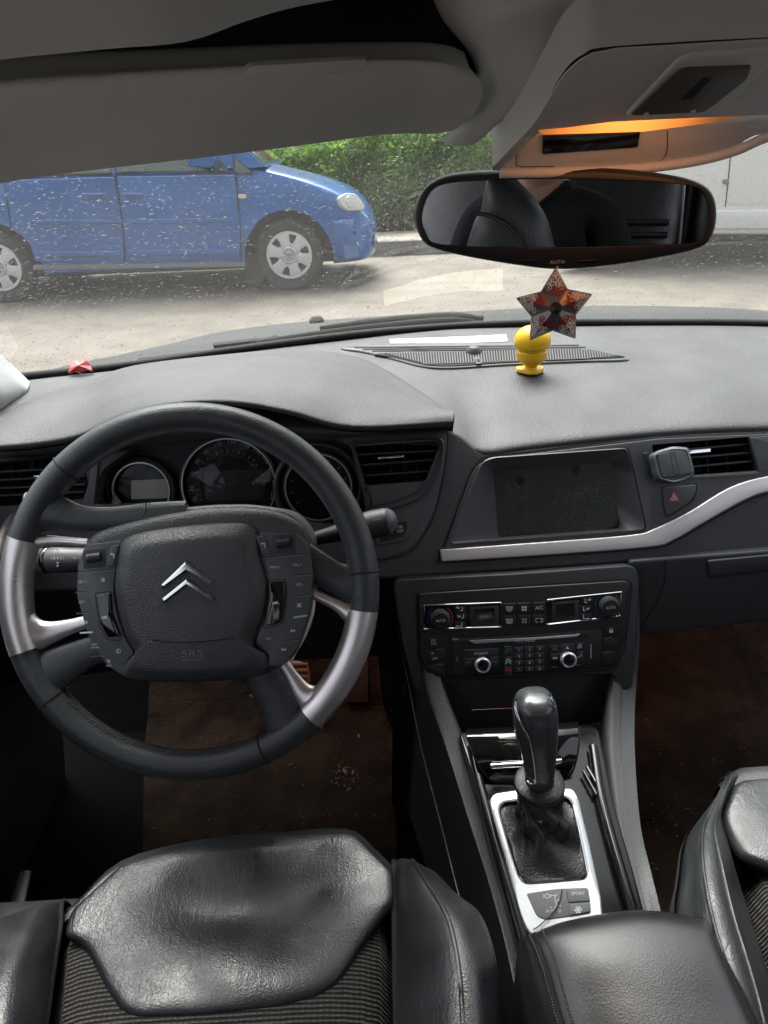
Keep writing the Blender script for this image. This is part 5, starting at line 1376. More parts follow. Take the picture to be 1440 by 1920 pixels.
for r, y0 in ((0, 1141), (1, 1164)):
    for c, x0 in enumerate((955, 983, 1011)):
        y = y0 - (x0 - 983) * 0.035
        b = sf('push_button', [(x0 - 13, y - 10), (x0 + 13, y - 11), (x0 + 13, y + 10), (x0 - 13, y + 11)], H0, H0 + 0.002, 0.0005, M['key'], rp, 2)
        hh = H0 + 0.0021
        if (r, c) == (0, 2): text('lettering', 'A/C', SF, x0, y, 6.4, M['print'], b, hh, 3)
        elif c == 0: glyph('heater_symbol', [line(-6, 4, 6, 4, 1.2), line(-6, 4, -4.5, -2, 1.2), line(6, 4, 4.5, -2, 1.2)] + [line(k, 3, k, -5, 1.1) for k in (-2.6, 0, 2.6)] + ([line(-6, -3, 6, -3, 1.1)] if r else []), SF, x0, y, 1, M['print'], b, hh)
        elif c == 1: glyph('fan_symbol', [circ(dx, dy, 2.3, 10) for dx, dy in ((-2.6, 2.4), (2.6, 2.4), (-2.6, -2.4), (2.6, -2.4))], SF, x0, y, 1, M['print'] if r == 0 else M['dimprint'], b, hh)
        else: glyph('recirculation_symbol', [arcpoly(-3.5, 0, 3.6, 60, 170, 1.2), arcpoly(-3.5, 0, 3.6, 190, 300, 1.2), arcpoly(3.5, 0, 3.6, 240, 350, 1.2), arcpoly(3.5, 0, 3.6, 10, 120, 1.2), circ(3.5, 0, 1, 6)], SF, x0, y, 1, M['print'], b, hh)
# radio
rd_ = sf('radio', [(848, 1199), (1000, 1191), (1130, 1180), (1128, 1243), (1000, 1258), (848, 1268)], H0, H0 + 0.0012, 0.0005, M['key'], rp, 3)
HR = H0 + 0.0012
sl_ = sf('disc_slot', [(880, 1201), (1000, 1196), (1078, 1190), (1088, 1188), (1082, 1194), (1000, 1200), (890, 1207)], HR, HR + 0.0016, 0.0005, M['plate'], rd_, 1)
sf('slot_shadow', [(862, 1205), (1106, 1190), (1106, 1193), (890, 1209), (862, 1208)], HR, HR + 0.0008, 0, M['joint'], rd_, 1)
text('lettering', 'MP3 HDD', SF, 984, 1201.5, 5.2, M['print'], rd_, HR + 0.0018, 3, 1.2)
text('lettering', 'disc', SF, 854, 1198, 5, M['print'], rd_, HR + 0.0002, 2, 1.1)
text('lettering', 'SOURCE', SF, 902, 1225, 4.2, M['print'], rd_, HR + 0.0022, 3, 1.1)
def rknob(x, y, lab):
    a, b = SF.px(x, y, HR + 0.008); k = SF.px(x + 1, y, HR)[0] - SF.px(x, y, HR)[0]
    kb = lathe('knob', [(13 * k, HR), (13 * k, HR + 0.006), (15 * k, HR + 0.007), (15 * k, HR + 0.0105), (13 * k, HR + 0.012), (10.5 * k, HR + 0.011)], SF, a, b, M['plate'], rd_, n=64, knurl=0.05, label=lab)
    lathe('cap', [(10.4 * k, HR + 0.0105), (9.5 * k, HR + 0.0122), (0, HR + 0.0128)], SF, a, b, M['gloss'], kb, n=32)
rknob(905, 1247, 'left silver ringed knob'); rknob(1066, 1237, 'right silver ringed knob')
for x0, x1, y0, y1 in ((870, 935, 1219, 1232), (870, 890, 1234, 1252), (919, 935, 1231, 1252), (1032, 1048, 1211, 1222), (1050, 1078, 1208, 1220), (1080, 1094, 1206, 1217), (1032, 1052, 1226, 1240), (1082, 1094, 1222, 1240)):
    dy = -(x0 + x1 - 1940) / 2 * 0.02
    sf('push_button', [(x0, y0), (x1, y0 - (x1 - x0) * 0.05), (x1, y1 - (x1 - x0) * 0.05), (x0, y1)], HR, HR + 0.0016, 0.0004, M['soft'], rd_, 1)
for s, x, y in (('BACK', 880, 1242), ('DARK', 927, 1241), ('ESC', 1040, 1217), ('MENU', 1040, 1251), ('LIST', 1084, 1247)):
    text('lettering', s, SF, x, y, 3, M['dimprint'], rd_, HR + 0.0018, 3)
glyph('up_arrow', [[(0, 3), (-3, -3), (3, -3)]], SF, 1064, 1214, 1, M['print'], rd_, HR + 0.0018)
glyph('rewind_arrows', [[(-5, 0), (0, 3), (0, -3)], [(0, 0), (5, 3), (5, -3)]], SF, 1040, 1234, 0.9, M['print'], rd_, HR + 0.0018)
glyph('note', [line(-2, -3, -2, 3, 1.2), line(3, -2, 3, 4, 1.2), line(-2, 3, 3, 4, 1.5), circ(-3, -3, 1.6, 8), circ(2, -2, 1.6, 8)], SF, 1087, 1212, 0.9, M['print'], rd_, HR + 0.0018)
text('lettering', 'BACK', SF, 1088, 1230, 3, M['print'], rd_, HR + 0.0018, 40)
keys = ['1', '2', '3', '4', '5', '6', '7', '8', '9', '*', '0', '#']
for i, s in enumerate(keys):
    x = (973, 993, 1012)[i % 3]; y = (1219, 1231, 1244, 1256)[i // 3] - (i % 3) * 1.2
    b = sf('keypad_key', [(x - 8.5, y - 5), (x + 8.5, y - 5.8), (x + 8.5, y + 4.6), (x - 8.5, y + 5.4)], HR, HR + 0.0016, 0.0005, M['soft'], rd_, 1)
    text('lettering', s, SF, x, y, 5, M['print'], b, HR + 0.0017, 3)
for y, k in ((1220, 'g'), (1240, 'w'), (1258, 'r')):
    b = sf('keypad_key', [(946, y - 8), (961, y - 8.6), (961, y + 7.6), (946, y + 8)], HR, HR + 0.0016, 0.0005, M['soft'], rd_, 1)
    if k == 'w': glyph('chevrons', [line(-5, 0, 0, 4, 1.5), line(0, 4, 5, 0, 1.5), line(-5, -4, 0, 0, 1.5), line(0, 0, 5, -4, 1.5)], SF, 953, y, 1.1, M['print'], b, HR + 0.0017)
    else: glyph('handset', [arcpoly(0, -5, 7, 45, 135, 2), circ(-5, 0, 1.6, 6), circ(5, 0, 1.6, 6)], SF, 953, y, 1, M['greenp'] if k == 'g' else M['redp'], b, HR + 0.0017, 30 if k == 'g' else 0)
# side switches
def sw(ol, lines, m=None):
    b = sf('push_button', ol, H0, H0 + 0.0014, 0.0004, M['key'], rp, 2)
    for s, x, y, h in lines: text('lettering', s, SF, x, y, h, M['print'], b, H0 + 0.0016, 3)
    return b
sw([(795, 1192), (833, 1190), (833, 1216), (796, 1218)], [('ESP', 813, 1201, 4.6), ('OFF', 813.5, 1207.5, 4.6)])
sw([(796, 1220), (833, 1218), (833, 1244), (802, 1246)], [('P', 811, 1226, 5), ('OFF', 815.5, 1235, 4.6)])
sw([(800, 1248), (833, 1246), (833, 1268), (818, 1269)], [])
lk = sw([(1132, 1178), (1162, 1172), (1160, 1194), (1130, 1198)], [])
glyph('padlock', [[(-3.6, -3.5), (3.6, -3.5), (3.6, 1.5), (-3.6, 1.5)], arcpoly(0, 1.5, 2.8, 0, 180, 1.3)], SF, 1146, 1183, 1, M['print'], lk, H0 + 0.0016)
sw([(1130, 1200), (1160, 1196), (1158, 1220), (1129, 1223)], []); sw([(1129, 1225), (1157, 1222), (1148, 1246), (1128, 1248)], [])
seam('joint', [(843, 1196), (843, 1268)], SF, H0, 1.2, M['joint'], rp, smoothp=False)
for q in ([(833, 1217), (818, 1218)], [(833, 1245), (818, 1246)], [(1132, 1197), (1148, 1195)], [(1130, 1223), (1146, 1221)]):
    seam('highlight_bar', q, SF, H0 + 0.0014, 1.0, M['dimprint'], rp, smoothp=False)
glyph('card_slot', [[(-1.4, -14), (1.4, -14), (1.4, 12), (-1.4, 12)]], SF, 1108, 1220, 1, M['dimprint'], rd_, HR)
glyph('red_lamp', [[(-1.4, -5), (1.4, -5), (1.4, 5), (-1.4, 5)]], SF, 857, 1236, 1, M['redp'], rd_, HR + 0.0004)

# ================================================================== STEERING WHEEL
TW = R_(27)
WP = Frame(atD(357, 1110, 0.737), V((1, 0, 0)), V((0, math.sin(TW), math.cos(TW))))
wc = WP.w(0.0004, 0.0, 0)
sw_ = thing('steering_wheel', 'black leather steering wheel with silver spokes and a fixed airbag hub', 'steering wheel', wc)
PXM = 1 / (WP.px(358, 1110)[0] - WP.px(357, 1110)[0])
ocx, ocy = 0.0004, 0.0012
RO = 0.1885; rt = 0.0153; RC = RO - rt
def rimpt(deg, r=RC, h=0.0): return WP.w(ocx + r * math.cos(R_(deg)), ocy + r * math.sin(R_(deg)), h)
tube('rim', [rimpt(360 * i / 120) for i in range(120)], rt, M['wleather'], sw_, n=22, closed=True, up=WP.n, sq=(0.98, 1.06))
def wp(name, ol, h0, h1, bev, m, parent, r=8, **k): return slab(name, rr(ol, r), WP, h0, h1, bev, m, parent, steps=4, **k)
def ang(px, py):
    a, b = WP.px(px, py); return math.degrees(math.atan2(b - ocy, a - ocx))
# silver sectors hugging the rim
def sector(a0, a1, parent, name='rim_cover'):
    n = 26
    return tube(name, [rimpt(a0 + (a1 - a0) * i / n, RC - 0.0008, 0.0008) for i in range(n + 1)], rt * 1.05, M['silver'], parent, n=22, up=WP.n, sq=(0.98, 1.06))
def branch(name, pts, rad, m, parent, flat=0.5, h=0.0, n=18):
    """Rounded arm in the wheel plane: centre line in photo points, half widths in photo points."""
    k = abs(WP.px(pts[0][0] + 1, pts[0][1])[0] - WP.px(*pts[0])[0])
    q = cr([(x, y, r) for (x, y), r in zip(pts, rad)], 6, False)
    return tube(name, [WP.at(x, y, h) for x, y, r in q], [r * k for x, y, r in q], m, parent, n=n, up=WP.n, sq=(1, flat), smooth=70)
sl1 = branch('silver_spoke', [(36, 1022), (64, 1016), (110, 1014), (165, 1018)], [30, 16, 9, 8], M['silver'], sw_, 0.9)
branch('silver_arm', [(40, 1186), (66, 1190), (92, 1187), (130, 1176), (170, 1164)], [50, 36, 23, 15, 12], M['silver'], sl1, 0.6)
a0, a1 = ang(14, 1001), ang(18, 1232); a1 = a1 if a1 > 0 else a1 + 360
sector(a0, a1, sl1)
sl2 = branch('silver_spoke', [(688, 1166), (662, 1152), (630, 1133), (584, 1112)], [34, 22, 12, 9], M['silver'], sw_, 0.8)
branch('silver_arm', [(612, 1318), (590, 1314), (568, 1299), (547, 1268), (529, 1240)], [52, 37, 21, 13, 12], M['silver'], sl2, 0.6)
sector(ang(597, 1355), ang(706, 1146), sl2)
branch('silver_link', [(588, 1116), (584, 1150), (570, 1190), (552, 1220), (538, 1244)], [5, 5.5, 5.5, 6, 9], M['silver'], sl2, 0.8, -0.004)
# leather spokes
s1 = branch('leather_spoke', [(52, 962), (96, 960), (150, 972), (210, 972), (280, 966), (350, 964)], [40, 36, 26, 22, 24, 26], M['wleather'], sw_, 0.55)
s2 = branch('leather_spoke', [(62, 1282), (92, 1262), (126, 1242), (170, 1222), (240, 1200)], [46, 44, 36, 28, 28], M['wleather'], sw_, 0.42)
s3 = branch('leather_spoke', [(690, 1096), (664, 1094), (630, 1084), (590, 1062), (550, 1040)], [48, 40, 30, 32, 36], M['wleather'], sw_, 0.5)
s4 = branch('leather_spoke', [(548, 1378), (538, 1352), (522, 1316), (500, 1278), (480, 1246)], [52, 44, 38, 36, 36], M['wleather'], sw_, 0.42)
# seams of the leather sections, and stitches along the inner edge
def ringseam(deg, m, wd=0.0008):
    path = []
    for i in range(20):
        t = 2 * math.pi * i / 20
        r = RC + rt * 1.0 * math.cos(t); h = rt * 1.07 * math.sin(t)
        path.append(rimpt(deg, r, h))
    return tube('seam', path, wd, m, sw_, n=5, closed=True)
for px, py in ((128, 882), (704, 1070), (74, 1330), (490, 1392)):
    ringseam(ang(px, py), M['joint'], 0.0009)
def stitches(d0, d1, step=1.15):
    d = d0; k = 0
    while d < d1:
        ra, rb = RC - rt * 0.86, RC - rt * 0.985
        tube('stitch', [rimpt(d, ra, rt * 0.56), rimpt(d + step * 0.6, rb, rt * 0.3)], 0.0005, M['thread'], sw_, n=4)
        d += step
stitches(ang(130, 1312) % 360, ang(478, 1392) % 360)
for k in range(24):
    x = 136 + k * 6.2
    y = 950 - (x - 136) * 0.03
    seam('stitch', [(x, y - 3), (x + 4, y + 1)], WP, 0.0105, 1.2, M['thread'], s1, smoothp=False)
    seam('stitch', [(x + 4, y - 3), (x, y + 1)], WP, 0.0105, 1.2, M['thread'], s1, smoothp=False)
seam('seam', [(272, 943), (274, 956), (264, 974)], WP, 0.0105, 1.6, M['joint'], s1)
for k in range(12):
    x = 588 + k * 4.5; y = 1024 + k * 3.3
    seam('stitch', [(x, y), (x + 4, y - 0.5)], WP, 0.006, 1.1, M['thread'], s3, smoothp=False)
# hub ---------------------------------------------------------------------
hubo = [(143, 1062), (160, 1012), (196, 990), (290, 966), (400, 952), (500, 956), (556, 978), (578, 1014), (588, 1080), (580, 1150), (558, 1218), (528, 1252), (470, 1274), (380, 1281), (290, 1281), (242, 1275), (200, 1250), (162, 1190), (142, 1116)]
HBZ = 0.016
hp_ = P(WP, cr(hubo, 5), HBZ)
hub = slab2('hub', hp_, WP, -0.05, HBZ, 0.012, M['hub'], sw_, steps=5, smooth=50)
# shoulder behind the pad (the light ridge seen above it)
wp('hub_shoulder', [(170, 1010), (200, 980), (300, 955), (400, 946), (470, 945), (540, 956), (574, 986), (588, 1030), (560, 1060), (300, 1060), (180, 1060)], -0.07, 0.004, 0.014, M['hub'], sw_, 20)
# domed airbag cover
abo = [(236, 1008), (330, 988), (440, 980), (478, 992), (486, 1040), (500, 1100), (494, 1150), (480, 1186), (474, 1212), (500, 1230), (484, 1268), (380, 1279), (290, 1279), (236, 1272), (234, 1248), (252, 1226), (236, 1196), (222, 1150), (214, 1100), (220, 1050)]
ab = P(WP, cr(abo, 5), HBZ + 0.004)
acx = sum(a for a, b in ab) / len(ab); acy = sum(b for a, b in ab) / len(ab)
def dome(x, y): return 0.013 * (1 - ((x - acx) / 0.10) ** 2 * 0.7 - ((y - acy) / 0.13) ** 2 * 0.7)
ac = pillow('airbag_cover', ab, WP, HBZ - 0.002, 0.003, M['hub'], hub, p=9, rings=26, smooth=50, roll=0.5, fn=lambda x, y, t: max(0.0, dome(x, y)) * min(1.0, t * 6))
def HDat(px, py):
    h = HBZ + 0.010
    for _ in range(3):
        a, b = WP.px(px, py, h); h = HBZ - 0.002 + 0.004 + 0.003 + max(0.0, dome(a, b))
    return h
HD = HDat(350, 1090)
# emblem: two chevrons, bevelled
def chevron(ol, name):
    p = ccw(P(WP, ol, HD + 0.001)); n = len(p)
    o = slab2(name, p, WP, HD - 0.006, HD + 0.003, 0.0022, M['chrome'], ac, steps=2, smooth=20)
    return o
chevron([(302, 1096), (348, 1052), (397, 1088), (397, 1098), (350, 1072), (304, 1106)], 'emblem')
chevron([(304, 1122), (350, 1085), (399, 1118), (400, 1127), (350, 1098), (306, 1132)], 'emblem')
text('lettering', 'SRS', WP, 361, 1226, 13, M['emboss'], ac, HDat(361, 1226) + 0.0012, 3, 1.45, 0.0004)
text('lettering', 'AIRBAG', WP, 362, 1236.5, 6, M['emboss'], ac, HDat(362, 1236) + 0.0016, 3, 1.35, 0.0004)
seam('crease', [(285, 1200), (330, 1204), (390, 1202), (440, 1196)], WP, HDat(370, 1203) + 0.0004, 2.2, M['joint'], ac)
# button pods
def pod(ol, lab):
    return slab('button_pod', rr(ol, 6), WP, 0.0, HBZ + 0.0022, 0.002, M['bkey'], hub, label=lab)
pL = pod([(146, 1060), (160, 1022), (226, 1014), (229, 1024), (216, 1068), (212, 1110), (220, 1156), (234, 1198), (252, 1224), (234, 1246), (240, 1272), (200, 1248), (164, 1190), (144, 1116)], 'left button pod')
pR = pod([(482, 1002), (490, 998), (560, 1002), (578, 1022), (587, 1080), (579, 1150), (558, 1216), (530, 1249), (502, 1250), (504, 1230), (478, 1208), (484, 1182), (498, 1150), (504, 1100), (492, 1050)], 'right button pod')
HP = HBZ + 0.0022
def wb(name, ol, dh, bev, m, parent, r=3): return slab(name, rr(ol, r), WP, HBZ, HP + dh, bev, m, parent)
for pd, wh, pg in ((pL, [(163, 1041), (190, 1036), (190, 1054), (164, 1058)], [(208, 1024), (224, 1021), (212, 1062), (198, 1062)]), (pR, [(518, 1013), (545, 1010), (546, 1028), (518, 1030)], [(479, 1006), (496, 1004), (508, 1040), (492, 1041)])):
    wb('dish', [(wh[0][0] - 8, wh[0][1] - 10), (wh[1][0] + 8, wh[1][1] - 9), (wh[2][0] + 8, wh[2][1] + 9), (wh[3][0] - 8, wh[3][1] + 9)], 0.0003, 0.0003, M['soft'], pd, 4)
    cx = sum(p[0] for p in wh) / 4; cy = sum(p[1] for p in wh) / 4
    path = [WP.at(wh[0][0] + 1, cy, HP), WP.at(wh[1][0] - 1, cy - 3, HP)]
    tube('scroll_wheel', path, 0.0046, M['soft'], pd, n=26)
    for k in range(9):
        x = wh[0][0] + 3 + k * 2.6
        seam('ridge', [(x, cy - 6), (x, cy + 6)], WP, HP + 0.0046, 1.0, M['joint'], pd, smoothp=False)
    b = wb('push_button', pg, 0.0016, 0.0008, M['bkey'], pd)
    gx = sum(p[0] for p in pg) / 4; gy = sum(p[1] for p in pg) / 4
    glyph('return_arrow', [line(2.5, 3, -1.5, 3, 1.6), line(2.5, 3, 2.5, -3.5, 1.6), [(-1, 5), (-1, 1), (-4, 3)]], WP, gx, gy, 1.2, M['print'], b, HP + 0.0017)
wb('horn_button', [(180, 1116), (206, 1112), (208, 1150), (226, 1192), (202, 1196), (188, 1170)], 0.003, 0.0014, M['gloss'], pL, 4)
wb('horn_button', [(504, 1092), (532, 1090), (534, 1112), (528, 1164), (520, 1170), (498, 1174), (500, 1150), (506, 1120)], 0.003, 0.0014, M['gloss'], pR, 4)
seam('joint', rr([(178, 1112), (209, 1108), (211, 1150), (229, 1195), (226, 1201), (202, 1200), (186, 1172)], 5), WP, HP, 1.6, M['joint'], pL, smoothp=False, closed=True)
seam('joint', rr([(501, 1088), (536, 1086), (538, 1112), (531, 1167), (520, 1174), (494, 1178), (497, 1150), (503, 1120)], 5), WP, HP, 1.6, M['joint'], pR, smoothp=False, closed=True)
for x, y, pd in ((197, 1158, pL), (517, 1131, pR)):
    glyph('horn_symbol', [[(-6, 2), (-2, 2), (4, 4.4), (4, -1), (-2, -2), (-6, -2)], line(5, -1.5, 7, -1.5, 1.2)], WP, x, y, 1, M['print'], pd, HP + 0.0032)
for q, pd in (([(146, 1072), (217, 1067)], pL), ([(140, 1110), (161, 1109)], pL), ([(143, 1149), (164, 1148)], pL), ([(170, 1229), (197, 1228)], pL), ([(488, 1046), (574, 1038)], pR), ([(553, 1079), (583, 1076)], pR), ([(554, 1117), (583, 1114)], pR), ([(532, 1202), (560, 1199)], pR)):
    seam('joint', q, WP, HP, 1.6, M['joint'], pd, smoothp=False)
    seam('highlight_bar', [(x, y + 1.6) for x, y in q], WP, HP, 1.0, M['dimprint'], pd, smoothp=False)
for q, pd in (([(150, 1187), (174, 1186)], pL), ([(550, 1158), (576, 1154)], pR)):
    seam('chrome_bar', q, WP, HP + 0.0004, 4, M['plate'], pd, smoothp=False)
for s, x, y, h, pd in (('SET +', 154.5, 1091.5, 4.4, pL), ('SET -', 154.5, 1129, 4.4, pL), ('LIMIT', 177, 1208.5, 3.4, pL), ('CRUISE', 178, 1214, 3.4, pL), ('OFF', 204, 1248.5, 4, pL), ('MENU', 514.5, 1063.5, 4.6, pR), ('VOL +', 557.5, 1059.5, 4.6, pR), ('VOL -', 562.5, 1096, 4.4, pR), ('LIST', 503.5, 1197.5, 4.2, pR)):
    text('lettering', s, WP, x, y, h, M['print'], pd, HP + 0.0002, 2)
glyph('dimmer_symbol', [arcpoly(0, 0, 4, 0, 360, 1.0, 16), arcpoly(0, 0, 2, -90, 90, 3, 8)], WP, 192.5, 1087, 0.9, M['print'], pL, HP)
glyph('pause_symbol', [line(-2, 3, -2, -3, 2.2), line(2, 3, 2, -3, 2.2)], WP, 160.5, 1167, 1, M['print'], pL, HP)
glyph('handset', [arcpoly(0, 0, 4.6, 0, 360, 1.0, 16), line(-1, 2.6, 0, -2.6, 1.8)], WP, 222, 1221, 0.9, M['print'], pL, HP)
glyph('cart_symbol', [line(-4, 3, 3, 2, 1.3), line(-2, 3, -1, -2, 1.3), line(3, 3, 1, -3, 1.3), line(-1, -2, 3, -2, 1.3)], WP, 203.5, 1240, 1, M['print'], pL, HP)
glyph('mute_symbol', [line(-4.5, 4, 4.5, -4, 1.3), line(-4.5, -4, 4.5, 4, 1.3), [(-2.5, 2), (1.5, 3.5), (1.5, -3.5), (-2.5, -2)]], WP, 561, 1135, 1, M['print'], pR, HP)
glyph('forward_arrows', [[(-4.5, 3), (-4.5, -3), (0, 0)], [(0, 3), (0, -3), (4.5, 0)]], WP, 549.5, 1182.5, 1, M['print'], pR, HP)
glyph('back_arrows', [[(4.5, 3), (4.5, -3), (0, 0)], [(0, 3), (0, -3), (-4.5, 0)]], WP, 531, 1218, 1, M['print'], pR, HP)
seam('joint', cr([(486, 996), (494, 1044), (506, 1100), (500, 1150), (486, 1184), (478, 1209), (504, 1230), (486, 1266)], 4, False), WP, HP, 1.8, M['joint'], hub, smoothp=False)
seam('joint', cr([(228, 1014), (231, 1024), (218, 1068), (213, 1110), (221, 1156), (236, 1198), (254, 1224), (235, 1247), (248, 1270)], 4, False), WP, HP, 1.8, M['joint'], hub, smoothp=False)
# column behind the wheel and its stalks
co = thing('steering_column', 'black steering column shroud between wheel and dashboard', 'steering column', WP.w(0, 0, -0.1))
cf = Frame(WP.w(0.0, -0.005, 0), WP.u, WP.v)
slab2('shroud', rr([(-0.075, -0.07), (0.075, -0.07), (0.085, 0.0), (0.07, 0.055), (-0.07, 0.055), (-0.085, 0.0)], 0.02), cf, -0.26, -0.06, 0.02, M['soft'], co, steps=4)
stk = thing('wiper_stalk', 'black wiper stalk with a rounded end right of the steering wheel', 'stalk', FA.at(700, 980, 0.05))
q0, q1 = atY(540, 1022, 0.74), atY(728, 977, 0.74)
dr_ = (q1 - q0).normalized()
SK = Frame(q1, dr_.cross(V((0, 0, 1))).normalized(), V((0, 0, 1)))
path = [q0.lerp(q1, t) for t in (0, 0.25, 0.5, 0.72, 0.85, 1.0)]
tube('stalk_arm', [q0.lerp(q1, t) for t in (0, 0.3, 0.62)], [0.008, 0.008, 0.011], M['black'], stk, n=16)
tube('stalk_body', [q0.lerp(q1, t) for t in (0.6, 0.66, 0.72, 0.85, 1.0)], [0.010, 0.014, 0.0155, 0.0165, 0.0155], M['soft'], stk, n=24)
ef = Frame(q1 + V((0.002, -0.003, 0)), V((0.35, 0.9, 0)).normalized() * 1.0, V((0, 0, 1)))
efn = (dr_ + V((0, -0.9, 0.35))).normalized()
eu = V((0, 0, 1)).cross(efn).normalized(); EF = Frame(q1 - efn * 0.004, eu, efn.cross(eu))
lathe('end_cap', [(0.0150, -0.006), (0.0152, 0.0), (0.0135, 0.005), (0.008, 0.009), (0.0, 0.0102)], EF, 0, 0, M['satin'], stk, n=32)
sf2 = Frame(q0.lerp(q1, 0.8) + V((0, -0.0158, 0.006)), dr_, V((0, 0.35, 0.94)))
text('lettering', 'AUTO', sf2, 707, 974, 3.4, M['print'], stk, 0.0012, 4, 1.2)
stl = thing('light_stalk', 'black light stalk with white symbols left of the steering wheel', 'stalk', atY(110, 1048, 0.72))
q0, q1 = atY(60, 1050, 0.735), atY(250, 1050, 0.71)
dl_ = (q1 - q0).normalized()
tube('stalk_body', [q0.lerp(q1, t) for t in (0.06, 0.1, 0.33, 0.34, 0.6, 1.0)], [0.011, 0.0145, 0.0145, 0.0140, 0.0135, 0.012], M['satin'], stl, n=28)
tube('twist_ring', [q0.lerp(q1, t) for t in (0.145, 0.15, 0.19, 0.195)], [0.0146, 0.0152, 0.0152, 0.0146], M['gloss'], stl, n=28)
lf = Frame(q0.lerp(q1, 0.25) + V((0, -0.0148, 0.0)), dl_, V((0, 0.45, 0.89)))
glyph('lamp_symbols', [arcpoly(-8, 0, 3, -90, 90, 1.2), line(-8, 3, -8, -3, 1.2), line(-11, 2, -14, 2, 1), line(-11, 0, -14, 0, 1), line(-11, -2, -14, -2, 1), arcpoly(-1, 0, 3, -90, 90, 1.2), line(-1, 3, -1, -3, 1.2),
      arcpoly(8, 0, 3, 90, 270, 1.2), line(8, 3, 8, -3, 1.2), line(11, 2.4, 14, 2.4, 1), line(11, 0, 14, 0, 1), line(11, -2.4, 14, -2.4, 1), [(0, 13), (-3, 9), (3, 9)], [(0, 19), (-3, 15), (3, 15)], [(0, -13), (-3, -9), (3, -9)], [(0, -19), (-3, -15), (3, -15)]], lf, 108, 1046, 0.9, M['print'], stl, 0.0012)
glyph('indicator_arrow', [line(3, 0, -3, 0, 1.2), [(-6, 0), (-2, 3), (-2, -3)]], lf, 142, 1046, 0.9, M['print'], stl, 0.0010)
# pedals ------------------------------------------------------------------
M['pedal'] = mat('pedal_rubber', (0.15, 0.12, 0.1), 0.6)
M['pedal2'] = mat('accelerator_rubber', (0.04, 0.033, 0.03), 0.6)
def pedal(name, ol, Y, nrib, vert, label):
    pm = M['pedal2'] if vert else M['pedal']
    cx = sum(p[0] for p in ol) / len(ol); cy = sum(p[1] for p in ol) / len(ol)
    o = atY(cx, cy, Y); fr = Frame(o, V((1, 0, 0)), V((0, 0.55, 0.83)))
    t = thing(name, label, 'pedal', o)
    slab('pad', rr(ol, 6), fr, -0.012, 0.0, 0.003, pm, t)
    x0, x1 = min(p[0] for p in ol), max(p[0] for p in ol); y0, y1 = min(p[1] for p in ol), max(p[1] for p in ol)
    for i in range(nrib):
        f = (i + 0.5) / nrib
        if vert: q = [(x0 + (x1 - x0) * f - 2, y0 + 4), (x0 + (x1 - x0) * f + 2, y0 + 4), (x0 + (x1 - x0) * f + 2.4, y1 - 3), (x0 + (x1 - x0) * f - 1.6, y1 - 3)]
        else: q = [(x0 + 4, y0 + (y1 - y0) * f - 2.6), (x1 - 4, y0 + (y1 - y0) * f - 3), (x1 - 4, y0 + (y1 - y0) * f + 2), (x0 + 4, y0 + (y1 - y0) * f + 2.4)]
        slab('rib', rr(q, 1), fr, -0.002, 0.004, 0.001, pm, t)
    tube('pedal_arm', [fr.w(0, 0, -0.012), fr.w(0, 0.10, -0.03), fr.w(0, 0.28, 0.0)], 0.008, M['black'], t, n=8)
pedal('brake_pedal', [(468, 1240), (560, 1240), (578, 1250), (581, 1276), (574, 1304), (480, 1312), (464, 1290)], 1.06, 6, False, 'ribbed brake pedal glowing orange behind the lower right spoke')
pedal('accelerator_pedal', [(648, 1236), (686, 1234), (690, 1316), (650, 1320)], 1.08, 8, True, 'ribbed accelerator pedal right of the steering wheel rim')

# ================================================================== SEATS
def weave():
    m = mat('woven_seat_cloth', (0.04, 0.038, 0.034), 0.9)
    t = m.node_tree; b = t.nodes['Principled BSDF']; L = t.links.new
    tc = t.nodes.new('ShaderNodeTexCoord')
    nz = t.nodes.new('ShaderNodeTexNoise'); nz.inputs['Scale'].default_value = 90; L(tc.outputs['Object'], nz.inputs['Vector'])
    vm = t.nodes.new('ShaderNodeVectorMath'); vm.operation = 'MULTIPLY_ADD'; vm.inputs[1].default_value = (0.0012,) * 3
    L(nz.outputs['Color'], vm.inputs[0]); L(tc.outputs['Object'], vm.inputs[2])
    w1 = t.nodes.new('ShaderNodeTexWave'); w1.inputs['Scale'].default_value = 78; w1.bands_direction = 'Y'; L(vm.outputs[0], w1.inputs['Vector'])
    w2 = t.nodes.new('ShaderNodeTexWave'); w2.inputs['Scale'].default_value = 60; w2.bands_direction = 'X'; L(vm.outputs[0], w2.inputs['Vector'])
    mu = t.nodes.new('ShaderNodeMath'); mu.operation = 'MULTIPLY'; L(w1.outputs['Fac'], mu.inputs[0]); 
    ad = t.nodes.new('ShaderNodeMath'); ad.operation = 'MULTIPLY_ADD'; ad.inputs[1].default_value = 0.45; ad.inputs[2].default_value = 0.55
    L(w2.outputs['Fac'], ad.inputs[0]); L(ad.outputs[0], mu.inputs[1])
    mx = t.nodes.new('ShaderNodeMix'); mx.data_type = 'RGBA'; mx.inputs[6].default_value = (0.006, 0.006, 0.006, 1); mx.inputs[7].default_value = (0.12, 0.112, 0.098, 1)
    L(mu.outputs[0], mx.inputs[0]); L(mx.outputs[2], b.inputs['Base Color'])
    bn = t.nodes.new('ShaderNodeBump'); bn.inputs['Distance'].default_value = 0.002; L(mu.outputs[0], bn.inputs['Height']); L(bn.outputs[0], b.inputs['Normal'])
    return m
M['weave'] = weave()
M['mesh_side'] = mat('seat_side_cloth', (0.035, 0.034, 0.03), 0.9, bump=[('grain', 700, 0.001)])
ds = thing('driver_seat', 'worn black leather driver seat with woven cloth inserts below the steering wheel', 'car seat', atZ(450, 1800, 0.26))
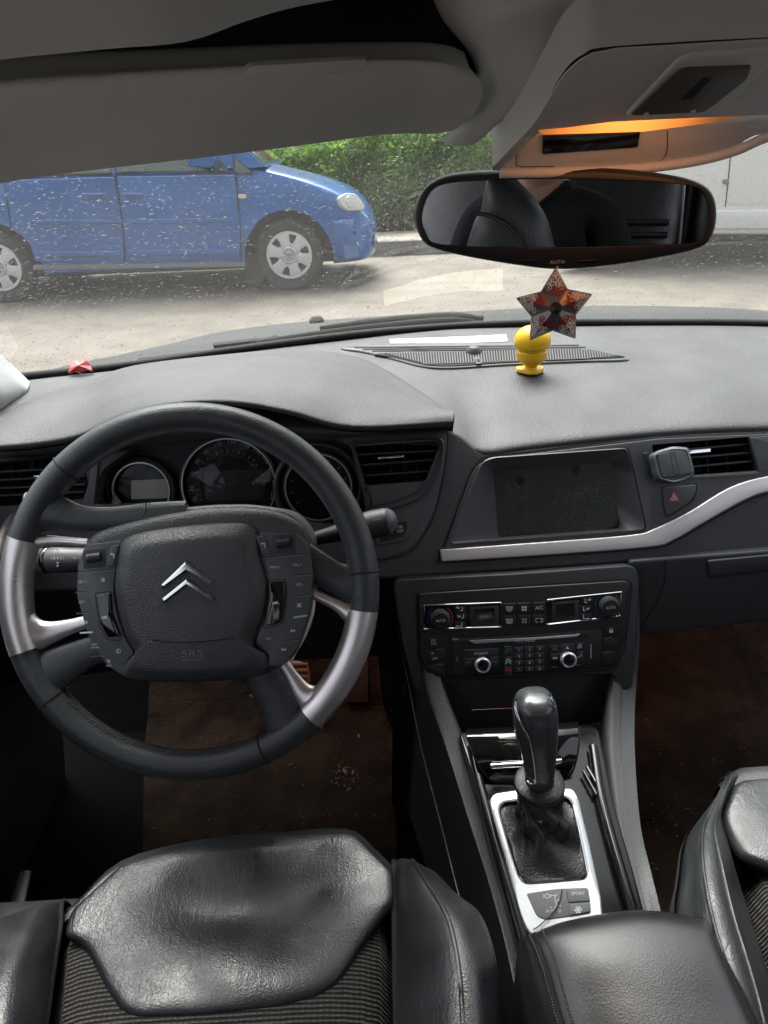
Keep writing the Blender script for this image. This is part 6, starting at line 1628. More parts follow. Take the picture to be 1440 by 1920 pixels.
SP = Frame(atZ(450, 1720, 0.555), V((1, 0, 0)), V((0, 1, 0.03)))
def dent(x, y, t):
    # soft hollows left by use
    return (-0.010 * math.exp(-(((x + 0.02) / 0.07) ** 2 + ((y - 0.005) / 0.035) ** 2)) - 0.006 * math.exp(-(((x - 0.06) / 0.05) ** 2 + ((y - 0.02) / 0.03) ** 2))
            + 0.006 * math.exp(-(((x + 0.01) / 0.05) ** 2 + ((y - 0.07) / 0.02) ** 2)) + 0.0025 * math.sin(x * 46 + y * 30) * math.sin(y * 38 - x * 15))
fab = [(96, 1745), (127, 1690), (737, 1640), (742, 1800), (744, 1980), (748, 2360), (10, 2360), (70, 1980)]
pillow('cloth_centre', P(SP, fab, -0.004), SP, -0.05, 0.045, M['weave'], ds, p=6, rings=10, roll=0.5)
ins = [(114, 1739), (127, 1691), (222, 1606), (300, 1580), (370, 1566), (520, 1552), (649, 1545), (668, 1549), (737, 1617), (738, 1676), (690, 1737), (634, 1823), (597, 1850), (528, 1871), (370, 1889), (253, 1892), (222, 1881), (195, 1839), (158, 1765), (142, 1750)]
ins_p = P(SP, ins, 0.012)
lin = pillow('leather_insert', rr(ins_p, 0.008), SP, -0.006, 0.008, M['leather'], ds, p=9, rings=40, fn=lambda x, y, t: dent(x, y, t) * min(1, t * 4), roll=0.35)
# front roll and front skirt of the cushion
fr_ = [atZ(x, y + 3, 0.543) for x, y in [(40, 1735), (127, 1691), (222, 1606), (370, 1566), (520, 1552), (649, 1545), (700, 1580), (737, 1617), (760, 1640)]]
rows = [[p + V((0, -0.02, -0.004)) for p in fr_], [p + V((0, -0.003, -0.006)) for p in fr_], [p + V((0, 0.008, -0.02)) for p in fr_], [p + V((0, 0.012, -0.09)) for p in fr_], [p + V((0, -0.02, -0.2)) for p in fr_], [p + V((0, -0.04, -0.28)) for p in fr_]]
loft('front_skirt', rows, M['leather'], ds, 4, 4, 0, 60, towards=(-0.1, 1.2, 0.4))
def bolster(name, st, m, parent, front=True, towards=None):
    """st: rows of (inner, crest, seam, outer, low) as (x, y, height)."""
    rows = [[atZ(*p) for p in r] for r in st]
    if front:
        f = rows[0]
        rows = [[p + V((0, 0.0, -0.26)) for p in f], [p + V((0, 0.012, -0.12)) for p in f], [p + V((0, 0.014, -0.03)) for p in f]] + rows
    g = refine(rows, 5, 5)
    o = loft(name, rows, m, parent, 5, 5, 0, 60, towards=towards)
    return o, g
st = [[(738, 1620, .545), (752, 1612, .556), (775, 1616, .562), (800, 1628, .552), (815, 1640, .52), (800, 1690, .40), (780, 1730, .28)],
      [(738, 1668, .545), (766, 1650, .572), (806, 1664, .585), (838, 1672, .572), (858, 1682, .54), (838, 1740, .40), (810, 1800, .28)],
      [(739, 1740, .545), (786, 1725, .582), (838, 1718, .600), (878, 1716, .588), (903, 1722, .55), (880, 1800, .40), (850, 1870, .28)],
      [(740, 1830, .545), (796, 1820, .586), (858, 1800, .606), (904, 1796, .594), (931, 1802, .55), (915, 1880, .40), (890, 1960, .28)],
      [(742, 1940, .545), (800, 1935, .586), (868, 1925, .606), (916, 1922, .594), (941, 1930, .55), (930, 2010, .40), (910, 2090, .28)],
      [(748, 2260, .545), (806, 2260, .586), (880, 2260, .606), (930, 2260, .594), (955, 2260, .55), (950, 2340, .40), (930, 2420, .28)]]
br_, g = bolster('side_bolster', st, M['leather'], ds, towards=(0.15, 0.5, 1.2))
tube('seam', [r[10] + V((0, 0, 0.0005)) for r in g[14:]], 0.0022, M['leather'], br_, n=6)
tube('seam', [r[0] + V((0, 0, 0.002)) for r in g[14:]], 0.0026, M['joint'], br_, n=6)
st = [[(118, 1694, .545), (90, 1694, .556), (60, 1702, .562), (0, 1722, .556), (-60, 1745, .53), (-60, 1800, .40), (-60, 1860, .28)],
      [(114, 1745, .545), (80, 1742, .570), (40, 1748, .582), (-30, 1765, .574), (-90, 1790, .54), (-90, 1850, .40), (-90, 1900, .28)],
      [(100, 1830, .545), (66, 1826, .580), (16, 1830, .600), (-60, 1845, .59), (-120, 1865, .55), (-120, 1920, .40), (-120, 1980, .28)],
      [(84, 1940, .545), (50, 1938, .586), (-4, 1940, .606), (-80, 1950, .594), (-140, 1965, .55), (-140, 2040, .40), (-140, 2090, .28)],
      [(20, 2260, .545), (-14, 2260, .586), (-70, 2260, .606), (-140, 2260, .594), (-200, 2270, .55), (-200, 2340, .40), (-200, 2390, .28)]]
bl_, g = bolster('side_bolster', st, M['leather'], ds, towards=(-0.4, 0.5, 1.2))
tube('seam', [r[0] + V((0, 0, 0.002)) for r in g[14:]], 0.0026, M['joint'], bl_, n=6)
# cushion body under the trim
box('seat_base', (-0.20, 0.24, 0.40), 0.46, 0.62, 0.22, M['soft'], ds, 0.03)

# passenger seat -----------------------------------------------------------
ps = thing('passenger_seat', 'black leather passenger seat at the right edge of the picture', 'car seat', atZ(1500, 1800, 0.26))
PS = Frame(atZ(1440, 1600, 0.555), V((1, 0, 0)), V((0, 1, 0.03)))
pin = [(1380, 1449), (1440, 1440), (1700, 1424), (1900, 1500), (1900, 1660), (1620, 1690), (1470, 1620), (1396, 1592), (1366, 1545), (1352, 1512)]
pillow('leather_insert', rr(P(PS, pin, 0.012), 0.012), PS, -0.010, 0.009, M['leather'], ps, p=14, rings=30, roll=0.35, fn=lambda x, y, t: 0.002 * math.sin(x * 40 + y * 25))
pfab = [(1362, 1512), (1400, 1560), (2000, 1560), (2200, 2360), (1560, 2360), (1440, 1760), (1392, 1600)]
pillow('cloth_centre', P(PS, pfab, -0.004), PS, -0.06, 0.05, M['weave'], ps, p=6, rings=8, roll=0.5)
st = [[(1388, 1450, .55), (1372, 1452, .557), (1362, 1462, .556), (1354, 1480, .54), (1350, 1500, .50), (1352, 1560, .40), (1360, 1640, .28)],
      [(1364, 1500, .55), (1352, 1505, .574), (1335, 1516, .580), (1312, 1536, .565), (1300, 1560, .53), (1300, 1620, .40), (1306, 1700, .28)],
      [(1354, 1532, .552), (1340, 1552, .588), (1318, 1560, .592), (1292, 1576, .575), (1280, 1600, .53), (1280, 1680, .40), (1290, 1760, .28)],
      [(1368, 1590, .552), (1350, 1610, .596), (1318, 1625, .602), (1286, 1640, .58), (1270, 1665, .53), (1270, 1740, .40), (1280, 1830, .28)],
      [(1400, 1700, .552), (1374, 1715, .600), (1336, 1725, .606), (1284, 1730, .58), (1260, 1745, .53), (1268, 1830, .40), (1280, 1920, .28)],
      [(1450, 1860, .552), (1420, 1870, .600), (1380, 1880, .606), (1320, 1880, .58), (1290, 1890, .53), (1300, 1970, .40), (1310, 2050, .28)],
      [(1560, 2260, .552), (1520, 2260, .600), (1470, 2260, .606), (1400, 2260, .58), (1370, 2260, .53), (1380, 2340, .40), (1390, 2420, .28)]]
bp_, g = bolster('side_bolster', st, M['leather'], ps, towards=(0.3, 0.5, 1.2))
tube('seam', [r[5] + V((0, 0, 0.0005)) for r in g[12:]], 0.0018, M['leather'], bp_, n=6)
tube('seam', [r[10] + V((0, 0, 0.0005)) for r in g[12:]], 0.0018, M['leather'], bp_, n=6)
loft('side_cloth', [[p + V((-0.003, 0.0, 0.001)) for p in [r[17], r[20], r[24], r[28]]] for r in g[22::4]], M['mesh_side'], bp_, 3, 3, 0, 60, towards=(0.1, 0.5, 1.1))
pf = [atZ(x, y, 0.552) for x, y in [(1355, 1480), (1386, 1450), (1440, 1442), (1700, 1426), (1900, 1500)]]
loft('front_skirt', [[p + V((0, -0.02, 0)) for p in pf], pf, [p + V((0, 0.012, -0.015)) for p in pf], [p + V((0, 0.01, -0.09)) for p in pf], [p + V((0, -0.03, -0.26)) for p in pf]], M['leather'], ps, 4, 4, 0, 60, towards=(0.5, 1.3, 0.4))
box('seat_base', (0.60, 0.26, 0.40), 0.46, 0.62, 0.22, M['soft'], ps, 0.03)
def backrest(cx, parent, up=0.62):
    bf = Frame(V((cx, -0.16, 0.58)), V((-1, 0, 0)), V((0, -0.22, 0.97)))   # n looks forward
    if bf.n.y < 0: bf = Frame(V((cx, -0.16, 0.58)), V((1, 0, 0)), V((0, -0.22, 0.97)))
    ol = [(-0.23, -0.08), (0.23, -0.08), (0.26, 0.25), (0.20, 0.46), (0.10, 0.5), (-0.10, 0.5), (-0.20, 0.46), (-0.26, 0.25)]
    pillow('backrest', rr(ol, 0.06), bf, -0.06, 0.08, M['leather'], parent, p=4, rings=10)
    pillow('backrest_rear', rr(ol, 0.06), Frame(bf.w(0, 0, -0.06), -bf.u, bf.v), 0.0, 0.04, M['leather'], parent, p=4, rings=8)
    return bf
backrest(0.66, ps)

# rear bench ---------------------------------------------------------------
rb = thing('rear_bench', 'black leather rear seat seen in the mirror', 'car seat', (CX, -1.0, 0.3))
rf_ = Frame(V((CX, -1.05, 0.52)), V((-1, 0, 0)), V((0, -0.25, 0.97)))
if rf_.n.y < 0: rf_ = Frame(V((CX, -1.05, 0.52)), V((1, 0, 0)), V((0, -0.25, 0.97)))
sgn = -1 if rf_.u.x < 0 else 1
for x0, x1 in ((-0.66, -0.22), (-0.21, 0.21), (0.22, 0.66)):
    pillow('backrest', rr([(x0, -0.1), (x1, -0.1), (x1, 0.62), (x0, 0.62)], 0.05), rf_, -0.08, 0.09, M['leather'], rb, p=6, rings=9)
    for hh in (0.30, 0.335, 0.37) if x0 * sgn > 0.1 else ():
        tube('rib', [rf_.w(x0 + 0.05, hh, 0.018), rf_.w((x0 + x1) / 2, hh, 0.022), rf_.w(x1 - 0.05, hh, 0.018)], 0.009, M['leather'], rb, n=8)
bfc = Frame(V((CX, -0.82, 0.46)), V((1, 0, 0)), V((0, 1, 0.06)))
pillow('cushion', rr([(-0.66, -0.25), (0.66, -0.25), (0.66, 0.22), (-0.66, 0.22)], 0.06), bfc, -0.12, 0.14, M['leather'], rb, p=6, rings=9)
sh = box('parcel_shelf', (CX, -1.5, 1.02), 1.36, 0.5, 0.05, M['shelf'], None, 0.01)
tag(sh, 'dark cloth parcel shelf behind the rear seat', 'shelf')

# ================================================================== MIRROR, ORNAMENTS, LAMPS
MC = atD(1062, 402, 0.61)
_h = atD(1010, 350, 0.605)
_t = V((0.0, -0.80, 1.02))
mn = ((CAM - _h).normalized() + (_t - _h).normalized()).normalized()
mu_ = V((0, 0, 1)).cross(mn).normalized()
MF = Frame(MC, mu_, mn.cross(mu_))
def mir(px, py, Y):
    p = MF.at(px, py, 0.002); d = (p - CAM).normalized(); r = d - mn * 2 * d.dot(mn)
    return p + r * ((Y - p.y) / r.y)
mr = thing('rearview_mirror', 'black interior mirror with an AUTO mark hanging below the roof console', 'mirror', MC)
MO = cr([(775, 406), (783, 372), (806, 345), (856, 328), (980, 320), (1135, 316), (1262, 330), (1318, 345), (1341, 368), (1347, 406), (1339, 443), (1312, 468), (1218, 489), (1118, 503), (1043, 507), (968, 499), (864, 481), (804, 464), (783, 439)], 5)
MI = cr([(791, 408), (804, 366), (832, 346), (906, 339), (1027, 336), (1135, 337), (1270, 345), (1312, 356), (1326, 382), (1327, 414), (1316, 442), (1296, 456), (1135, 462), (968, 464), (824, 458), (800, 438)], 5)
M['mirrorshell'] = mat('mirror_shell_plastic', (0.02, 0.02, 0.022), 0.45, bump=[('grain', 900, 0.0002)])
po = P(MF, MO, 0.0)
shl = pillow('shell', po, Frame(MF.w(0, 0, -0.004), -MF.u, MF.v), 0.0, 0.035, M['mirrorshell'], mr, p=2.5, rings=8) if False else None
vs = []; fs = []
q = arclen(start_at(ccw(po), 0), 120); nq = 120
lay = [(0.0, -0.030), (0.0, -0.006), (0.0016, -0.0015), (0.0035, 0.0), ]
for d, h in [(0.045, -0.05), (0.02, -0.044), (0.006, -0.034)]: vs += [MF.w(a, b, h) for a, b in offs(q, d * 0.5)]
for d, h in lay: vs += [MF.w(a, b, h) for a, b in offs(q, d)]
pi_ = arclen(start_at(ccw(P(MF, MI, 0.0)), 0), 120)
vs += [MF.w(a, b, 0.0) for a, b in offs(pi_, -0.0006)] + [MF.w(a, b, -0.003) for a, b in pi_]
for k in range(8):
    for i in range(nq):
        fs.append((k * nq + i, k * nq + (i + 1) % nq, (k + 1) * nq + (i + 1) % nq, (k + 1) * nq + i))
fs.append(tuple(reversed(range(nq))))
mk('shell', vs, fs, M['mirrorshell'], mr, 50)
mk('mirror_glass', [MF.w(a, b, -0.0015) for a, b in pi_], [tuple(range(nq))], M['mirror'], mr, 0)
text('lettering', 'AUTO', MF, 1045, 491.5, 6.0, M['print'], mr, 0.0006, 2, 1.15)
glyph('mark', [[(0, 3), (-3, -3), (3, -3)]], MF, 1045, 500, 1, M['print'], mr, 0.0004)
slab('sensor_window', rr([(975, 486), (1010, 489), (1010, 495), (975, 492)], 3), MF, -0.001, 0.0008, 0.0003, M['gloss'], mr)
slab('sensor_window', rr([(1082, 489), (1120, 486), (1120, 492), (1082, 495)], 3), MF, -0.001, 0.0008, 0.0003, M['gloss'], mr)
tube('mirror_stem', [MC + V((0, 0.045, 0.0)), MC + V((0, 0.06, 0.05)), atY(1060, 305, 0.70) + V((0, 0, 0.02))], [0.016, 0.018, 0.03], M['mirrorshell'], mr, n=14)

# star hanging from the mirror
SC_ = atD(1042, 578, 0.615)
sn = (CAM - SC_).normalized()
su_ = V((0, 0, 1)).cross(sn).normalized(); STF = Frame(SC_, su_, sn.cross(su_))
sta = thing('star_ornament', 'silver star ornament with white and red filigree hanging under the mirror', 'ornament', SC_)
tips = [(1042, 503), (1109, 552), (1078, 634), (994, 637), (969, 559)]
inn = [(1064, 543), (1079, 590), (1036, 619), (997, 593), (1015, 547)]
M['star'] = mat('star_silver', (0.26, 0.235, 0.24), 0.4, 0.7, rvar=(80, 0.1))
M['starwhite'] = mat('filigree_white', (0.85, 0.85, 0.85), 0.4)
M['starred'] = mat('filigree_red', (0.42, 0.02, 0.025), 0.4)
T2 = [STF.px(*p) for p in tips]; I2 = [STF.px(*p) for p in inn]
vs = []; fs = []
HC = 0.010
ring = []
for i in range(5): ring += [T2[i], I2[i]]
vs = [STF.w(a, b, 0.0) for a, b in ring] + [STF.w(a, b, -0.002) for a, b in ring] + [STF.w(0, 0, HC), STF.w(0, 0, -0.004)]
# every ray of the star keeps a raised spine, valleys between the rays
for i in range(10):
    j = (i + 1) % 10
    fs.append((i, 20, j)) ; fs.append((10 + j, 21, 10 + i)); fs.append((i, j, 10 + j, 10 + i))
fixn(mk('plate', vs, fs, M['star'], sta, 0))
lathe('centre_stud', [(0.0055, HC * 0.6), (0.005, HC + 0.0008), (0.0, HC + 0.0022)], STF, 0, 0, mat('dark_stud', (0.03, 0.03, 0.032), 0.3), sta, n=10, smooth=0)
def surf(a, b):
    # height of the folded plate at (a, b)
    for i in range(10):
        p, q_ = ring[i], ring[(i + 1) % 10]
        det = p[0] * q_[1] - p[1] * q_[0]
        s = (a * q_[1] - b * q_[0]) / det; t = (p[0] * b - p[1] * a) / det
        if s >= 0 and t >= 0: return HC * (1 - s - t) if s + t <= 1 else None
    return None
rs = random.Random(5)
for i in range(10):
    tip, vl = ring[i], ring[(i + 1) % 10]
    for (f, g_) in ((0.80, 0.10), (0.66, 0.22), (0.52, 0.20), (0.40, 0.16), (0.50, 0.42), (0.34, 0.44), (0.26, 0.26), (0.20, 0.55), (0.36, 0.62)):
        if i % 2: f, g_ = g_, f
        cx, cy = tip[0] * f + vl[0] * g_, tip[1] * f + vl[1] * g_
        dist = math.hypot(cx, cy); red = dist < 0.0165
        R0 = 0.0026 if dist < 0.03 else 0.0019
        a0 = rs.uniform(0, 6.28); sg = 1 if i % 2 else -1; path = []
        for k in range(13):
            th = a0 + sg * k * 0.62; r = R0 * (1 - k / 15)
            x, y = cx + r * math.cos(th), cy + r * math.sin(th); h = surf(x, y)
            if h is not None: path.append(STF.w(x, y, h + 0.0003))
        if len(path) > 4: tube('filigree', path, 0.00052, M['starred'] if red else M['starwhite'], sta, n=4)
for i in range(5):
    tube('edge', [STF.w(*T2[i], 0.0004), STF.w(*I2[i], 0.0004)], 0.0007, M['starwhite'], sta, n=4)
    tube('edge', [STF.w(*I2[i], 0.0004), STF.w(*T2[(i + 1) % 5], 0.0004)], 0.0007, M['plate'], sta, n=4)
tube('loop', [STF.w(*T2[0], 0), MF.at(1044, 503, -0.012), MF.at(1046, 480, -0.05)], 0.0006, M['joint'], sta, n=5)

# overhead console -----------------------------------------------------------
_o1 = atY(1150, 232, 0.605); _o2 = atY(1150, 92, 0.515); _o2.x = _o1.x
OC = Frame(_o1, V((1, 0, 0)), _o2 - _o1)
oc = thing('overhead_console', 'grey roof console with a lit orange reading lamp above the mirror', 'roof console', _o1)
def oo(name, ol, h0, h1, bev, m, parent, r=8, **k): return slab(name, rr(ol, r), OC, h0, h1, bev, m, parent, **k)
oo('panel', [(922, 316), (1002, 232), (1058, 138), (1096, 106), (1150, 93), (1440, 76), (1800, 66), (1800, 196), (1440, 216), (1290, 222), (1147, 229), (1014, 246), (936, 322)], -0.03, 0.006, 0.006, M['overhead'], oc, [4, 20, 20, 20, 20, 4, 4, 4, 4, 4, 4, 4, 4], steps=4)
seam('joint', cr([(926, 318), (1003, 232), (1058, 138), (1096, 104), (1150, 90), (1440, 73), (1700, 64)], 5, False), OC, 0.0045, 6, M['linerdark'], oc, smoothp=False)
oo('cover_frame', [(1170, 221), (1268, 118), (1294, 106), (1440, 96), (1460, 100), (1448, 120), (1350, 214)], 0, 0.0085, 0.002, M['overhead'], oc, 10)
cv = oo('sensor_cover', [(1182, 218), (1272, 134), (1286, 130), (1410, 126), (1402, 150), (1332, 204), (1318, 212)], 0.004, 0.0100, 0.0012, M['overdark'], oc, 7)
oo('slot', [(1276, 187), (1320, 148), (1334, 148), (1296, 186)], 0.004, 0.0103, 0.0, M['joint'], cv, 2)
seam('slot_rim', rr([(1274, 188), (1319, 146), (1336, 146), (1298, 188)], 3), OC, 0.0101, 1.8, M['overdark'], cv, smoothp=False, closed=True)
for x, y in ((1212, 213), (1300, 208)): lathe('screw', [(0.0018, 0.0095), (0.0016, 0.0108), (0, 0.011)], OC, *OC.px(x, y, 0.01), M['overhead'], cv, n=12)
_b1 = atY(1150, 316, 0.655); _b2 = atY(1150, 236, 0.622); _b2.x = _b1.x
OB = Frame(_b1, V((1, 0, 0)), _b2 - _b1)
ba = slab('lamp_bowl', cr([(940, 323), (1016, 249), (1199, 240), (1440, 219), (1640, 200), (1660, 225), (1440, 252), (1375, 281), (1294, 302), (1186, 315), (1060, 322)], 4), OB, -0.02, 0.0, 0.004, M['overhead'], oc)
tube('bowl_rim', [OB.at(x, y, 0.002) for x, y in cr([(938, 325), (1060, 323), (1186, 317), (1294, 304), (1375, 284), (1440, 256), (1560, 215)], 4, False)], 0.004, M['overhead'], oc, n=8)
slab('dark_window', rr([(1018, 255), (1201, 249), (1196, 277), (1017, 290)], 3), OB, -0.002, 0.0018, 0.0006, M['gloss'], oc)
seam('joint', [(1252, 246), (1250, 286), (1236, 306)], OB, 0.0002, 1.6, M['joint'], oc)
seam('joint', [(970, 286), (968, 304), (974, 312), (1040, 312)], OB, 0.0002, 1.6, M['joint'], oc)
M['glow'] = mat('orange_lamp_lens', (0.8, 0.35, 0.1), 0.4, emis=((1.0, 0.27, 0.05), 0.42))
_t = M['glow'].node_tree; _tb = _t.nodes['Principled BSDF']; _tc = _t.nodes.new('ShaderNodeTexCoord')   # bulb behind the lens: bright in the middle, dim at the ends
_vd = _t.nodes.new('ShaderNodeVectorMath'); _vd.operation = 'DISTANCE'; _vd.inputs[1].default_value = tuple(atY(1165, 230, 0.596) - _o1)
_rm = _t.nodes.new('ShaderNodeMapRange'); _rm.inputs['From Min'].default_value = 0.0; _rm.inputs['From Max'].default_value = 0.075; _rm.inputs['To Min'].default_value = 0.75; _rm.inputs['To Max'].default_value = 0.07; _rm.interpolation_type = 'SMOOTHSTEP'
_t.links.new(_tc.outputs['Object'], _vd.inputs[0]); _t.links.new(_vd.outputs['Value'], _rm.inputs['Value']); _t.links.new(_rm.outputs[0], _tb.inputs['Emission Strength'])
M['footglow'] = mat('footwell_lamp_lens', (0.8, 0.35, 0.1), 0.4, emis=((1.0, 0.27, 0.05), 0.5))
LN = Frame(atY(1200, 234, 0.596), V((1, 0, 0)), OB.v)
lens = slab('lamp_lens', [(1009, 246), (1070, 237), (1139, 233), (1147, 225), (1173, 225), (1182, 231), (1255, 225), (1263, 218), (1289, 217), (1294, 224), (1375, 216), (1410, 216), (1337, 231), (1207, 248), (1018, 254)], LN, -0.004, 0.002, 0.001, M['glow'], oc)
ld = bpy.data.lights.new('reading_lamp_light', 'AREA'); ld.shape = 'RECTANGLE'; ld.size = 0.14; ld.size_y = 0.02; ld.energy = 0.02; ld.color = (1.0, 0.34, 0.09)
lo = bpy.data.objects.new('reading_lamp_light', ld); COL.objects.link(lo)
lo.location = LN.at(1200, 236, 0.006) + V((0, -0.004, -0.006)); lo.rotation_euler = V((0, 0.15, -1)).to_track_quat('-Z', 'Y').to_euler()
# footwell lamps under the dashboard
def footlamp(p, e):
    box('footwell_lamp', p + V((0, 0, 0.008)), 0.05, 0.03, 0.012, M['footglow'], da, 0.003)
    d = bpy.data.lights.new('footwell_light', 'SPOT'); d.energy = e; d.color = (1.0, 0.26, 0.07); d.shadow_soft_size = 0.03; d.spot_size = R_(130); d.spot_blend = 0.8
    o = bpy.data.objects.new('footwell_light', d); COL.objects.link(o); o.location = p - V((0, 0, 0.004)); o.rotation_euler = V((0, 0.45, -1)).to_track_quat('-Z', 'Y').to_euler()
footlamp(V((0.44, 1.08, 0.64)), 0.6)
footlamp(V((-0.06, 1.02, 0.62)), 0.5)

# cream paper near the glass
pp = [onpad(730, 637, 0.0012), onpad(800, 634.5, 0.0012), onpad(880, 631.5, 0.0012), onpad(949, 628, 0.0012)]
pq = [onpad(732, 645, 0.0012), onpad(800, 644.5, 0.0012), onpad(880, 643.5, 0.0012), onpad(952, 641, 0.0012)]
vs = pp + pq + [p - V((0, 0, 0.0008)) for p in pp + pq]
fs = [(i, i + 4, i + 5, i + 1) for i in range(3)] + [(i + 8, i + 9, i + 13, i + 12) for i in range(3)] + [(4, 12, 13, 5), (5, 13, 14, 6), (6, 14, 15, 7), (0, 1, 9, 8), (1, 2, 10, 9), (2, 3, 11, 10), (0, 8, 12, 4), (3, 7, 15, 11)]
tag(fixn(mk('paper_strip', vs, fs, M['paper'], None, 30)), 'cream paper strip lying on the dashboard behind the grille', 'paper')
# yellow toy
yb = onpad(995, 701, 0.003)
ty = thing('yellow_figure', 'small yellow plastic bobble figure standing on the dashboard grille', 'figurine', yb)
k = (yb - CAM).dot(FW) / PXF
yf = Frame(yb, V((1, 0, 0)), V((0, 1, 0)))
slab2('base', rr([(-26 * k, 0.014), (-25 * k, 0.002), (-7 * k, -0.016), (8 * k, -0.016), (25 * k, -0.001), (25 * k, 0.012), (0, 0.02)], 0.004), yf, 0.0005, 0.006, 0.002, M['yellow'], ty)
cup = lathe('body', [(r_, h_ * 0.83) for r_, h_ in [(0.010, 0.004), (0.0085, 0.010), (0.012, 0.015), (0.020, 0.022), (0.0225, 0.030), (0.0228, 0.039), (0.0215, 0.041), (0.018, 0.0405)]], yf, 0, 0, M['yellow'], ty, n=40)
lathe('neck_gap', [(0.017, 0.033), (0.017, 0.036)], yf, 0, 0, M['joint'], ty, n=32)
tube('neck_ring', [yf.w(0.0195 * math.cos(a * math.pi / 16), 0.0195 * math.sin(a * math.pi / 16), 0.0350) for a in range(32)], 0.0014, M['yellow'], ty, n=6, closed=True)
hd_ = [(0.014, 0.0435), (0.0215, 0.0445), (0.0255, 0.048), (0.0272, 0.054), (0.0274, 0.060), (0.0262, 0.067), (0.0228, 0.0745), (0.0165, 0.081), (0.009, 0.0845), (0.0, 0.0856)]
lathe('head', cr([(r_, h_ * 0.83) for r_, h_ in hd_], 4, False), yf, 0, 0, M['yellow'], ty, n=48, smooth=60)
# red wrapper at the left foot of the glass
rw = [atY(x, y, Y) for x, y, Y in [(130, 690, 1.165), (138, 677, 1.18), (150, 681, 1.175), (162, 676, 1.185), (170, 686, 1.185), (172, 694, 1.175), (160, 692, 1.172), (150, 699, 1.165), (139, 695, 1.162), (128, 699, 1.158)]]
c0 = sum(rw, V((0, 0, 0))) / len(rw) + V((0, -0.006, 0.005))
vs = rw + [c0] + [p + V((0, 0.006, -0.004)) for p in rw]
fs = [(i, (i + 1) % 10, 10) for i in range(10)] + [(i, 11 + i, 11 + (i + 1) % 10, (i + 1) % 10) for i in range(10)] + [tuple(range(11, 21))]
M['redfoil'] = mat('red_foil', (0.5, 0.015, 0.02), 0.18, 0.2, coat=1)
tag(fixn(mk('sweet_wrapper', vs, fs, M['redfoil'], None, 0)), 'crumpled red sweet wrapper at the left foot of the windscreen', 'wrapper')
# paper scrap in front of the left gauge
pv = [CLF.at(x, y, h) for x, y, h in [(208, 944, .022), (214, 923, .012), (228, 942, .018), (217, 946, .03)]]
tag(fixn(mk('paper_scrap', pv, [(0, 1, 3), (1, 2, 3), (0, 2, 1), (0, 3, 2)], mat('scrap_paper', (0.5, 0.48, 0.36), 0.8), None, 0)), 'small folded paper scrap left of the pale gauge display', 'paper scrap')
# phone holder on the right vent
ph = thing('phone_holder', 'ribbed grey magnetic phone holder clipped on the right vent', 'phone holder', FA.at(1262, 873, 0.02))
PHF = Frame(FA.at(1262, 873, 0.030), V((1, 0.10, 0)).normalized(), FA.v + V((0, 0.12, 0)))
M['holderrib'] = mat('holder_rib_rubber', (0.10, 0.107, 0.115), 0.55)
M['holder'] = mat('holder_rubber', (0.06, 0.064, 0.07), 0.55, bump=[('noise', 900, 0.0001)])
po_ = cr([(1226, 851), (1252, 841), (1268, 839), (1287, 841), (1291, 848), (1297, 870), (1300, 888), (1294, 896), (1278, 903), (1262, 906), (1246, 902), (1234, 897), (1228, 872)], 4)
pd_ = slab('pad', po_, PHF, -0.012, 0.0, 0.004, M['holder'], ph)
slab('face', rr([(1233, 851), (1252, 846), (1270, 844), (1286, 846), (1299, 887), (1270, 892), (1242, 896)], 4), PHF, -0.002, 0.0022, 0.001, M['holder'], ph)
seam('inlay_line', rr([(1255, 848), (1264, 847), (1274, 888), (1265, 890)], 1.5), PHF, 0.0022, 1.1, M['joint'], ph, smoothp=False, closed=True)
glyph('mark', [arcpoly(0, 0, 2, 0, 300, 0.8)], PHF, 1260.5, 854, 1, M['joint'], ph, 0.0022)
n_ = len(po_)
for i in range(0, n_, 1):
    x, y = po_[i]; x2, y2 = po_[(i + 1) % n_]
    for f in (0.1, 0.6):
        xa, ya = x + (x2 - x) * f, y + (y2 - y) * f
        cx, cy = 1264, 872
        xb, yb2 = xa + (cx - xa) * 0.12, ya + (cy - ya) * 0.12
        tube('rib', [PHF.at(xa, ya, -0.008), PHF.at(xa, ya, -0.0025), PHF.at(xb, yb2, 0.0010)], 0.0013, M['holderrib'], ph, n=5)
tube('clip', [PHF.w(0, 0, -0.012), PHF.w(0, 0, -0.035)], 0.010, M['holder'], ph, n=16)
# ------------------------------------------------------------- floor things
def flat(name, ol, z, m, label, cat, th=0.012):
    fr = Frame(V((0, 0, z)), V((1, 0, 0)), V((0, 1, 0)))
    o = slab(name, rr(ol, 14), fr, -th, 0.0, 0.004, m, None)
    return tag(o, label, cat)
M['blackcarpet'] = mat('black_carpet', (0.003, 0.003, 0.003), 0.95, spec=0.05, bump=[('noise', 350, 0.004)])
fl.data.materials.clear(); fl.data.materials.append(M['blackcarpet'])
xl = atZ(268, 1420, 0.285).x; xr = atZ(738, 1420, 0.285).x
MY = ((0.2, .285), (0.6, .284), (0.95, .284), (1.03, .288), (1.07, .308), (1.17, .387), (1.28, .474), (1.335, .52))
def xat(px, y, z):
    x = 0.0
    for _ in range(40): x += (px - pix(V((x, y, z)))[0]) / 2500.0
    return x
edges = [(xat(262 + 4 * k, y, z), xat(760 - 11 * k, y, z), y, z) for k, (y, z) in enumerate(MY)]
dm_ = loft('floor_mat', [[V((a + (b - a) * f, y, z)) for f in (0, 0.35, 0.7, 1)] for a, b, y, z in edges], M['carpet'], None, 3, 4, 0.008, 60)
tag(dm_, 'dirty brown floor mat with crumbs in the driver footwell', 'floor mat')
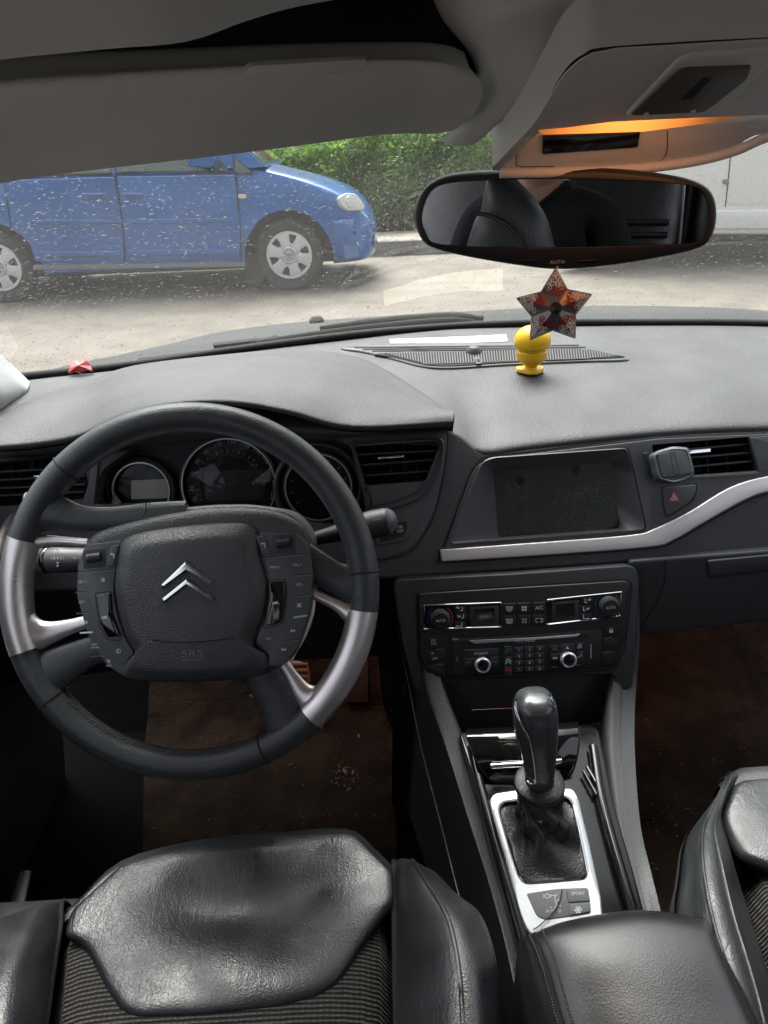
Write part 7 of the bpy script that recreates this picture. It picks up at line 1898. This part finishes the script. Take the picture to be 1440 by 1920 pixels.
fm = loft('floor_mat', [[V((x, y, z)) for x in (0.30, 0.5, 0.72, 0.9)] for y, z in ((0.2, .29), (0.6, .288), (0.95, .288), (1.03, .292), (1.07, .312), (1.17, .391), (1.28, .478), (1.335, .524))], M['carpet'], None, 3, 4, 0.008, 60)
tag(fm, 'dusty brown floor mat in the passenger footwell', 'floor mat')
M['crumb'] = mat('crumbs', (0.34, 0.24, 0.16), 0.8, var=(40, 0.5))
vs = []; fs = []
def bit(p, s, el=1.0):
    k = len(vs); an = random.uniform(0, 6.28); a = V((math.cos(an), math.sin(an), 0)); b = V((-a.y, a.x, 0))
    vs.extend([p - a * s * el, p + b * s * 0.5 , p + a * s * el, p - b * s * 0.5, p + V((0, 0, s * 0.7))])
    fs.extend([(k, k + 1, k + 4), (k + 1, k + 2, k + 4), (k + 2, k + 3, k + 4), (k + 3, k, k + 4)])
for _ in range(150):
    bit(atZ(random.uniform(280, 740), random.uniform(1380, 1580), 0.286), random.choice([0.0006, 0.0009, 0.0013]), random.uniform(0.8, 2))
for _ in range(50):
    x, y = random.gauss(640, 14), random.gauss(1452, 12); bit(atZ(x, y, 0.286), random.uniform(0.001, 0.0022), 1.5)
for x, y in ((647, 1446), (654, 1480), (673, 1380), (544, 1434), (662, 1447)): bit(atZ(x, y, 0.286), 0.0042, 1.5)
for _ in range(90):
    bit(atZ(random.uniform(1205, 1420), random.uniform(1260, 1690), 0.291), random.choice([0.0006, 0.001, 0.0014]), random.uniform(0.8, 3))
cb = mk('crumbs', vs, fs, M['crumb'], None, 0); tag(cb, 'dry leaf crumbs scattered on the floor mats', 'crumbs', kind='stuff')
sp_ = tube('sill_strip', [atZ(48, 1636, .33), atZ(34, 1690, .33), atZ(12, 1745, .33)], [0.008, 0.010, 0.010], M['silver'], None, n=8, sq=(1, 0.5))
tag(sp_, 'dull metal door sill strip at the left of the driver seat', 'sill strip')
# rear backrest of the driver seat, headless frame seen in the mirror -----------
YB_ = -0.26
dbo = [(840, 560), (866, 462), (880, 420), (893, 402), (898, 362), (906, 330), (925, 318), (945, 330), (968, 352), (990, 374), (1010, 402), (1024, 432), (1031, 462), (1060, 560)]
pts = [mir(x, y, YB_) for x, y in dbo]
cxm = sum(p.x for p in pts) / len(pts)
DBF = Frame(V((cxm, YB_, 0.9)), V((-1, 0, 0)), V((0, 0, 1)))
dpoly = [((p - DBF.o).dot(DBF.u), (p - DBF.o).dot(DBF.v)) for p in pts]
pillow('backrest', rr(dpoly, 0.02), DBF, -0.07, 0.07, M['leather'], ds, p=4, rings=12)
smq = cr([tuple(mir(x, y, YB_ + 0.012)) for x, y in [(888, 404), (904, 402), (934, 412), (962, 432), (980, 464)]], 5, False)
tube('seam', smq, 0.004, M['leather'], ds, n=6)

# ------------------------------------------------------------- person in the rear, seen in the mirror
tube('trim_strip', [mir(1285, 338, -1.0), mir(1280, 400, -1.0), mir(1274, 468, -1.0)], 0.004, M['silver'], rb, n=8)
pe = thing('person', 'person in a black top sitting in the rear, seen only in the mirror', 'person', (0.0, -0.85, 0.5))
nk = mir(1012, 350, -0.80)
PX0 = nk.x; ZN = nk.z
J = [('pelvis', (PX0, -0.86, 0.60), (0.16, 0.12)), ('waist', (PX0, -0.88, ZN - 0.34), (0.145, 0.10)), ('chest', (PX0, -0.88, ZN - 0.17), (0.175, 0.115)), ('collar', (PX0, -0.87, ZN - 0.06), (0.11, 0.075)), ('neck', (PX0, -0.85, ZN + 0.01), (0.056, 0.056)), ('jaw', (PX0, -0.835, ZN + 0.07), (0.055, 0.066)), ('head', (PX0, -0.835, ZN + 0.14), (0.075, 0.095)), ('crown', (PX0, -0.85, ZN + 0.20), (0.055, 0.07))]
E = [(0, 1), (1, 2), (2, 3), (3, 4), (4, 5), (5, 6), (6, 7)]
V_ = [j[1] for j in J]; R2 = [j[2] for j in J]
for s in (-1, 1):
    b = len(V_)
    V_ += [(PX0 + s * 0.175, -0.88, ZN - 0.085), (PX0 + s * 0.25, -0.83, ZN - 0.33), (PX0 + s * 0.20, -0.62, ZN - 0.44), (PX0 + s * 0.17, -0.54, ZN - 0.43)]
    R2 += [(0.062, 0.062), (0.047, 0.047), (0.03, 0.03), (0.024, 0.034)]
    E += [(3, b), (b, b + 1), (b + 1, b + 2), (b + 2, b + 3)]
    b = len(V_)
    V_ += [(PX0 + s * 0.1, -0.80, 0.58), (PX0 + s * 0.16, -0.42, 0.60), (PX0 + s * 0.16, -0.36, 0.32), (PX0 + s * 0.17, -0.26, 0.28)]
    R2 += [(0.085, 0.085), (0.06, 0.06), (0.042, 0.042), (0.03, 0.045)]
    E += [(0, b), (b, b + 1), (b + 1, b + 2), (b + 2, b + 3)]
me = bpy.data.meshes.new('body'); me.from_pydata(V_, E, []); me.update()
bo_ = bpy.data.objects.new('body_tmp', me); COL.objects.link(bo_)
sk = bo_.modifiers.new('skin', 'SKIN')
for i, r in enumerate(R2): me.skin_vertices[0].data[i].radius = r
me.skin_vertices[0].data[0].use_root = True
ss = bo_.modifiers.new('sub', 'SUBSURF'); ss.levels = 4; ss.render_levels = 4
dg = bpy.context.evaluated_depsgraph_get(); dg.update()
bm_ = bpy.data.meshes.new_from_object(bo_.evaluated_get(dg))
vs = [v.co.copy() for v in bm_.vertices]; fs = [tuple(p.vertices) for p in bm_.polygons]; mi = []
for p in bm_.polygons:
    c = p.center; dx = abs(c.x - PX0)
    skin = (c.z > ZN - 0.045 + dx * 0.75 and c.y > -0.9 and dx < 0.09) or c.z > ZN + 0.02 or (c.y > -0.62 and c.z > ZN - 0.5 and c.z < ZN - 0.36 and c.y < -0.5)
    mi.append(1 if skin else 0)
bpy.data.objects.remove(bo_)
bdy = mk('body', vs, fs, [M['shirt'], M['skin']], pe, 180, midx=mi)
_bt = BVHTree.FromPolygons(vs, fs)
cq = []
for k in range(-8, 9):
    dx = k * 0.011; h = _bt.ray_cast(V((PX0 + dx, -0.2, ZN - 0.045 + abs(dx) * 0.75)), V((0, -1, 0)))
    if h[0] is not None: cq.append(h[0] + V((0, 0.002, 0)))
if len(cq) > 4: tube('neckline', cr([tuple(p) for p in cq], 3, False), 0.006, M['shirt'], pe, n=8)
hf2 = Frame(V((PX0, -0.855, ZN + 0.14)), V((1, 0, 0)), V((0, 1, 0)))
lathe('hair', [(0.085, -0.02), (0.092, 0.03), (0.085, 0.07), (0.05, 0.10), (0.0, 0.108)], Frame(V((PX0, -0.862, ZN + 0.145)), V((1, 0, 0)), V((0, 1, 0))), 0, 0, M['hair'], pe, n=32)
for s in (-1, 1):
    lathe('eye', [(0.010, -0.004), (0.009, 0.002), (0, 0.005)], Frame(V((PX0 + s * 0.03, -0.752, ZN + 0.135)), V((-1, 0, 0)), V((0, 0, 1))), 0, 0, M['print'], pe, n=14)
    for k in range(5):
        x0 = PX0 + s * (0.17 - 0.02 * (k - 2) * 0.8); L_ = (0.05, 0.07, 0.078, 0.072, 0.055)[k]
        tube('finger', [(x0, -0.55, ZN - 0.432), (x0 - s * 0.004, -0.52, ZN - 0.432), (x0 - s * 0.006, -0.55 + L_ + 0.02, ZN - 0.452)], [0.009, 0.0085, 0.006], M['skin'], pe, n=8)
tube('nose', [(PX0, -0.752, ZN + 0.135), (PX0, -0.738, ZN + 0.105)], [0.007, 0.013], M['skin'], pe, n=8)
tube('mouth', [(PX0 - 0.025, -0.768, ZN + 0.07), (PX0, -0.760, ZN + 0.069), (PX0 + 0.025, -0.768, ZN + 0.07)], 0.004, mat('lips', (0.35, 0.12, 0.1), 0.5), pe, n=6)
